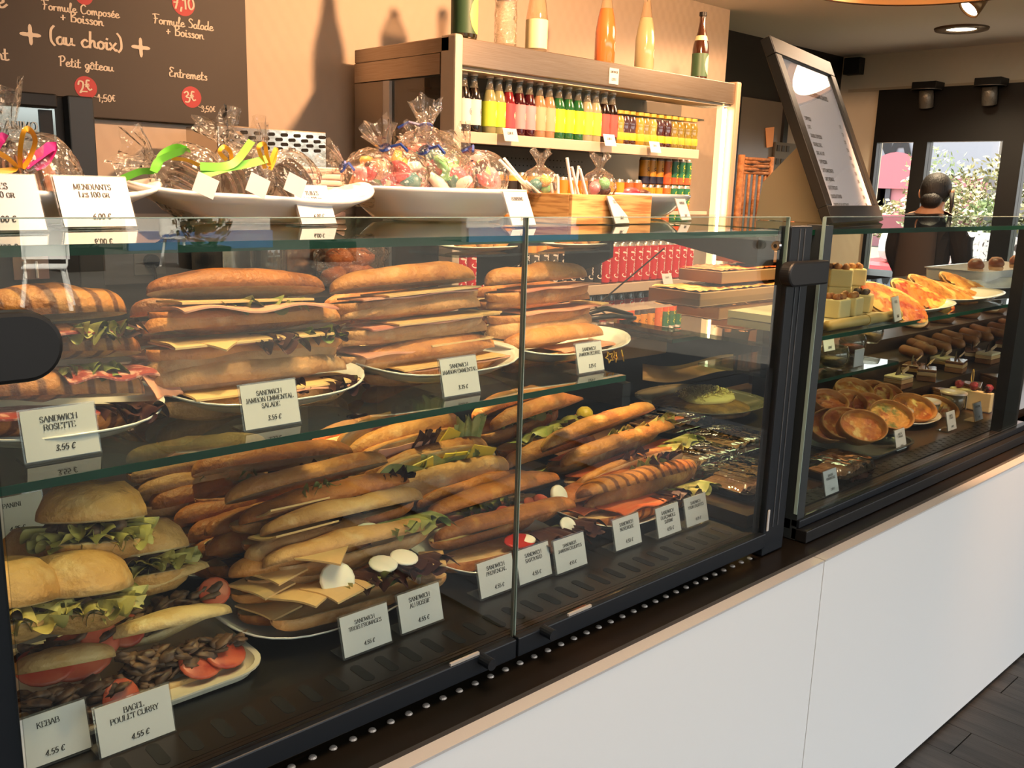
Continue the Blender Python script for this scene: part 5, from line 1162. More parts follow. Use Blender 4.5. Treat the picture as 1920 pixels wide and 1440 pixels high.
biscuit_bag('bag of brown biscuits cut off by the picture edge at the far left', at(-8, 340, Y=1.30), M_tuile, (-.6, .1, 1), 15, [('pink', .014, [(-20, 300, 1.22), (0, 262, 1.22), (12, 262, 1.22)])], None, r=.055)
# folded napkins behind the wavy bowl
p = at(576, 345, Y=1.50)
nk = thing('napkin_stack', 'stack of pale pink napkins behind the biscuit bowl', 'napkins', (p.x, 1.5, TG))
for i in range(8):
    MB().box(-.05+.003*sin(i*2), .05+.003*sin(i*2), -.05, .05, .0008+i*.011, .0108+i*.011).build('napkin', mat('napkin_pink', '#e6c8bd', 0.8, rnd=.06), nk, bevel=.003)
# price cards on top glass
GT = 'price cards on the top glass'
for bl, ls, lab, w, h, yaw, pr in [((10, 438), ['TUILES', 'Les 100 gr'], 'white card reading TUILES at the left edge of the top glass', .088, .064, 6, '6.00 €'), ((192, 430), ['MENDIANTS', 'Les 100 gr'], 'white card reading MENDIANTS on the top glass', .088, .064, 6, '6.00 €'),
        ((600, 424), ['TUILES', 'Les 100 gr'], 'white card reading TUILES in front of the wavy bowl', .064, .060, 8, '6.00 €'), ((984, 426), ['BONBONS'], 'white card reading BONBONS before the crate corner', .068, .058, 12, '2.00 €'),
        ((1168, 422), ['SUCETTE'], 'white card reading SUCETTE in front of the small bowl', .066, .054, 18, '1.80 €'), ((1288, 415), ['BONBONS'], 'white card reading BONBONS at the right end of the top glass', .064, .050, 18, '1.00 €')]:
    price_tag(lab, bl, ls, TG, w=w, h=h, yaw=yaw, lean=22, group=GT, hl=.0066 if w > .07 else .0058, price=pr)
# wooden crate with lollipops
K = at(1071, 421, Z=TG+.001); k1 = at(1162, 416, Z=TG+.001); k2 = at(943, 414, Z=TG+.001)
dx = k1.x-K.x; dy = min(0.24, (k2-K).length); kh = at(1071, 364, Y=K.y).z-TG-.001
cr = thing('wooden_crate', 'small pine crate full of lollipops on the top glass', 'crate', (K.x, K.y, TG+.001))
for nm, bx in (('front_board', (0, dx, 0, .008, 0, kh)), ('back_board', (0, dx, dy-.008, dy, 0, kh)), ('side_board', (0, .008, .0085, dy-.0085, 0, kh)), ('side_board', (dx-.008, dx, .0085, dy-.0085, 0, kh)), ('base_board', (.009, dx-.009, .0085, dy-.0085, 0.001, .006))):
    MB().box(*bx).build(nm, M_wood, cr, bevel=.001)
M_stick = mat('lollipop_stick', '#eeeae4', 0.5)
LH = [mat('lolly_'+n, c, 0.3, coat=.3) for n, c in (('purple', '#a04aa0'), ('red', '#b33a34'), ('blue', '#4a6f8a'), ('orange', '#c8743a'), ('pink', '#d88a9a'))]
for i, (a, b) in enumerate([((945, 297), (946, 356)), ((937, 300), (966, 345)), ((967, 327), (996, 357)), ((986, 340), (1016, 362)), ((1033, 344), (1003, 353)), ((1046, 331), (1029, 361)), ((1063, 296), (1073, 346)), ((1072, 313), (1085, 356)), ((1085, 311), (1079, 352)), ((1087, 316), (1102, 362))]):
    Yk = K.y + dy*(0.85-.7*i/9) if i < 6 else K.y+.05+.02*(i % 3)
    A = at(a[0], a[1], Y=Yk); B = at(b[0], b[1], Y=Yk); d = (B-A).normalized()
    zz = TG+kh-.012
    if B.z > zz: B = B + d*((B.z-zz)/max(.25, -d.z))*0.6
    B = Vector((min(max(B.x, K.x+.035), K.x+dx-.03), min(max(B.y, K.y+.03), K.y+dy-.03), min(B.z, TG+kh*.7))); d = (B-A).normalized()
    t = thing('lollipop', 'white lollipop stick poking from the pine crate, %s from its left' % ('first', 'second', 'third', 'fourth', 'fifth', 'sixth', 'seventh', 'eighth', 'ninth', 'tenth')[i], 'lollipop', A, (0, 0, 0), 'lollipops in the pine crate')
    MB().tube([(0, 0, 0), B-A], .0028, 8).build('stick', M_stick, t)
    MB().blob(B-A+d*.004, .014, i, .12, nu=10, nv=7).build('candy_head', LH[i % 5], t, smooth=True)
for i, (px, py) in enumerate([(1012, 345), (1122, 350)]):
    c = at(px, py, Y=K.y+.10 if i == 0 else K.y+.06)
    t = thing('candy_bag', ['crumpled clear candy bag in the crate behind the sticks', 'crumpled clear candy bag at the right end of the crate'][i], 'candy bag', c)
    wrap_mesh(.035, .006, .02, 20+i).build('cellophane', M_cello, t)
    for j in range(5): MB().blob((.012*sin(j*2.3), .012*cos(j*2.3), -.01+.004*j), .012, j+i, .2).build('candy', CANDY[(j*2+i*3) % 9], t, smooth=True)
c = at(1205, 372, Y=1.42)
for j, (dx_, dz_) in enumerate([(-.06, 0), (-.03, .012), (0, .008), (.03, .0), (.055, -.004)]):
    o = MB().blob((0, 0, 0), .019, j+40, .25, sx=1.3, sz=.7).build('candy_piece', [CANDY[5], CANDY[1], CANDY[5], CANDY[6], CANDY[5]][j], smooth=True, loc=(c.x+dx_, 1.42+.01*(j % 2), TG+.045+dz_))
    tag(o, ['dark sweet at the left end of the small white bowl', 'red sweet second from the left in the small bowl', 'dark sweet in the middle of the small bowl', 'peach sweet right of the middle in the small bowl', 'dark sweet at the right end of the small bowl'][j], 'candy', 'loose sweets in the small bowl')
# ---- slanted menu frame with its board supports
bl, br, tr_, tl = Vector((1.946, 1.04, TG+.004)), Vector((2.42, 1.149, TG+.004)), Vector((2.42, 1.345, 1.768)), Vector((1.946, 1.226, 1.748))
ex = (br-bl).normalized(); ey = ((tl-bl)-(tl-bl).dot(ex)*ex).normalized(); ez = ex.cross(ey); WF = (br-bl).length; HF = (tl-bl).length
mf = thing('drinks_menu', 'black framed white drinks list leaning back on the top glass', 'menu frame', bl, Matrix((ex, ey, ez)).transposed().to_euler())
fw = .042
for nm, bx in (('frame_rail', (0, WF, 0, fw, -.02, .004)), ('frame_rail', (0, WF, HF-fw, HF, -.02, .004)), ('frame_stile', (0, fw, fw, HF-fw, -.02, .004)), ('frame_stile', (WF-fw, WF, fw, HF-fw, -.02, .004))):
    MB().box(*bx).build(nm, mat('frame_black', '#17140f', 0.35), mf, bevel=.002)
MB().box(fw, WF-fw, fw, HF-fw, -.012, -.004).build('sheet', mat('menu_paper', '#f6f5fc', 0.4), mf)
MB().box(fw, WF-fw, fw, HF-fw, -.002, -.0015).build('cover_glass', clear_mat('frame_glass', '#ffffff', refl=.8), mf)
mb = MB(); mb2 = MB(); yy = HF-fw-.05
text_mb('À découvrir', .014, 'caps', .16, .08, mb=mb, ox=WF/2, oy=yy, z=-.0038) if False else text_mb('A DECOUVRIR', .012, 'caps', .16, .08, mb=mb, ox=WF/2, oy=yy, z=-.0038)
text_mb('NOS NOUVELLES BOISSONS CHAUDES', .011, 'caps', .2, .1, mb=mb, ox=WF/2, oy=yy-.03, z=-.0038, space=.04)
for i, (s, pr) in enumerate([('EXPRESSO', '1.20'), ('CAFE', '1.20'), ('DOUBLE EXPRESSO', '2.00'), ('DOUBLE CAFE', '2.00'), ('CAFE AU LAIT', '2.00'), ('CAPPUCCINO', '2.50'), ('LATTE MACCHIATO', '2.80'), ('CAFE VIENNOIS', '2.80'), ('CAFE CHOCOLAT', '2.80'), ('CHOCOLAT CHAUD', '2.80'), ('CHOCOLAT AU LAIT CHAUD', '2.80'), ('THE', '2.00')]):
    y = yy-.10-i*.0215
    text_mb(s, .0085, 'caps', .18, .09, align='l', mb=mb, ox=fw+.045, oy=y, z=-.0038, space=.05); text_mb(pr, .0085, 'caps', .18, .09, align='r', mb=mb2, ox=WF-fw-.045, oy=y, z=-.0038)
mb.build('lettering', M_ink, mf); mb2.build('lettering', M_ink, mf)
for X, lab, pts in ((2.05, 'beige board prop behind the menu frame, large left one', [(1508, 262), (1430, 342), (1417, 408), (1545, 410)]), (2.32, 'beige board prop behind the menu frame, right one', [(1526, 320), (1500, 350), (1490, 405), (1560, 408)])):
    P = [at(px, py, X=X) for px, py in pts]; z0 = TG+.001; P[2].z = z0; P[3].z = z0
    # keep the front edge just behind the sloping frame
    def front(z): return bl.y + (X-bl.x)*(br.y-bl.y)/(br.x-bl.x) + (z-TG)*((tl.y-bl.y)/(tl.z-bl.z)) + .026
    P[0].y = max(P[0].y, front(P[0].z)); P[3].y = front(z0)
    o = MB().prism([P[3], P[2], P[1], P[0]], (.012, 0, 0)).build('board_prop', M_mdf); tag(o, lab, 'board')
for i, (px, py) in enumerate([(1482, 398), (1500, 399)]):
    c = at(px, py, Y=1.52)
    o = MB().lathe([(0, .03), (.012, .022), (.02, .004), (.017, -.008), (0, -.010)], 12).build('choux_bun', mat('caramel_bun', '#a8612a', 0.35, col2='#7c3f18', nscale=30), smooth=True, loc=(c.x, c.y, TG+.0115))
    tag(o, 'small caramel brown bun behind the pane end, %s of the pair' % ('left' if i == 0 else 'right'), 'pastry')
# ================================================================= OPEN DRINKS FRIDGE
FY = 2.525; F0 = 2.055; F1 = 3.752; FT = 1.890; FB = 3.12
fg = thing('drinks_fridge', 'brushed steel open drinks fridge with shelves of bottles and cans', 'fridge', (2.9, 2.8, 0))
M_fin = mat('fridge_interior', '#8d8880', 0.45)
M_lip = mat('shelf_lip', '#cdb9a4', 0.4, metal=0.2)
zb_ = at(857, 121, Y=FY).z
lo(MB().box(F0, F1, FY+0.02, FB, FT-0.05, FT), 'top_panel', M_steel, fg, bevel=.004)
lo(MB().box(F0+.036, F1-.036, FY, FY+.02, zb_, FT-.002), 'front_fascia', M_steel, fg, bevel=.003)
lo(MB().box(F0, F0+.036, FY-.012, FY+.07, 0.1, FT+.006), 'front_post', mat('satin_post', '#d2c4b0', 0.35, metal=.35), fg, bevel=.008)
lo(MB().box(F1-.036, F1, FY-.012, FY+.05, 0.1, FT+.006), 'front_post', mat('satin_post_shaded', '#a58b74', .4, metal=.2), fg, bevel=.008)  # same satin post, darkened in its colour against the tube light
zs = at(812, 140, X=F0).z
lo(MB().box(F0, F0+.03, FY+.071, FB, zs, FT-.051), 'side_band', M_steel, fg)
yb0 = at(721, 200, X=F0).y; yb1 = at(812, 200, X=F0).y
lo(MB().box(F0, F0+.03, yb0+.012, FB, 0.1, zs-.004), 'side_panel', mat('side_steel', '#857b6f', 0.4, metal=.7), fg)
lo(MB().box(F0, F0+.03, yb0-.03, yb0+.011, 0.1, zs-.004), 'side_stile', M_alu, fg)
lo(MB().box(F0+.012, F0+.018, FY+.07, yb0-.03, 0.1, zs-.004), 'side_window', clear_mat('side_glass', '#c9c4ba', refl=1.6, body='#6a5a4a', bodyfac=.25), fg)
XB = at(1262, 230, Y=FB).x
lo(MB().box(F0+.03, XB, FB-.05, FB, 0.3, FT-.05), 'back_panel', M_fin, fg)
ph = MB()
for j in range(3):
    for i in range(46):
        ph.box(F0+.16+i*.024, F0+.165+i*.024, FB-.0512, FB-.0505, 1.30+j*.03+.16, 1.305+j*.03+.16)
p = lo(ph, 'perforations', M_hole, fg); p['kind'] = 'stuff'
lo(MB().box(F0, F1, FY+.02, FB, 0.0, 0.30), 'base', M_black, fg)
# canopy underside with light tray
lo(MB().box(F0+.036, F1-.036, FY+.02, FY+.16, zb_-.012, zb_), 'canopy_lamp', mat('canopy_diffuser', '#d9cbb4', 0.5), fg)
lo(MB().box(F0+.036, F1-.036, FY+.16, FY+.30, zb_-.07, zb_-.062), 'canopy_tray', mat('tray_grey', '#6b6256', 0.45, metal=.3), fg)
SH1 = at(1000, 258, Y=FY+.02).z; SH3 = at(1200, 530, Y=FY+.02).z; SH4 = at(1200, 618, Y=FY+.02).z; SH2 = at(1262, 397, Y=FY+.10).z
for z, y0, nm, e_ in ((SH1, FY+.02, 'shelf', 0.25), (SH2, FY+.06, 'shelf', 0.1), (SH3, FY+.01, 'shelf', 0.06), (SH4, FY+.02, 'shelf', 0.06)):
    lo(MB().box(F0+.04, F1-e_, y0+.012, FB-.05, z-.014, z-.001), nm, mat('shelf_grey', '#8c8378', 0.4, metal=.4), fg)
    lo(MB().box(F0+.04, F1-e_, y0, y0+.0115, z-.036 if z != SH4 else z-.006, z+.004), 'shelf_lip', M_lip, fg, bevel=.002)
# right end: clear side and upright light tube
lo(MB().box(F1-.03, F1-.024, FY+.05, FB, .3, FT-.06), 'side_window', clear_mat('end_glass', '#f3efe8', refl=1.0), fg)
a = at(1365, 205, Y=FY+.03); b = at(1335, 585, Y=FY+.03)
M_tube = mat('tube_glow', '#fff3dc', 0.4, emit='#ffe9c4', estr=14.0)
lo(MB().tube([(F1-.062, FY+.03, b.z), (F1-.062, FY+.03, a.z)], .0095, 14), 'light_tube', M_tube, fg)
lo(MB().box(F1-.095, F1-.082, FY+.02, FY+.05, b.z, a.z+.02), 'tube_reflector_glow', mat('tube_strip', '#f5e3b8', .3, emit='#ffe2a8', estr=.7), fg)  # reflector given its own weak glow for the tube light it returns
lo(MB().box(F1-.14, F1-.037, FY+.01, FY+.06, a.z+.021, a.z+.05), 'tube_holder', M_chrome, fg)
pc = at(1151, 143, Y=FY-.002); lo(MB().box(pc.x-.028, pc.x+.028, FY-.003, FY-.0005, pc.z-.03, pc.z+.03), 'price_note', M_card, fg)
mb = MB(); text_mb('LIMONADE', .0075, 'caps', .2, .1, mb=mb, oy=.012); text_mb('2.20 €', .008, 'caps', .2, .1, mb=mb, oy=-.016)
mb.build('lettering', M_ink, fg, M=Matrix.Translation(Vector((pc.x, FY-.0036, pc.z))-Vector(fg.location)) @ Euler((radians(90), 0, 0)).to_matrix().to_4x4())
for (px, py) in ((957, 252), (1143, 262), (1228, 275), (1251, 522)):
    c = at(px, py, Y=FY-.01); t = thing('shelf_ticket', 'white price ticket on the fridge shelf edge, at %s' % {957: 'the left of the bottle row', 1143: 'the cola bottles', 1228: 'the juice bottles', 1251: 'the red cans'}[px], 'price card', c, (radians(-18), 0, 0), 'price tickets on the fridge shelves')
    MB().box(-.034, .034, -.001, .0005, -.026, .022).build('card', M_card, t)
    mb = MB(); text_mb('2.00 €', .008, 'caps', .2, .1, mb=mb); mb.build('lettering', M_ink, t, M=Matrix.Translation((0, -.0014, 0)) @ Euler((radians(90), 0, 0)).to_matrix().to_4x4())

# ---- bottles and cans
def liquid(n, c, r=.12): return mat('drink_'+n, c, r, coat=.6, spec=.6)
M_clearb = clear_mat('bottle_glass', '#dfe2dc', refl=2.2, body='#b9b5a6', bodyfac=.16)
def bottle_mesh(prof, parts, n=18):
    """parts: list of (name, z0, z1, material, dr)"""
    out = []
    def rad(z):
        for (r0, z0), (r1, z1) in zip(prof, prof[1:]):
            if z0 <= z <= z1 and z1 > z0: return r0+(r1-r0)*(z-z0)/(z1-z0)
        return prof[-1][0]
    for nm, z0, z1, m, dr in parts:
        zs_ = sorted({z0, z1} | {z for _, z in prof if z0 < z < z1})
        pr = [(0.0005, z0)] + [(rad(z)+dr, z) for z in zs_] + [(0.0005, z1)]
        mb = MB().lathe(pr, n); o = mb.build(nm, m, smooth=False); smooth_by_angle(o, 35); out.append((nm, o.data, m)); bpy.data.objects.remove(o)
    return out
_bc = {}
def put_bottle(key, prof, parts, loc, name, label, group, cat='bottle', rot=0.0, deco=None):
    if key not in _bc: _bc[key] = bottle_mesh(prof, parts) + ([(d.name, d.data, None) for d in deco()] if deco else [])
    t = thing(name, label, cat, loc, (0, 0, rot), group)
    for nm, me, m in _bc[key]:
        o = bpy.data.objects.new(nm, me); COL.objects.link(o); o.parent = t
    return t
def ring_deco(r, z, R, m=M_card):
    """round emblem printed on the front of a bottle of radius r"""
    def f():
        mb = MB(); n = 16
        for (r0, r1) in ((R*.8, R), (0.0, R*.5)):
            k = len(mb.v)
            for i in range(n+1):
                a = 2*pi*i/n
                for rr in (r0, r1):
                    th = rr*cos(a)/r; mb.v.append((r*1.012*sin(th), -r*1.012*cos(th), z+rr*sin(a)))
            for i in range(n): mb.f.append((k+2*i, k+2*i+1, k+2*i+3, k+2*i+2)); mb.m.append(0)
        o = mb.build('emblem', m); bpy.context.scene.collection.objects.unlink(o); return [o]
    return f
def script_deco(r, z, h, text, m, vertical=False, style='hand', thick=.14, face=0.0):
    def f():
        mb = text_mb(text, h, style, thick, thick*.6)
        if vertical: mb.v = [(-y, x, 0) for x, y, _ in mb.v]
        mb.v = [(r*1.012*sin(face+x/r), -r*1.012*cos(face+x/r), z+y) for x, y, _ in mb.v]
        o = mb.build('lettering', m); bpy.context.scene.collection.objects.unlink(o); return [o]
    return f
ORD = ('first', 'second', 'third', 'fourth', 'fifth', 'sixth', 'seventh', 'eighth', 'ninth', 'tenth', 'eleventh', 'twelfth', 'thirteenth', 'fourteenth', 'fifteenth', 'sixteenth', 'seventeenth', 'eighteenth', 'nineteenth', 'twentieth', 'twenty-first', 'twenty-second', 'twenty-third', 'twenty-fourth', 'twenty-fifth', 'twenty-sixth', 'twenty-seventh')
FACE = -0.72    # emblems face the customer side
def sw_prof(H=.205, R=.027): return [(R*.9, 0), (R, .006), (R, H*.56), (R*.86, H*.66), (R*.5, H*.78), (R*.42, H*.9), (R*.5, H*.93), (R*.5, H)]
def small_parts(lq, lb, H=.205):
    return [('liquid', .004, H*.74, lq, -.0012), ('label', H*.14, H*.55, lb, .0006), ('neck_glass', H*.741, H*.93, M_clearb, 0), ('cap', H*.931, H, mat('cap_white', '#e4dccb', .4), .0005)]
QB = {'blk': ('#15110f', '#e6ded6'), 'lime': ('#8a8a62', '#b6d23a'), 'red': ('#6a1820', '#b8404a'), 'pink': ('#3b0e16', '#e58c94'), 'peach': ('#a07a5a', '#d99a78'),
      'green': ('#1f5a30', '#e3d424'), 'clear': ('#9a9478', '#e3d83a'), 'cola': ('#170c0a', '#d24a42')}
QL = {'blk': 'black bottle with a white label', 'lime': 'clear bottle with a lime green label', 'red': 'dark red bottle with a red label', 'pink': 'dark red bottle with a pink label', 'peach': 'amber clear bottle with a peach label',
      'green': 'green bottle with a yellow label', 'clear': 'clear bottle with a yellow label', 'cola': 'dark cola bottle with a red label'}
row = [(868, 'blk', 'at the left end of'), (887, 'blk', 'second in'), (916, 'lime', 'third in'), (933, 'lime', 'fourth in'), (951, 'red', 'fifth in'), (971, 'pink', 'sixth in'), (990, 'pink', 'seventh in'), (1009, 'peach', 'eighth in'), (1027, 'peach', 'ninth in'),
       (1045, 'green', 'tenth in'), (1063, 'green', 'eleventh in'), (1081, 'green', 'twelfth in'), (1098, 'clear', 'thirteenth in'), (1114, 'clear', 'fourteenth in'), (1130, 'cola', 'fifteenth in'), (1145, 'cola', 'sixteenth in')]
R1Y = FY+.075
for px, k, w in row:
    c = at(px, 255, Y=R1Y); lq, lb = QB[k]
    put_bottle('q'+k, sw_prof(.213, .0275), small_parts(liquid('q'+k, lq), mat('lab_q'+k, lb, .5), .213), (c.x, R1Y, SH1), 'soda_bottle', QL[k]+', %s the upper fridge row' % w, 'soda bottles on the upper fridge shelf',
               deco=ring_deco(.0282, .075, .013, mat('emblem_blue', '#5a6a94', .5) if k == 'blk' else (mat('emblem_dark', '#241a18', .5) if k == 'cola' else mat('emblem_pale', '#e8e4c8', .5))), rot=FACE*-1)
JP = [(.020, 0), (.024, .006), (.0255, .03), (.0255, .05), (.022, .062), (.0245, .085), (.024, .10), (.017, .122), (.017, .126), (.019, .127), (.019, .14)]
JQ = {'amber': '#b9822a', 'plum': '#3a1a18', 'pale': '#a88a3c', 'olive': '#77692a'}
for i, (px, k) in enumerate([(1158, 'amber'), (1169, 'plum'), (1181, 'plum'), (1196, 'amber'), (1207, 'olive'), (1220, 'pale'), (1234, 'plum'), (1248, 'plum'), (1260, 'olive'), (1272, 'olive'), (1285, 'olive'), (1297, 'olive')]):
    c = at(px, 265, Y=R1Y); 
    put_bottle('j'+k, JP, [('juice', .003, .118, liquid('j'+k, JQ[k]), 0), ('label_band', .022, .052, mat('juice_yellow', '#e0ac24' if k != 'olive' else '#b0a02c', .5) if k != 'olive' else mat('juice_olive', '#a99a2c', .5), .0006), ('cap', .1265, .14, mat('cap_gold', '#c8a84a', .35, metal=.4), .0004)],
               (c.x, R1Y, SH1), 'juice_bottle', '%s juice bottle, %s from the left in the banded juice row' % ({'amber': 'amber', 'plum': 'dark plum', 'pale': 'pale', 'olive': 'olive'}[k], ORD[i]), 'juice bottles on the upper fridge shelf')
def can(key, r, h, body, loc, label, group, deco=None, top='#b9b4ac', band=None, name='drink_can'):
    prof = [(r*.8, 0), (r, .006), (r, h-.012), (r*.82, h)]
    parts = [('body', 0.0, h-.0125, body, 0), ('lid', h-.0122, h, mat('can_top', top, .3, metal=.8), 0)]
    if band: parts.append(('label_band', h*band[0], h*band[1], band[2], .0005))
    return put_bottle(key, prof, parts, loc, name, label, group, 'can', rot=-FACE, deco=deco)
R2Y = FY+.105
M_cw = mat('script_white', '#e6dcd2', .5)
for i, px in enumerate([932, 956, 976, 997, 1017, 1036]):
    c = at(px, 350, Y=R2Y); can('yel', .028, .145, mat('can_yellow', '#dfa93c', .4, col2='#d98a34', nscale=25), (c.x, R2Y, SH2), 'yellow can with a black band, %s from the left of its row' % ORD[i], 'yellow cans on the middle fridge shelf', band=(.55, .78, mat('can_blackband', '#231c18', .5)))
for i, (px, k) in enumerate([(1054, 'o'), (1072, 'o'), (1091, 'o'), (1109, 'p'), (1126, 'p'), (1144, 'g'), (1160, 'g'), (1177, 'r'), (1193, 'r')]):
    c = at(px, 350, Y=R2Y); can('mid'+k, .0245, .135, mat('can_'+k, {'o': '#dd8a2a', 'p': '#4a2a3c', 'g': '#d99a2a', 'r': '#d8602c'}[k], .4), (c.x, R2Y, SH2), '%s can, %s from the left of the orange row' % ({'o': 'orange', 'p': 'dark purple', 'g': 'golden fruit', 'r': 'red orange fruit'}[k], ORD[i]), 'orange row of cans on the middle fridge shelf',
        deco=script_deco(.0246, .06, .02, 'oasis' if k in 'pgr' else 'orange', M_cw if k == 'p' else mat('can_green_mark', '#5a6a2a' if k == 'o' else '#c33a2a', .5), True, 'hand', .2))
for lv in (0, 1):
    for i, (px, k) in enumerate([(1206, 'y'), (1219, 'y'), (1233, 'y'), (1248, 'w'), (1261, 'n'), (1273, 'n'), (1285, 'n')]):
        c = at(px, 350, Y=R2Y+.02); can('st'+k, .0235, .117, mat('can_s'+k, {'y': '#d99428', 'w': '#cf6a30', 'n': '#1e6a44'}[k], .4), (c.x, R2Y+.02, SH2+lv*.1175), '%s can in the %s layer of stacked cans, %s from the left' % ({'y': 'orange and dark', 'w': 'orange', 'n': 'green'}[k], ('lower', 'upper')[lv], ORD[i]), 'stacked cans on the middle fridge shelf',
            deco=script_deco(.0236, .055, .02, {'y': 'ORANGINA', 'w': 'FANTA', 'n': 'TONIC'}[k], mat('can_dark_letters', '#1d1a2a', .5) if k == 'y' else mat('can_yellow_letters', '#e2d03a', .5), True, 'caps', .2), band=(.02, .3, mat('can_dkband', '#20203a', .5)) if k == 'y' else (.04, .3, mat('can_orband', '#d9582c', .5)))
# red cans
M_cred = mat('can_red', '#b3161c', .35); M_cblk = mat('can_black', '#17100f', .35); M_cgry = mat('can_grey', '#59544e', .35, metal=.3)
R3Y = FY+.085
k0 = at(1011, 490, Y=R3Y).x; k1 = at(1292, 490, Y=R3Y).x
xs = []; x = at(862, 490, Y=R3Y).x
while x < k1: xs.append(x); x += .0535
for i, x in enumerate(xs):
    c_ = 'r' if x > at(1132, 490, Y=R3Y).x or x < at(905, 500, Y=R3Y).x else ('g' if x < at(1045, 490, Y=R3Y).x and x > at(985, 490, Y=R3Y).x else 'k')
    can('cola'+c_, .0262, .168, {'r': M_cred, 'k': M_cblk, 'g': M_cgry}[c_], (x, R3Y, SH3), '%s can, %s from the left of the front cola row' % ({'r': 'red cola', 'k': 'black cola', 'g': 'grey'}[c_], ORD[i]), 'front row of cola cans',
        deco=script_deco(.0263, .085, .032, 'Coca-Cola', M_cw, True, 'hand', .13))
for rr in (1, 2, 3):
    for i, x in enumerate(xs):
        if x < at(1080, 470, Y=R3Y).x: continue
        can('colaback', .0262, .168, M_cred, (x+.02*(rr % 2), R3Y+.056*rr, SH3), 'red cola can showing its silver top, %s in the %s row back' % (ORD[i], ORD[rr]), 'rows of cola cans behind the front row')
# cola bottles
CB = [(.026, 0), (.030, .008), (.030, .05), (.027, .075), (.0305, .10), (.0305, .13), (.024, .165), (.0125, .20), (.0125, .222), (.014, .223), (.014, .238)]
R4Y = FY+.08
x = at(1100, 600, Y=R4Y).x; i = 0
while x < at(1300, 600, Y=R4Y).x:
    put_bottle('cbot', CB, [('cola', .002, .205, liquid('cola', '#120807'), 0), ('label', .095, .135, M_cred, .0006), ('cap', .222, .238, mat('cap_red', '#a01418', .4), .0004)], (x, R4Y, SH4), 'cola_bottle', 'dark cola bottle with red label, %s from the left on the low fridge shelf' % ORD[i], 'cola bottles on the low fridge shelf',
               deco=script_deco(.0312, .108, .02, 'Coca-Cola', M_cw, False, 'hand', .16), rot=-FACE)
    x += .066; i += 1
# bottles on top of the fridge
def tall(lab, px, py, H, R, body, glass, prof, parts, nm='glass_bottle', deco=None):
    Yb = FY+.07; c = at(px, py, Y=Yb)
    put_bottle('t%d' % px, prof, parts, (c.x, Yb, FT+.0005), nm, lab, 'bottles on top of the fridge', deco=deco, rot=-FACE)
cid = lambda R, H: [(R*.9, 0), (R, .01), (R, H*.45), (R*.93, H*.52), (R*.5, H*.72), (R*.36, H*.86), (R*.36, H*.94), (R*.45, H*.945), (R*.43, H)]
GD_ = liquid('dark_green', '#2a2410'); GD2 = liquid('brown_green', '#3a1d0e')
def lab_half(R, z0, z1, m, a0=-1.0, a1=0.6):
    def f():
        mb = MB(); n = 12
        for i in range(n+1):
            a = a0+(a1-a0)*i/n; t = sin(pi*i/n)**.5 if 0 < i < n else 0; zc = (z0+z1)/2; hh = (z1-z0)/2*t
            mb.v += [(R*1.013*sin(a), -R*1.013*cos(a), zc-hh), (R*1.013*sin(a), -R*1.013*cos(a), zc+hh)]
        mb.f = [(2*i, 2*i+2, 2*i+3, 2*i+1) for i in range(n)]; mb.m = [0]*n
        o = mb.build('front_label', m); bpy.context.scene.collection.objects.unlink(o); return [o]
    return f
M_lg = mat('label_green', '#35543a', .5); M_ly = mat('label_cream', '#dcc86a', .5); M_lc = mat('label_pale', '#cfc79a', .5)
tall('dark cider bottle with a green and cream label, leftmost on the fridge', 870, 72, .36, .046, 0, 0, cid(.046, .36), [('glass', .001, .34, GD_, 0), ('label', .02, .145, M_lg, .0005), ('cap', .341, .36, mat('cap_gold2', '#b08a3a', .4), .0005)], 'cider_bottle', lab_half(.0468, .02, .14, M_ly))
tall('dark cider bottle with a cream neck and belly label, rightmost on the fridge', 1310, 148, .285, .036, 0, 0, cid(.036, .285), [('glass', .001, .265, GD2, 0), ('label', .012, .11, M_lg, .0005), ('neck_label', .165, .185, M_lc, .0006), ('cap', .266, .285, M_black, .0005)], 'cider_bottle', lab_half(.0366, .02, .105, M_lc))
M_water = clear_mat('water_bottle', '#f0ece4', refl=3.0, body='#d8c8b0', bodyfac=.22, bump=.6, bscale=60)
tall('ribbed clear water bottle with a pale label band', 947, 84, .30, .042, 0, 0, [(.036, 0), (.042, .01), (.040, .03), (.042, .045), (.040, .06), (.042, .075), (.040, .09), (.042, .105), (.039, .15), (.042, .165), (.042, .24), (.02, .28), (.014, .285), (.014, .30)],
     [('plastic', .001, .285, M_water, 0), ('label', .165, .23, mat('label_water', '#cfd6d8', .5), .0006), ('cap', .286, .30, mat('cap_blue', '#5a88a8', .5), .001)], 'water_bottle')
sw = lambda R, H: [(R*.92, 0), (R, .008), (R, H*.36), (R*.84, H*.50), (R*.5, H*.70), (R*.33, H*.84), (R*.33, H*.90), (R*.42, H*.905), (R*.42, H*.94)]
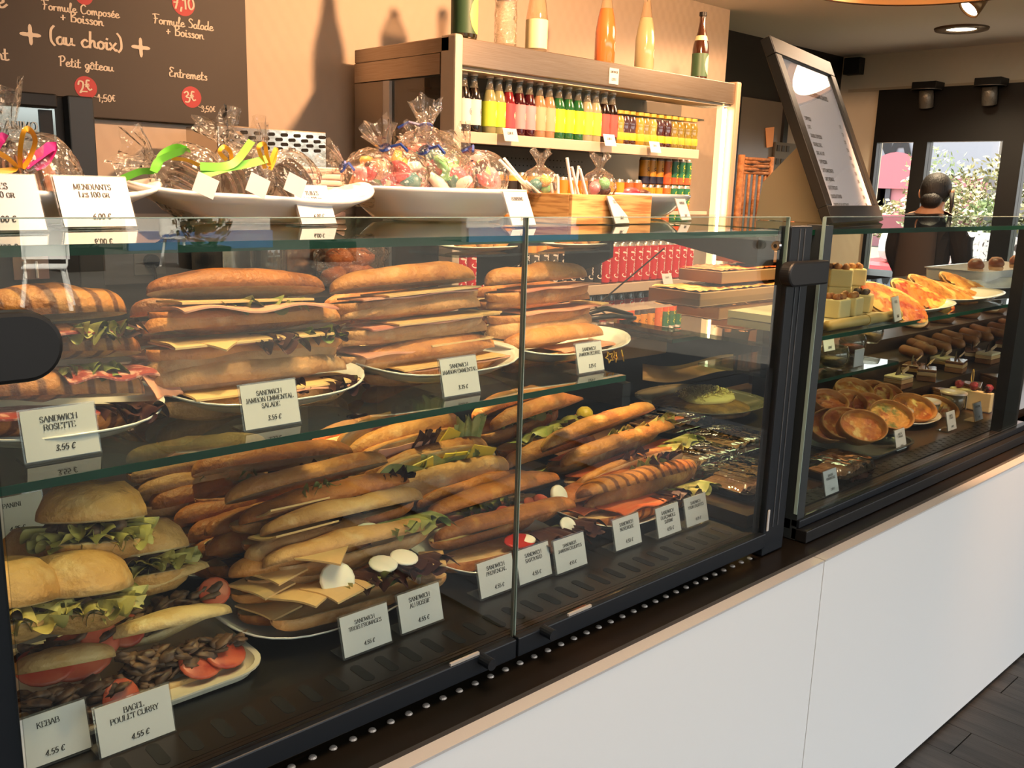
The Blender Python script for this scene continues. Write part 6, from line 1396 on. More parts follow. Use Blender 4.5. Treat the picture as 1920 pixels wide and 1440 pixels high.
for (px, py, lab, body, lq) in ((1005, 93, 'clear swing top lemonade bottle with a cream label', 'sw_clear', None), (1133, 115, 'orange swing top lemonade bottle', 'sw_orange', '#d9713a'), (1207, 126, 'cloudy pale swing top lemonade bottle', 'sw_pale', '#a8a078')):
    H = .335; R = .041
    m = clear_mat('sw_clear_glass', '#f2e8da', refl=2.6, body='#e0c8a4', bodyfac=.2) if lq is None else liquid(body, lq)
    parts = [('glass', .001, H*.62, m, 0), ('neck', H*.621, H*.90, clear_mat('neck_clear', '#f0e6d8', refl=2.2, body=(lq or '#e0c8a4'), bodyfac=.22), 0), ('stopper', H*.905, H*.96, M_porcelain, -.002)]
    if lq is None: parts.append(('label', .012, H*.34, mat('label_straw', '#ece3b0', .5), .0006))
    def dec(H=H, R=R):
        mb = MB(); mb.tube([(R*.5, 0, H*.82), (R*.62, -.004, H*.90), (R*.3, -.01, H*.985), (-R*.3, -.01, H*.985), (-R*.62, -.004, H*.90), (-R*.5, 0, H*.82)], .0022, 6)
        o = mb.build('wire_clip', M_black); bpy.context.scene.collection.objects.unlink(o); return [o] + ring_deco(R, .065, .022, mat('emblem_soft', '#cfc9b4', .5))()
    tall(lab, px, py, H, R, 0, 0, sw(R, H), parts, 'swing_bottle', dec)
# fridge inner glow: tube lamp and canopy lamp
light('AREA', 'fridge_lamp', ((F0+F1)/2, FY+.16, zb_-.09), 1.5, (1, .86, .66), target=((F0+F1)/2, FY+.30, .6), size=.9).parent = None
# rattan rack right of the fridge
M_rat = mat('rattan', '#b57a4a', .6, col2='#8a5630', nscale=30, bump=.5, bscale=120)
a = at(1391, 290, Y=3.15); b = at(1446, 292, Y=3.15); zlo = at(1400, 404, Y=3.15).z
rk = thing('rattan_stand', 'tall woven rattan bread stand with spindles right of the fridge', 'rattan stand', ((a.x+b.x)/2, 3.2, 0))
for x, y in ((a.x, 3.15), (b.x, 3.15), (a.x, 3.34), (b.x, 3.34)): lo(MB().tube([(x, y, 0), (x, y, a.z)], .021, 8), 'leg', M_rat, rk, smooth=True)
def weave(z0, z1, y, x0, x1):
    for i in range(int((z1-z0)/.02)):
        z = z0+.01+i*.02; lo(MB().tube([(x0, y, z), ((x0*2+x1)/3, y-.012*(1 if i % 2 else -1), z), ((x0+2*x1)/3, y+.012*(1 if i % 2 else -1), z), (x1, y, z)], .011, 6), 'woven_band', M_rat, rk, smooth=True)
weave(a.z-.11, a.z, 3.15, a.x, b.x); weave(zlo-.06, zlo, 3.15, a.x-.05, b.x); weave(.75, zlo-.10, 3.14, a.x-.10, b.x+.35)
for i in range(5): x = a.x+(b.x-a.x)*(i+.7)/5.6; lo(MB().tube([(x, 3.15, zlo), (x, 3.15, a.z-.11)], .010, 6), 'spindle', M_rat, rk, smooth=True)
a2 = at(1292, 315, Y=3.2); b2 = at(1338, 318, Y=3.2); zl2 = at(1320, 400, Y=3.2).z
rk2 = thing('rattan_stand', 'second rattan stand seen through the clear end of the fridge', 'rattan stand', ((a2.x+b2.x)/2, 3.19, 0))
WXR = 3.80
for i in range(6):
    x = WXR+.02+i*.085; lo(MB().tube([(x, 3.18, zl2-.02), (x, 3.18, a2.z)], .016, 6), 'spindle', M_rat, rk2, smooth=True)
lo(MB().box(WXR, WXR+.48, 3.15, 3.22, zl2-.10, zl2-.02), 'woven_base', M_rat, rk2)
lo(MB().box(WXR, WXR+.48, 3.15, 3.22, 0, zl2-.10), 'stand_leg_frame', M_rat, rk2)

# ================================================================= REAR OF THE LEFT CASE
rw = thing('rear_shelf_unit', 'dark rear service shelf behind the left display case', 'shelf unit', (1.9, 1.9, 0))
lo(MB().box(1.23, 3.0, 1.78, 2.10, 0.0, 0.93), 'cabinet', M_black, rw)
lo(MB().box(1.28, 1.60, 1.62, 1.779, 0.90, 0.93), 'side_ledge', M_black, rw)
a = at(1146, 690, Y=1.66); b = at(1238, 690, Y=1.66); zt_ = at(1190, 632, Y=1.66).z
kx = tag(MB().box(a.x, b.x, 1.64, 1.95, .931, zt_).build('cardboard_box', M_kraft, bevel=.003), 'open brown cardboard box behind the end of the glass shelf', 'box')
a = at(1242, 685, Y=1.72); b = at(1330, 685, Y=1.72); zt_ = at(1290, 642, Y=1.72).z
tag(MB().box(a.x, b.x, 1.785, 2.05, .931, zt_).build('dark_crate', mat('dark_plastic', '#2a2622', .5), bevel=.004), 'black plastic crate beside the cardboard box', 'crate')
kp = MB(); kp.sheet(lambda u, v: tuple(at(1205+u*170, 712-v*30-u*10+8*sin(u*5), Y=1.50+.1*v)), 12, 4)
tag(kp.build('kraft_sheet', M_kraft, smooth=True, solid=.0015), 'crumpled brown kraft paper above the grated cheese dish', 'paper')
# tongs on the shelf
tg = MB(); A = at(1118, 645, Y=1.42); B = at(1208, 640, Y=1.42)
tg.tube([A, (A+B)/2+Vector((0, 0, .006)), B], [.006, .007, .004], 8); tg.tube([A+Vector((0, .012, .008)), (A+B)/2+Vector((0, .02, .022)), B+Vector((0, .01, .006))], [.006, .007, .004], 8)
for i in range(6): tg.box(B.x-.045+i*.010, B.x-.040+i*.010, B.y-.012, B.y+.012, B.z-.012, B.z-.002)
off = SZ-min(v[2] for v in tg.v)+.001
tag(tg.build('serving_tongs', mat('tongs_black', '#26211c', .35), smooth=True, loc=(-.04, 0, off if off > 0 else 0)), 'black serving tongs at the end of the glass shelf', 'tongs')
for i, (px, py) in enumerate([(1142, 683), (1153, 686), (1166, 684)]):
    c = at(px, py, Y=1.10); n_ = 10
    pts = [(.011*(1 if q % 2 else .5)*cos(2*pi*q/n_), 0, .011*(1 if q % 2 else .5)*sin(2*pi*q/n_)) for q in range(n_)]
    o = MB().tube(pts, .0014, 5, closed=True).build('star_pick', mat('gold_metal', '#d9a83a', .3, metal=.7), loc=(c.x, 1.10, SZ+.0125), rot=(radians(-15), 0, .4*i)); tag(o, 'gold star shaped wire pick on the shelf end, %s of three' % ('left', 'middle', 'right')[i], 'decoration')
# tart slabs on their own glass shelf
TS = 1.003
gs = thing('tart_shelf', 'glass side shelf carrying the tart slabs', 'shelf', (1.9, 1.7, TS-.02))
P0 = at(1262, 632, Z=TS)
X0t = P0.x; Y0t = P0.y
lo(MB().box(X0t-.03, X0t+.85, Y0t-.02, Y0t+.36, TS-.012, TS-.001), 'glass_sheet', M_shelf, gs); lo(MB().box(X0t-.03, X0t+.85, Y0t-.0215, Y0t-.0205, TS-.012, TS-.001), 'sheet_edge', M_edge, gs)
lo(MB().box(X0t-.03, X0t-.01, Y0t+.25, Y0t+.33, .931, TS-.0125).box(X0t+.7, X0t+.72, Y0t+.25, Y0t+.33, .931, TS-.0125), 'bracket', M_black, gs)
M_tcr = mat('tart_crust', '#c08a4c', .6, col2='#9c6430', nscale=20, bump=.3, bscale=60); M_tap = mat('tart_top', '#d59a4a', .4, col2='#a85f2a', nscale=16, col3='#e8c27a', n3=24, bump=.5, bscale=40); M_tbk = mat('tart_side', '#8a6a48', .6)
def tart(lab, x0, x1, y0, y1, z, h, fluted=True, top=M_tap, seed=0):
    t = thing('tart_slab', lab, 'tart', ((x0+x1)/2, (y0+y1)/2, z), group='tart slabs on the glass side shelf'); w, d = (x1-x0)/2, (y1-y0)/2
    MB().box(-w, w, -d, d, 0, h).build('pastry_base', M_tcr if fluted else M_tbk, t, bevel=.003)
    mb = MB(); mb.sheet(lambda u, v: ((u-.5)*2*(w-.006), (v-.5)*2*(d-.006), h+.003+.010*abs(noise.noise(Vector((u*14+seed, v*7, seed))))), 30, 12); mb.build('filling', top, t, smooth=True)
    if fluted:
        fl = MB(); n = int(2*w/.022)
        for i in range(n): fl.blob((-w+(i+.5)*2*w/n, -d, h+.003), .0115, i, .1, nu=8, nv=5)
        m_ = int(2*d/.022)
        for i in range(m_): fl.blob((-w, -d+(i+.5)*2*d/m_, h+.003), .0115, i, .1, nu=8, nv=5)
        p = fl.build('fluted_rim', M_tcr, t, smooth=True); p['kind'] = 'stuff'
    return t
zt_ = TS; M_tred = mat('tart_red', '#c9702e', .4, col2='#a83a24', nscale=14, col3='#e0a85a', n3=24, bump=.5, bscale=40)
for i, (px, py, Yt, hh, ww, lab, fl_, tm) in enumerate([(1262, 632, Y0t, .050, .62, 'fluted rectangular tart, lowest and nearest of the tart stack', True, M_tap), (1310, 595, Y0t+.02, .046, .50, 'tart slab with lumpy apple topping, second of the tart stack', False, M_tap),
        (1350, 565, Y0t+.05, .036, .40, 'tart slab with red fruit, third of the tart stack', False, M_tred), (1402, 545, Y0t+.08, .036, .26, 'tart slab farthest back and highest in the tart stack', False, M_tap)]):
    xx = at(px, py, Y=Yt).x; tart(lab, xx, xx+ww, Yt, Yt+.22-.03*i, zt_, hh, fl_, tm, i+1); zt_ += hh+.016
# dish with grated cheese
dc = at(1330, 745, Z=.80)
plate('serving_plate', 'round glass dish under the grated cheese gratin', (dc.x, dc.y+.03, .76), .185, .185, .03, 0, None, mat('smoky_plate', '#8a7a66', .15, coat=.5), tips=0)
gt = thing('gratin', 'gratin of bread under a mound of grated pale cheese on the round dish', 'gratin', (dc.x, dc.y+.03, .764))
MB().lathe([(0, .03), (.06, .03), (.11, .022), (.15, .008), (.15, 0), (0, 0)], 36).build('bread_base', mat('gratin_base', '#6a4526', .6, col2='#a07038', nscale=25, bump=.5, bscale=60), gt, smooth=True)
rnd = random.Random(5); mb = MB()
for i in range(1500):
    x, y = rnd.gauss(.02, .045), rnd.gauss(-.01, .035)
    r2 = (x-.02)**2/.011+y*y/.007
    if r2 > 1: continue
    z = .03+.026*(1-r2)+rnd.uniform(0, .006); a = rnd.uniform(0, pi); l = rnd.uniform(.008, .016); w_ = .0011
    mb.add([(x-l*cos(a)/2-w_*sin(a), y-l*sin(a)/2+w_*cos(a), z), (x+l*cos(a)/2-w_*sin(a), y+l*sin(a)/2+w_*cos(a), z+.003), (x+l*cos(a)/2+w_*sin(a), y+l*sin(a)/2-w_*cos(a), z+.002), (x-l*cos(a)/2+w_*sin(a), y-l*sin(a)/2-w_*cos(a), z-.001)], [(0, 1, 2, 3)])
p = mb.build('grated_cheese', mat('grated_cheese', '#e2c882', .6, rnd=.05), gt); p['kind'] = 'stuff'
mb = MB(); mb.blob((.02, -.008, .030), .085, 3, .08, sx=1.15, sy=.92, sz=.28, nu=24, nv=10); mb.build('cheese_mound', MATS['grated_cheese'], gt, smooth=True)
c = at(1408, 775, Y=1.62); t = thing('price_card', 'small beige card leaning at the right of the grated cheese dish', 'price card', (c.x, 1.56, DZ)); MB().box(-.03, .03, -.001, .001, .02, .075).build('card', M_kraft, t); MB().box(-.006, .006, -.002, .012, 0, .02).build('clip', M_black, t)
# deli trays with clear lids
M_lid = clear_mat('clear_lid', '#f2e8da', refl=4.5, rough=.03, bump=.5, bscale=18)
M_slc = mat('sliced_meat', '#c79a76', .5, col2='#9c6f52', nscale=22, col3='#e0ba96', n3=12)
def deli(lab, cx, cy, w, d, yaw, seed):
    p = at(cx, cy, Z=DZ+.03); t = thing('deli_tray', lab, 'deli tray', (p.x, p.y, DZ), (0, 0, radians(yaw)), 'lidded deli trays at the right of the lower deck')
    mb = MB(); 
    def rr(k, z, r=.02):
        o = []; W, D = w/2*k, d/2*k
        for (sx_, sy_, a0) in ((1, 1, 0), (-1, 1, pi/2), (-1, -1, pi), (1, -1, 1.5*pi)):
            for i in range(5): o.append((sx_*(W-r)+r*cos(a0+pi/8*i), sy_*(D-r)+r*sin(a0+pi/8*i), z))
        return o
    R = [rr(.88, 0), rr(1, .018), rr(1.04, .019), rr(1.04, .0205), rr(1, .0205), rr(.87, .003)]; N = len(R[0])
    mb.add([q for r in R for q in r], [(j*N+i, j*N+(i+1) % N, (j+1)*N+(i+1) % N, (j+1)*N+i) for j in range(5) for i in range(N)] + [tuple(range(N))[::-1], tuple(range(5*N, 6*N))])
    mb.build('black_base', mat('glossy_black', '#141210', .15, coat=.5), t)
    R = [rr(1.035, .021), rr(1.0, .0215), rr(.93, .040), rr(.88, .043), rr(.5, .045)]
    mb = MB().add([q for r in R for q in r], [(j*N+i, j*N+(i+1) % N, (j+1)*N+(i+1) % N, (j+1)*N+i) for j in range(4) for i in range(N)] + [tuple(range(4*N, 5*N))]); mb.build('clear_lid', M_lid, t, smooth=True)
    rnd = random.Random(seed)
    for i in range(6):
        mb = MB(); x = (i-2.5)*w*.13; slab(mb, (x+rnd.uniform(-.006, .006), rnd.uniform(-.008, .008)), w*.32, d*.62, .003, rnd.uniform(-.25, .25), None, 0, .021+.0022*i, nu=6, nv=6, wave=.003, seed=i+seed); mb.build('meat_slice', M_slc, t, smooth=True)
    mb = MB()
    for i in range(4): ruffle(mb, 0, w*.6, -d*.40, .012, .016, .006, i+seed, n=14)
    mb.build('salad_leaf', M_saladp, t, smooth=True)
deli('lidded deli tray at the back left, under the grated cheese dish', 1256, 784, .21, .17, 0, 1)
deli('lidded deli tray at the right, second from the front', 1362, 822, .21, .17, 0, 2)
deli('lidded deli tray half hidden by the salmon pile', 1300, 850, .20, .16, 0, 3)
deli('lidded deli tray nearest the case end at the front right', 1394, 888, .20, .16, 0, 4)
deli('lidded deli tray in the right case beside the corner post', 1572, 868, .17, .12, 0, 9)

# narrow hanging shelf at the back of the left case with two plates of biscuits
HZ = 1.262
hs = thing('hanging_shelf', 'narrow glass shelf hung under the top glass with plates of biscuits', 'shelf', (1.6, 1.52, HZ))
ha = at(850, 470, Y=1.45).x; hb_ = at(1140, 470, Y=1.45).x
lo(MB().box(ha, hb_, 1.44, 1.60, HZ-.006, HZ-.001), 'glass_sheet', M_shelf, hs)
for px in (985, 1150):
    hx_ = at(px, 470, Y=1.44).x; lo(MB().prism([(hx_, 1.60, 1.325), (hx_, 1.45, 1.325), (hx_, 1.45, HZ-.02), (hx_, 1.60, HZ-.09)], (.012, 0, 0)), 'hanger', M_black, hs)
for k_, (px, lab) in enumerate(((905, 'left'), (1083, 'right'))):
    c = at(px, 470, Y=1.51)
    plate('serving_plate', 'small white plate of biscuits on the hanging shelf, %s one' % lab, (c.x, 1.52, HZ), .095, .065, .010, 0, 'plates on the hanging shelf', tips=0)
    for j in range(6):
        o = MB().lathe([(0, .016), (.018, .013), (.026, .003), (.020, -.003), (0, -.003)], 14).build('biscuit', mat('golden_biscuit', '#c08a48', .5, col2='#7c4a22', nscale=60), smooth=True, loc=(c.x-.06+.024*j, 1.50+.03*(j % 2), HZ+.0115), rot=(radians(10), 0, j))
        tag(o, 'golden biscuit on the %s hanging shelf plate, %s from the left' % (lab, ORD[j]), 'biscuit', 'biscuits on the hanging shelf')
ra = at(1245, 466, Y=1.62); rb = at(1100, 588, Y=1.62)
lo(MB().tube([ra, rb], .0022, 6), 'stay_rod', M_black, lc)
# ================================================================= RIGHT CASE CONTENTS
RS = 1.0955
GR = 'plates on the right glass shelf'
def rplate(lab, px0, px1, py, Y, ry=.10, m=None):
    a = at(px0, py, Y=Y); b = at(px1, py, Y=Y); plate('serving_plate', lab, ((a.x+b.x)/2, Y, RS), (b.x-a.x)/2, ry, .016, 0, GR, m, tips=.3); return (a.x+b.x)/2
M_sq = mat('cream_square', '#e0cd96', .5); M_sqt = mat('cream_square_top', '#c98a44', .5, col2='#8a4a24', nscale=40)
# bamboo edged board with cake cubes
a = at(1552, 612, Y=1.03); b = at(1668, 590, Y=1.03)
bt = thing('cake_board', 'pale cake board with a bamboo edge at the left of the right glass shelf', 'board', ((a.x+b.x)/2, 1.15, RS))
lo(MB().box(a.x, b.x+.05, 1.043, 1.30, RS+.001, RS+.018), 'board', mat('board_pale', '#cdbf9c', .5), bt)
lo(MB().tube([(a.x, 1.03, RS+.0135), (b.x+.05, 1.03, RS+.0135)], .0125, 12), 'bamboo_edge', mat('bamboo', '#d3b878', .45, col2='#c0a060', nscale=8), bt, smooth=True)
lo(MB().tube([((a.x*.35+b.x*.65)-.02, 1.03, RS+.0135), ((a.x*.35+b.x*.65)-.014, 1.03, RS+.0135)], .0145, 12), 'bamboo_knot', MATS['bamboo'], bt)
for i, (px, py, Y, lv, lab) in enumerate([(1565, 575, 1.08, 0, 'pale cake cube at the front left of the board'), (1590, 582, 1.08, 0, 'pale cake cube, front middle of the board'), (1612, 578, 1.10, 0, 'cake cube with a dark topping at the front right of the board'), (1575, 545, 1.17, 1, 'cake cube stacked at the back left'), (1598, 548, 1.17, 1, 'cake cube stacked at the back middle'), (1556, 545, 1.20, 1, 'cake cube stacked farthest left')]):
    c = at(px, py, Y=Y); s = .028
    t = thing('cake_cube', lab, 'cake', (c.x, Y, RS+.0185+(.056 if lv else 0)), (0, 0, .15*i), 'cake cubes on the bamboo edged board')
    if lv: MB().box(-s, s, -s, s, -.056, 0).build('cake_base', M_sq, t, bevel=.003)
    MB().box(-s, s, -s, s, 0, .045).build('cream_body', M_sq, t, bevel=.004)
    mb = MB()
    for q in range(5): mb.blob(((q % 3-1)*.014, (q//3-.5)*.02, .049), .010, q+i, .3, nu=7, nv=5)
    p = mb.build('topping', M_sqt if i != 2 else M_choc, t, smooth=True); p['kind'] = 'stuff'
# pizza breads
M_pz = mat('pizza_top', '#cf7430', .5, col2='#a8321c', nscale=30, contrast=(.45, .6), col3='#e6b45a', n3=22, c3=(.52, .6), bump=.7, bscale=45)
M_pz2 = mat('onion_top', '#d89a4e', .5, col2='#a05a28', nscale=24, col3='#e8c07a', n3=18, bump=.7, bscale=45)
def flatbread(lab, p0, p1, Y, w=.11, top=M_pz, seed=0, tilt=24, th=.02):
    w *= 1.25; tilt = 40
    A = at(p0[0], p0[1], Y=Y+.10); B = at(p1[0], p1[1], Y=Y-.02); ux = (B-A).normalized(); L = (B-A).length
    uy = Vector((0, 0, 1)).cross(ux).normalized(); uz = ux.cross(uy); R = Matrix((ux, uy, uz)).transposed() @ Euler((radians(30), 0, 0)).to_matrix()
    t = thing('pizza_bread', lab, 'pizza bread', (A+B)/2, R.to_euler(), 'pizza breads on the right glass shelf')
    mb = loaf_half(L, w, th, False, seed); mb.build('crust', list(CR['toast']), t, smooth=True)
    mb = MB()
    def fn(u, v):
        x = (u-.5)*2; r = superr(x*.97, 2.8); return (x*L*.47, (v-.5)*w*.86*r, .003+.012*(1-(2*v-1)**2)*r*.6+.007*abs(noise.noise(Vector((u*16+seed, v*9, seed)))))
    mb.sheet(fn, 34, 12); mb.build('topping', top, t, smooth=True)
    return t
rplate('white oval plate under the pizza breads, left one', 1652, 1762, 600, 1.085, .075)
rplate('white oval plate under the onion breads', 1735, 1850, 585, 1.13, .09)
rplate('white oval plate at the right under the olive breads', 1800, 1918, 568, 1.22)
flatbread('red pizza bread with ham pieces, leftmost and nearest', (1612, 548), (1738, 590), 1.03, .13, M_pz, 1)
flatbread('red pizza bread with tomato, second from the left', (1672, 535), (1790, 580), 1.07, .11, M_pz, 2)
flatbread('thick golden onion bread, third from the left', (1706, 524), (1838, 574), 1.09, .10, M_pz2, 3, th=.03)
flatbread('golden bread with dark olive bits, fourth from the left', (1765, 518), (1880, 564), 1.15, .10, M_pz2, 4, th=.028)
flatbread('onion bread half covered behind the pizza breads', (1740, 535), (1870, 572), 1.12, .09, M_pz2, 5, th=.024)
a = at(1850, 556, Y=1.28); b = at(1918, 540, Y=1.28)
tray('serving_tray', 'white rectangular tray with rows of small round rolls', a.x, b.x+.35, 1.29, 1.52, RS+.001, .045, M_porcelain, r=.02)
for i in range(8):
    c = at(1812+i*19, 520, Y=1.40); t = thing('macaron_roll', 'small round roll in the white tray, %s from the left' % ORD[i], 'roll', (c.x, 1.37+(i % 2)*.04, RS+.052), (0, 0, i), 'small rolls in the white tray')
    MB().lathe([(0, .030), (.018, .027), (.028, .014), (.029, .004), (.024, -.002), (0, -.002)], 16).build('top_half', mat('roll_pink', '#d39a78', .5) if i % 2 else mat('roll_brown', '#8a4a2c', .4), t, smooth=True)
    MB().lathe([(0, -.0025), (.024, -.0025), (.028, -.008), (.024, -.018), (0, -.02)], 16).build('bottom_half', mat('roll_pale', '#d8a67c', .5), t, smooth=True)
S('long brown baguette lying at the back of the right shelf', (1802, 506), (1990, 512), 1.56, name='baguette', g='breads on the right shelf', cat='bread', h=.032, open_=0, fill=0, crust='brown', seed=120)
GRC = 'price cards in the right case'
price_tag('small card in front of the red pizza bread on the right shelf', (at(1684, 608, Y=1.008).x, 1.008, RS), ['PIZZA'], RS, w=.062, h=.062, group=GRC, price='2.80 €', yaw=10)
price_tag('small card over the glass cups at the left of the right case', at(1556, 660, Y=1.24), ['VERRINE'], 0, w=.06, h=.045, group=GRC, price='3.00 €', foot=False)
# glass dessert cups on the short shelf
for i, (px, py, Y) in enumerate([(1560, 705, 1.26), (1592, 700, 1.34), (1625, 690, 1.42)]):
    c = at(px, py, Y=Y)
    t = thing('dessert_cup', 'round glass dessert cup, %s of three on the short shelf' % ('nearest', 'middle', 'farthest')[i], 'dessert cup', (c.x, Y, .9145), group='dessert cups on the short shelf')
    MB().lathe([(0, .002), (.026, .002), (.040, .02), (.042, .045), (.036, .066), (.034, .066), (.039, .044), (.036, .02), (.024, .006), (0, .006)], 24).build('glass', clear_mat('cup_glass', '#e4e2dc', refl=2.5, body='#8a8a84', bodyfac=.10), t, smooth=True)
    MB().lathe([(0, .007), (.023, .0075), (.034, .02), (.036, .032), (0, .034)], 20).build('cream', mat('cup_cream_%d' % i, ('#8f7f66', '#9a4a3a', '#c8a070')[i], .5), t, smooth=True)
    if i == 0: MB().box(.020, .075, -.052, -.050, .01, .06).build('label_card', M_card, t)
# rows of pastries
def pz_(px, py, Z): return at(px, py, Z=Z)
st_ = thing('pastry_step', 'brown steel step carrying the rows of pastries in the right case', 'step', (2.6, 1.45, DZ))
for k_, (y0, y1, z) in enumerate(((1.22, 1.36, .80), (1.361, 1.50, .845), (1.501, 1.74, .89))):
    lo(MB().box(2.78, 4.95, y0, y1, DZ, z), 'step', M_deck2, st_)
M_cream = mat('whipped_cream', '#e6d5a4', .5); M_ecl = mat('eclair_glaze', '#7a4a34', .25, coat=.4, col2='#9a6a4e', nscale=3, rnd=.25); M_chx = mat('choux', '#a06a38', .55, col2='#7c4a22', nscale=20)
M_chd = mat('chocolate', '#3a2219', .3, coat=.3); M_sl = mat('mille_feuille', '#c08a4e', .5, col2='#e0c48c', nscale=60, stretch=(.2, .2, 8)); M_rasp = mat('raspberry', '#8f2430', .45, bump=.6, bscale=120)
GP_ = 'rows of small pastries in the right case'
n1_ = ('first', 'second', 'third', 'fourth', 'fifth', 'sixth', 'seventh', 'eighth', 'ninth')
for i, (px, py) in enumerate([(1714, 622), (1760, 630), (1806, 640), (1852, 648), (1893, 655)]):
    c = at(px, py, Y=1.58); t = thing('cream_pastry', 'cream topped pastry with dark fruit, %s from the left in the back row' % n1_[i], 'pastry', (c.x, 1.58, .891), (0, 0, i*.7), GP_); t.scale = (1.3, 1.3, 1.3)
    MB().lathe([(0, 0), (.034, 0), (.042, .012), (.040, .026), (0, .03)], 18).build('tartlet', M_chx, t, smooth=True)
    mb = MB()
    for q in range(3): mb.lathe([(.030-.008*q, .03+.010*q), (.033-.008*q, .035+.010*q), (.024-.008*q, .041+.010*q), (0, .042+.010*q)], 14)
    mb.build('cream', M_cream, t, smooth=True)
    mb = MB(); mb.blob((.02, .022, .055), .013, i, .2); mb.blob((-.012, .024, .056), .012, i+3, .2); mb.build('dark_fruit', M_chd, t, smooth=True)
    MB().lathe([(0, .066), (.008, .062), (.012, .05), (0, .045)], 10, M=Matrix.Translation((.03, .012, 0))).build('physalis', mat('physalis', '#c98a34', .4), t, smooth=True)
for i, (px, py) in enumerate([(1706, 644), (1728, 650), (1752, 652), (1776, 656), (1800, 660), (1826, 664), (1850, 668), (1876, 672), (1898, 676)]):
    c = at(px, py, Y=1.46); t = thing('eclair', 'glazed eclair, %s from the left of the eclair row' % n1_[i], 'pastry', (c.x, 1.43+.02*(i % 2), .846), (0, 0, .9), GP_); t.scale = (1.2, 1.3, 1.2)
    MB().tube([(-.055, 0, .016), (-.04, 0, .017), (.04, 0, .017), (.055, 0, .016)], [.008, .0165, .0165, .008], 12).build('choux_body', M_chx, t, smooth=True)
    mb = MB(); mb.sheet(lambda u, v: ((u-.5)*.094, (v-.5)*.026, .0325-.008*abs(2*v-1)**2-.006*abs(2*u-1)**4), 12, 6); mb.build('glaze', M_ecl, t, smooth=True)
for i in range(8):
    c = at(1716+i*25, 658+i*4, Y=1.37); t = thing('eclair', 'glazed eclair, %s from the left of the front eclair row' % n1_[i], 'pastry', (c.x, 1.385, .846), (0, 0, 1.0), GP_); t.scale = (1.1, 1.2, 1.1)
    MB().tube([(-.055, 0, .016), (-.04, 0, .017), (.04, 0, .017), (.055, 0, .016)], [.008, .0165, .0165, .008], 12).build('choux_body', M_chx, t, smooth=True)
    mb = MB(); mb.sheet(lambda u, v: ((u-.5)*.094, (v-.5)*.026, .0325-.008*abs(2*v-1)**2-.006*abs(2*u-1)**4), 12, 6); mb.build('glaze', M_ecl, t, smooth=True)
sq = [(1676, 668), (1700, 676), (1726, 678), (1752, 686), (1778, 690), (1806, 690), (1834, 696), (1862, 700), (1890, 706)]
for i, (px, py) in enumerate(sq):
    yy = 1.325 if i % 2 else 1.265; c = at(px+14, py, Y=yy)
    t = thing('layer_cake', 'small layered cake with a chocolate shard, %s from the left of its row' % n1_[i], 'cake', (c.x, yy, .801), (0, 0, .2*(i % 3)), GP_); t.scale = (1.25, 1.5, 1.2)
    MB().box(-.034, .034, -.020, .020, 0, .014).build('sponge', M_chd if i % 2 else M_chx, t, bevel=.002)
    MB().box(-.034, .034, -.020, .020, .0145, .026).build('cream_layer', M_sl, t, bevel=.002)
    MB().box(-.034, .034, -.020, .020, .0265, .034).build('glaze', M_ecl if i % 3 else M_cream, t, bevel=.002)
    MB().prism([(-.012, .002, .034), (.016, .002, .034), (.004, .002, .058)], (0, .0025, 0)).build('chocolate_shard', M_chd, t)
    MB().box(-.012, .012, -.0012, .0012, -.010, .010).build('wafer', mat('white_choc', '#e3c09a', .4), t, loc=(.018, -.006, .046), rot=(.6, .5, .3))
# wedge cakes, cheesecake and fruit tart nearest the front
for i, (px, py) in enumerate([(1772, 722), (1812, 735), (1858, 728)]):
    c = at(px, py, Y=1.17); t = thing('cake_wedge', 'chocolate topped cake wedge, %s of the wedges behind the cheesecake' % ('left', 'middle', 'right')[i], 'cake', (c.x, 1.16, DZ+.001), (0, 0, .5), GP_)
    MB().prism([(-.07, -.02, 0), (.05, -.045, 0), (.05, .045, 0)], (0, 0, .034)).build('sponge', M_chx, t, bevel=.002); MB().prism([(-.07, -.02, .0345), (.05, -.045, .0345), (.05, .045, .0345)], (0, 0, .010)).build('mousse', M_ecl, t, bevel=.002)
    if i == 1: MB().tube([(.022*cos(q*.6), 0.0, .075+.022*sin(q*.6)) for q in range(22)], .0018, 5).build('sugar_curl', mat('sugar_curl', '#d8a860', .3), t, loc=(-.02, 0, 0))
a = at(1802, 768, Z=DZ); b = at(1884, 780, Z=DZ)
cc = thing('cheesecake', 'tall pale cheesecake covered with raspberries at the right front', 'cake', ((a.x+b.x)/2+.02, 1.08, DZ+.0005))
W_ = abs(b.x-a.x)/2*.9; MB().box(-W_, W_, -.06, .07, 0, .062).build('cheese_layer', mat('cheesecake', '#d9c79a', .5), cc, bevel=.003)
rnd = random.Random(4)
for i in range(30):
    MB().lathe([(0, .016), (.008, .013), (.011, .004), (.008, -.006), (0, -.008)], 9).build('raspberry', M_rasp if i % 7 else mat('blackberry', '#2e1a26', .45, bump=.6, bscale=120), cc, smooth=True, loc=(-W_+.012+(i % 10)*(2*W_-.024)/9+rnd.uniform(-.003, .003), -.045+(i//10)*.045, .070+rnd.uniform(0, .004)), rot=(rnd.uniform(-.5, .5), rnd.uniform(-.5, .5), 0))
a = at(1745, 716, Y=1.16); ft = thing('fruit_tart', 'bright mixed fruit tart behind the row of lidded pots', 'tart', (at(1710, 715, Y=1.19).x, 1.19, DZ+.001))
MB().lathe([(0, 0), (.085, 0), (.098, .03), (.092, .032), (.085, .02), (0, .02)], 30).build('tart_shell', M_tcr, ft, smooth=True)
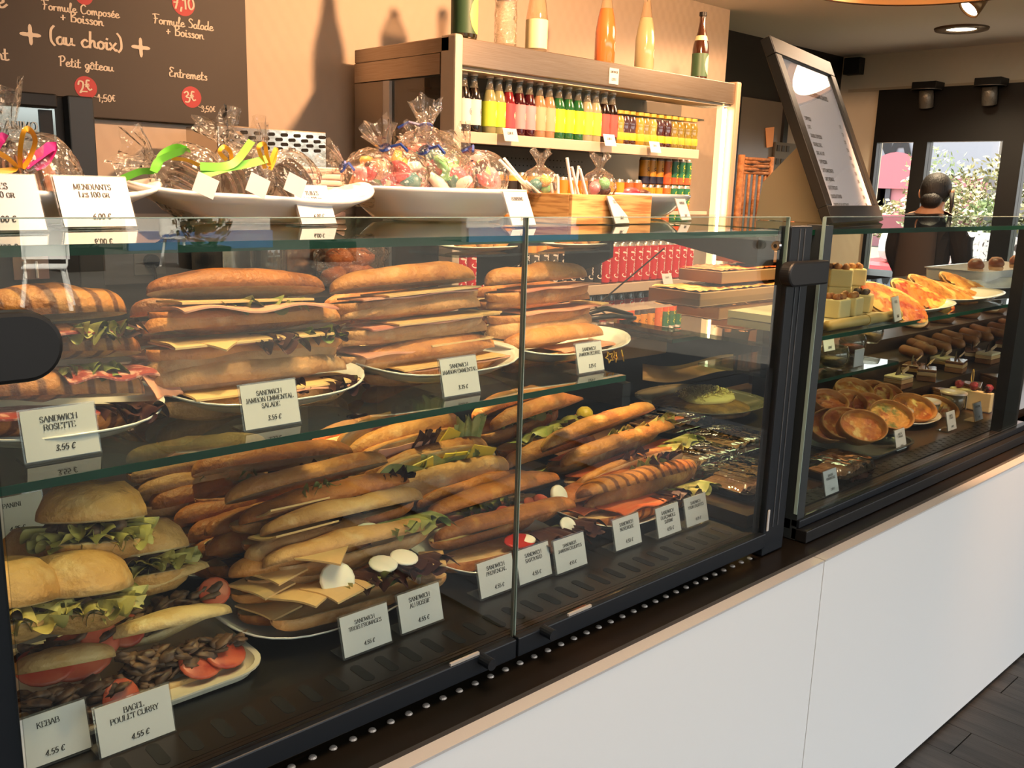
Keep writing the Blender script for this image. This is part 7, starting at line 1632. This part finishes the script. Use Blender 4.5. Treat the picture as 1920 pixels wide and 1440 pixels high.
for i in range(16):
    a_ = i*2.4; d = .012+.072*math.sqrt(i/16)
    MB().blob((d*cos(a_), d*sin(a_), .030), .020, i, .2, sx=1.3, sz=.7).build('fruit_piece', mat(*[('fruit_red', '#c42a2c', .25), ('fruit_orange', '#df8a3a', .3), ('fruit_cream', '#e4c898', .35), ('fruit_gold', '#d8a03c', .3)][i % 4]), ft, smooth=True)
for i, (px, py) in enumerate([(1640, 708), (1685, 716), (1735, 726), (1782, 738)]):
    c = at(px, py, Y=1.13); t = thing('dessert_pot', 'small round pot with a pale foil lid, %s from the left' % n1_[i], 'pot', (c.x, 1.12, DZ+.001), group='lidded dessert pots')
    MB().lathe([(0, 0), (.032, 0), (.038, .05), (0, .05)], 22).build('pot', clear_mat('pot_glass', '#cfc6b6', refl=1.8, body='#a8987c', bodyfac=.55), t, smooth=True); MB().lathe([(.0405, .0505), (.0405, .056), (.036, .058), (0, .057)], 24).build('lid', mat('foil_lid', '#d9c2b4', .3, metal=.2), t, smooth=True)
    if i == 3: MB().box(-.012, .012, -.0395, -.0385, .004, .046).build('label_strip', M_card, t, rot=(0, 0, .5))
# quiches
M_qs = mat('quiche_shell', '#c98d4c', .6, col2='#a8682e', nscale=18, bump=.3, bscale=70)
QF = [mat('quiche_cheese', '#d88f3c', .45, col2='#b05a22', nscale=26, col3='#efc878', n3=30, bump=.6, bscale=60), mat('quiche_leek', '#cf9440', .45, col2='#7a7a34', nscale=30, contrast=(.5, .6), col3='#b4601f', n3=26, bump=.6, bscale=60), mat('quiche_bacon', '#cf7c38', .45, col2='#9c4424', nscale=24, col3='#e8b868', n3=34, bump=.6, bscale=60)]
def quiche(lab, px, py, Y, rx, ry, tiltx, tilty, yaw, fi, seed, g='quiches on the dark tray'):
    c = at(px, py, Y=Y); t = thing('quiche', lab, 'quiche', c, (radians(tiltx), radians(tilty), radians(yaw)), g)
    MB().lathe([(0, -.030), (.78, -.030), (.84, -.026), (1.0, .018), (.985, .022), (.95, .022), (.91, .017), (.86, .002), (0, .002)], 36, sx=rx, sy=ry).build('pastry_shell', M_qs, t, smooth=True)
    mb = MB(); n = 30; v = [(0, 0, .010)]; f = []
    for j in range(1, 7):
        for i in range(n): a_ = 2*pi*i/n; r = j/6*.93; v.append((rx*r*cos(a_), ry*r*sin(a_), (.009-.004*r*r+.008*abs(noise.noise(Vector((cos(a_)*r*5+seed, sin(a_)*r*5, seed)))))))
    for i in range(n): f.append((0, 1+i, 1+(i+1) % n))
    for j in range(5):
        for i in range(n): f.append((1+j*n+i, 1+(j+1)*n+i, 1+(j+1)*n+(i+1) % n, 1+j*n+(i+1) % n))
    mb.add(v, f); mb.build('filling', QF[fi], t, smooth=True); return t
tray('serving_tray', 'dark grey oval tray under the oval quiches', at(1528, 840, Z=DZ).x-.02, at(1528, 840, Z=DZ).x+.27, 1.0, 1.26, DZ+.001, .012, mat('slate_tray', '#3d3f3f', .35), r=.06)
for lab, px, py, Y, tx, ty, yaw, fi in [('oval quiche with grated cheese, front of the dark tray', 1612, 803, 1.05, 52, 6, -34, 0), ('oval quiche leaning behind the front one, left', 1580, 798, 1.09, 54, 4, -34, 2), ('oval quiche at the far left of the dark tray', 1556, 800, 1.12, 56, 0, -34, 2), ('oval leek quiche, right of the front one', 1665, 783, 1.07, 50, 8, -34, 1), ('round topped quiche at the upper left of the heap', 1552, 760, 1.17, 30, 0, -20, 2),
      ('small quiche in the middle row, left', 1588, 762, 1.18, 46, 0, -30, 2), ('small quiche in the middle row, centre', 1625, 768, 1.15, 50, 0, -30, 2), ('yellow quiche, back row left', 1595, 738, 1.24, 40, 0, -20, 0), ('yellow quiche, back row middle', 1632, 742, 1.23, 44, 0, -24, 0), ('yellow quiche, back row right', 1660, 748, 1.20, 46, 0, -24, 2)]:
    quiche(lab, px, py, Y, .068 if fi != 2 or py > 780 else .055, .045, tx, ty, yaw, fi, px)
pp = at(1745, 800, Z=DZ); plate('serving_plate', 'white plate under the two tall quiches', (pp.x, pp.y+.09, DZ+.0005), .12, .10, .016, 0, None)
quiche('tall egg quiche, left of the pair on the white plate', 1708, 768, 1.12, .075, .045, 48, 10, -34, 0, 7, 'quiches on the white plate'); quiche('browned quiche, right of the pair on the white plate', 1752, 770, 1.12, .075, .045, 48, 10, -34, 2, 9, 'quiches on the white plate')
for bl, lab, ls in [((1561, 928), 'white card reading SALADE PIEMONTAISE in front of the deli tray', ['SALADE', 'PIEMONTAISE']), ((1691, 845), 'white card in front of the oval quiches', ['QUICHE', 'LORRAINE']), ((1786, 808), 'white card in front of the tall quiches', ['QUICHE', 'LEGUMES']), ((1836, 790), 'white card in front of the cheesecake', ['CHEESECAKE'])]:
    price_tag(lab, bl, ls, DZ, w=.058, h=.055, group=GRC, price='3.50 €', hl=.005)

# ================================================================= PERSON BEHIND THE COUNTER
def skin_body(name, verts, edges, radii, mats, parent=None, sub=2):
    me = bpy.data.meshes.new(name); me.from_pydata(verts, edges, []); o = bpy.data.objects.new(name, me); COL.objects.link(o)
    o.modifiers.new('skin', 'SKIN'); sv = me.skin_vertices[0].data
    for i, r in enumerate(radii): sv[i].radius = r if isinstance(r, tuple) else (r, r)
    sv[0].use_root = True
    m = o.modifiers.new('sub', 'SUBSURF'); m.levels = sub; m.render_levels = sub
    for q in mats: me.materials.append(q)
    if parent: o.parent = parent
    return o
hx, hy = 5.80, at(1745, 360, X=5.8).y
zh = at(1745, 358, X=5.8).z; zsd = at(1735, 398, X=5.8).z
pe = thing('person', 'person with dark tied back hair and brown shirt, back turned, at the far window', 'person', (hx, hy, 0))
M_skin = mat('skin', '#b98a6c', .5, sss=.1); M_shirt = mat('dark_shirt', '#2b211d', .8, col2='#231a17', nscale=5); M_apron = mat('brown_apron', '#4a3a31', .8); M_hair = mat('dark_hair', '#14100e', .6, bump=.4, bscale=200, stretch=(1, 1, .1))
zs_ = zsd - .035
V = [(0, 0, .92), (0, 0, 1.08), (.01, 0, zs_-.12), (.03, 0, zs_), (.045, 0, zs_+.06), (.075, 0, zh-.02), (.085, 0, zh+.035),
     (.03, .16, zs_-.02), (.06, .215, zs_-.22), (.20, .17, zs_-.42), (.27, .10, zs_-.40), (.03, -.16, zs_-.02), (.06, -.215, zs_-.22), (.20, -.17, zs_-.42), (.27, -.10, zs_-.40),
     (0, .09, .86), (0, .10, .48), (-.02, .10, .08), (.10, .11, .03), (0, -.09, .86), (0, -.10, .48), (-.02, -.10, .08), (.10, -.11, .03)]
E_ = [(0, 1), (1, 2), (2, 3), (3, 4), (4, 5), (5, 6), (3, 7), (7, 8), (8, 9), (9, 10), (3, 11), (11, 12), (12, 13), (13, 14), (0, 15), (15, 16), (16, 17), (17, 18), (0, 19), (19, 20), (20, 21), (21, 22)]
RR = [(.10, .14), (.09, .125), (.09, .14), (.06, .08), .050, (.085, .075), (.085, .07), 
      .048, .044, .038, .03, .048, .044, .038, .03, .085, .06, .042, .035, .085, .06, .042, .035]
skin_body('body', V, E_, RR, [M_skin], pe)
V2 = [(x, y, z) for x, y, z in V[:4]] + [V[7], V[8], V[9], V[11], V[12], V[13]]
skin_body('shirt', V2, [(0, 1), (1, 2), (2, 3), (3, 4), (4, 5), (5, 6), (3, 7), (7, 8), (8, 9)], [(.135, .185), (.12, .165), (.13, .19), (.10, .155), .085, .066, .052, .085, .066, .052], [M_shirt], pe)
mb = MB(); mb.sheet(lambda u, v: (-.155+.05*abs(2*u-1)**2 - .01*sin(v*3), (u-.5)*(.26-.03*v), .75+v*(zs_-.02-.75)), 10, 12); mb.build('apron', M_apron, pe, smooth=True, solid=.006)
mb = MB(); mb.blob((.07, 0, zh+.008), .100, 1, .05, sx=1.02, sy=.90, sz=1.08, nu=24, nv=16, fr=1.5)
mb.blob((-.01, -.012, zh-.055), .055, 2, .1, sx=.9, sy=1.2, sz=.9); mb.tube([(.06, -.105, zh-.01), (.05, -.115, zh-.08), (.05, -.112, zh-.16)], [.016, .012, .004], 8); mb.build('hair', M_hair, pe, smooth=True)
for s in (-1, 1): MB().blob((.085, s*.098, zh-.015), .024, 3, .05, sx=.8, sy=.5, sz=1.3).build('ear', M_skin, pe, smooth=True)
mb = MB(); mb.blob((.155, 0, zh-.03), .018, 1, .05, sx=1.2, sz=1.2); mb.build('nose', M_skin, pe, smooth=True)
for s in (-1, 1):
    for q in range(5):
        bx = .29; by = s*(.075+.012*q) if q < 4 else s*.055
        l = (.062, .07, .066, .052, .045)[q]
        MB().tube([(bx, by, zs_-.405), (bx+l*.6, by, zs_-.41), (bx+l, by, zs_-.425-.01*q)], [.009, .008, .006], 7).build('finger' if q < 4 else 'thumb', M_skin, pe, smooth=True)
# work counter in front of the person
wk = thing('service_counter', 'dark service counter under the far windows', 'counter', (6.4, 2.2, 0))
lo(MB().box(6.12, 6.64, .6, 3.28, 0, .84), 'cabinet', M_black, wk); lo(MB().box(6.10, 6.66, .6, 3.28, .841, .875), 'slab', M_black, wk)

# ================================================================= OUTSIDE THE FAR WINDOWS
structure('ground_street', MB().box(FX+.4, 60, -30, 45, -.3, -.2), mat('street_ground', '#6f6a60', .9))
structure('lawn_verge', MB().box(9, 15, -10, 22, -.199, -.05), mat('verge_green', '#646c3a', .9, col2='#4c5628', nscale=8))
def out(px, py, X): return at(px, py, X=X)
a = out(1890, 265, 30); b = out(1600, 345, 30)
pb = thing('pink_building', 'pink and grey shop building with lettering across the street', 'building', (30, 14.2, -.2))
y0 = out(1722, 300, 30).y; y1 = out(1600, 300, 30).y+2
lo(MB().box(30, 36, y0, y1, -.2, out(1690, 325, 30).z), 'wall', mat('pink_wall', '#b57a82', .8), pb)
lo(MB().box(29.9, 36, y0-.2, y1, out(1690, 325, 30).z+.01, out(1690, 268, 30).z+1.2), 'sign_board', mat('sign_grey', '#8e929c', .7), pb)
c = out(1678, 318, 29.8); pts = [(29.86, c.y+1.05*cos(q*pi/16), c.z-.6+1.15*sin(q*pi/16)) for q in range(17)]
lo(MB().prism(pts, (-.08, 0, 0)), 'round_emblem', mat('emblem_pink', '#b86a74', .7), pb)
c = out(1672, 288, 29.85); M_ = Matrix(((0, 0, -1, 0), (-1, 0, 0, 0), (0, 1, 0, 0), (0, 0, 0, 1)))
mb = text_mb('ENA', .75, 'caps', .26, .2, align='c'); mb.build('lettering', mat('letter_dark', '#101218', .6), pb, M=Matrix.Translation(c-Vector(pb.location)+Vector((0, .3, 0))) @ M_)
for px in (1646, 1655): c = out(px, 360, 29.9); lo(MB().box(29.9, 29.98, c.y-.25, c.y+.25, c.z-.6, c.z+.5), 'window', mat('dark_window', '#3a3c44', .3), pb)
hb = thing('grey_hall', 'long pale grey hall with a low roof line behind the trees', 'building', (40, 8, -.2))
lo(MB().box(40, 46, out(1900, 300, 40).y-4, out(1735, 300, 40).y+1.5, -.2, out(1800, 330, 40).z), 'wall', mat('hall_grey', '#777a7c', .8), hb)
M_leaf = mat('tree_leaf', '#6e662e', .6, col2='#434c20', nscale=1.2, contrast=(.4, .6), rnd=.1); M_leafg = mat('tree_leaf_green', '#435a28', .6, col2='#626e36', nscale=1.5); M_trunk = mat('bark', '#4a3a2c', .9)
def tree(lab, px, py, X, r, m, seed, n=420):
    c = out(px, py, X); t = thing('leafy_tree', lab, 'tree', (X, c.y, -.06), group='trees outside the far windows'); h = c.z+.06
    MB().tube([(0, 0, 0), (.05, .03, h*.6), (0, 0, h)], [.09, .07, .03], 8).build('trunk', M_trunk, t, smooth=True)
    rnd = random.Random(seed); mb = MB()
    for i in range(n):
        d = Vector((rnd.gauss(0, 1), rnd.gauss(0, 1), rnd.gauss(0, 1))).normalized()*r*(.35+.65*rnd.random()**.5)*(1+.3*noise.noise(Vector((i*.1, seed, 0)))); p = Vector((d.x, d.y, h+d.z*.9)); u = Vector((rnd.gauss(0, 1), rnd.gauss(0, 1), rnd.gauss(0, 1))).normalized(); w = u.orthogonal().normalized(); s = .045
        mb.add([p-u*s, p+w*s*.5, p+u*s, p-w*s*.5], [(0, 1, 2, 3)])
    p = mb.build('foliage', m, t); p['kind'] = 'stuff'
    return t
tree('golden leaved tree at the right of the far window', 1866, 372, 13, .62, M_leaf, 1, 1100); tree('golden shrub in the middle of the far window', 1815, 398, 14, .42, M_leaf, 2, 700); tree('golden shrub behind the person at the left of the window', 1752, 372, 14, .45, M_leaf, 3, 700)
tree('green tree reaching up at the left of the far window', 1752, 325, 15, .5, M_leafg, 4, 260); tree('low shrub below the pink building', 1675, 412, 12, .30, M_leaf, 5, 500); tree('low shrub along the verge at the middle', 1850, 412, 11.5, .28, M_leafg, 6, 400)
p = out(1876, 300, 18); pl = tag(MB().tube([(18, p.y, -.2), (18, p.y, 4.2)], .05, 8).build('street_pole', mat('pole_grey', '#5a5650', .6)), 'thin grey street pole in the far window', 'pole')
a = out(1788, 450, 9); b = out(1890, 510, 9)
sb = thing('banner_sign', 'pale grey banner with white script outside the far window', 'banner', (9, (a.y+b.y)/2, -.1))
lo(MB().box(9, 9.03, b.y-.3, a.y, b.z-.05, a.z), 'panel', mat('banner_grey', '#6a5f5e', .7), sb)
for px in (1795, 1880): c = out(px, 500, 9.05); lo(MB().tube([(9.05, c.y, -.06), (9.05, c.y, a.z)], .02, 6), 'post', M_black, sb)
for i, (s, py) in enumerate([('Boulanger', 466), ('patisserie', 484), ('artisan', 502)]):
    c = out(1842, py, 8.98); mb = text_mb(s, .16, 'hand', .2, .16); mb.build('lettering', mat('banner_white', '#f4eeee', .6), sb, M=Matrix.Translation(c-Vector(sb.location)) @ M_)
a = out(1632, 445, 10); rd = thing('red_car', 'red and white parked car seen low through the far window', 'car', (10.4, a.y-.5, -.05))
MB().box(-.6, .6, -1.2, .8, .25, .75).build('body', mat('car_red', '#b8323a', .3, coat=.5), rd, bevel=.12); MB().box(-.5, .5, -.8, .4, .751, 1.1).build('cabin', mat('car_white', '#d8cfd0', .3), rd, bevel=.12)
for x in (-.6, .6):
    for y in (-.8, .5): MB().tube([(x-.06, y, .22), (x+.06, y, .22)], .22, 16).build('wheel', M_black, rd)

# ================================================================= STREET SIDE, MIRRORED IN THE PANES
M_wch = mat('white_chair_paint', '#faf9f5', .4)
def chair(lab, x, y, yaw):
    t = thing('terrace_chair', lab, 'chair', (x, y, -.01), (0, 0, radians(yaw)), 'white terrace chairs')
    MB().box(-.21, .21, -.21, .21, .43, .455).build('seat', M_wch, t, bevel=.01)
    bk = MB()
    for i in range(3): bk.box(-.23, .23, -.235, -.215, .50+i*.145, .643+i*.145)
    bk.box(-.21, -.19, -.235, -.215, .455, .90).box(.19, .21, -.235, -.215, .455, .90); bk.build('backrest', M_wch, t)
    for sx_ in (-1, 1):
        for sy_ in (-1, 1): MB().tube([(sx_*.17, sy_*.17, .43), (sx_*.23, sy_*.24, 0)], .022, 8).build('leg', M_wch, t)
    return t
chair('white terrace chair in the sun outside the shop front, left one', 3.0, -8.6, 20)
chair('white terrace chair in the sun outside the shop front, right one', 6.2, -12.6, -30)
structure('wall_street', MB().box(6.6, 9.6, -16.2, -16, -.01, 1.0).box(15, 19, -16.2, -16, -.01, 1.0), mat('street_wall_white', '#cfcac2', .8))
structure('trim_street', MB().box(6.6, 9.6, -15.99, -15.9, -.01, .35).box(15, 19, -15.99, -15.9, -.01, .35), mat('street_blue', '#4a6a9a', .8))
rnd = random.Random(11)
for i, x in enumerate((2.0, 4.6, 6.4, 9.0, -2.0)):
    t = thing('planter_shrub', 'dark green shrub in a terrace planter, %s along the row' % ORD[i], 'shrub', (x, -12.2-.4*(i % 2), -.01), group='terrace shrubs')
    MB().box(-.3, .3, -.3, .3, 0, .35).build('planter', M_black, t); mb = MB()
    for q in range(260):
        d = Vector((rnd.gauss(0, 1), rnd.gauss(0, 1), rnd.gauss(0, 1))).normalized()*.5*rnd.random()**.4; p = Vector((d.x, d.y, .75+d.z)); u = d.normalized().orthogonal(); w = u.cross(d.normalized()); mb.add([p-u*.06, p+w*.03, p+u*.06, p-w*.03], [(0, 1, 2, 3)])
    p = mb.build('foliage', mat('shrub_green', '#3c4a26', .7), t); p['kind'] = 'stuff'

hg = thing('backdrop_hedge', 'added dark hedge backdrop across the street, darkening the view mirrored in the panes', 'hedge', (5, -18.5, -.01))  # unseen hedge added as a dark backdrop against haze in the panes
mb = MB(); mb.sheet(lambda u, v: (-32+u*64, .25*noise.noise(Vector((u*60, v*6, 1))), v*2.6+.15*noise.noise(Vector((u*50, 3, v*5)))), 120, 8)
p = mb.build('foliage', mat('hedge_green', '#1f2618', .9, col2='#2c3420', nscale=6), hg); p['kind'] = 'stuff'
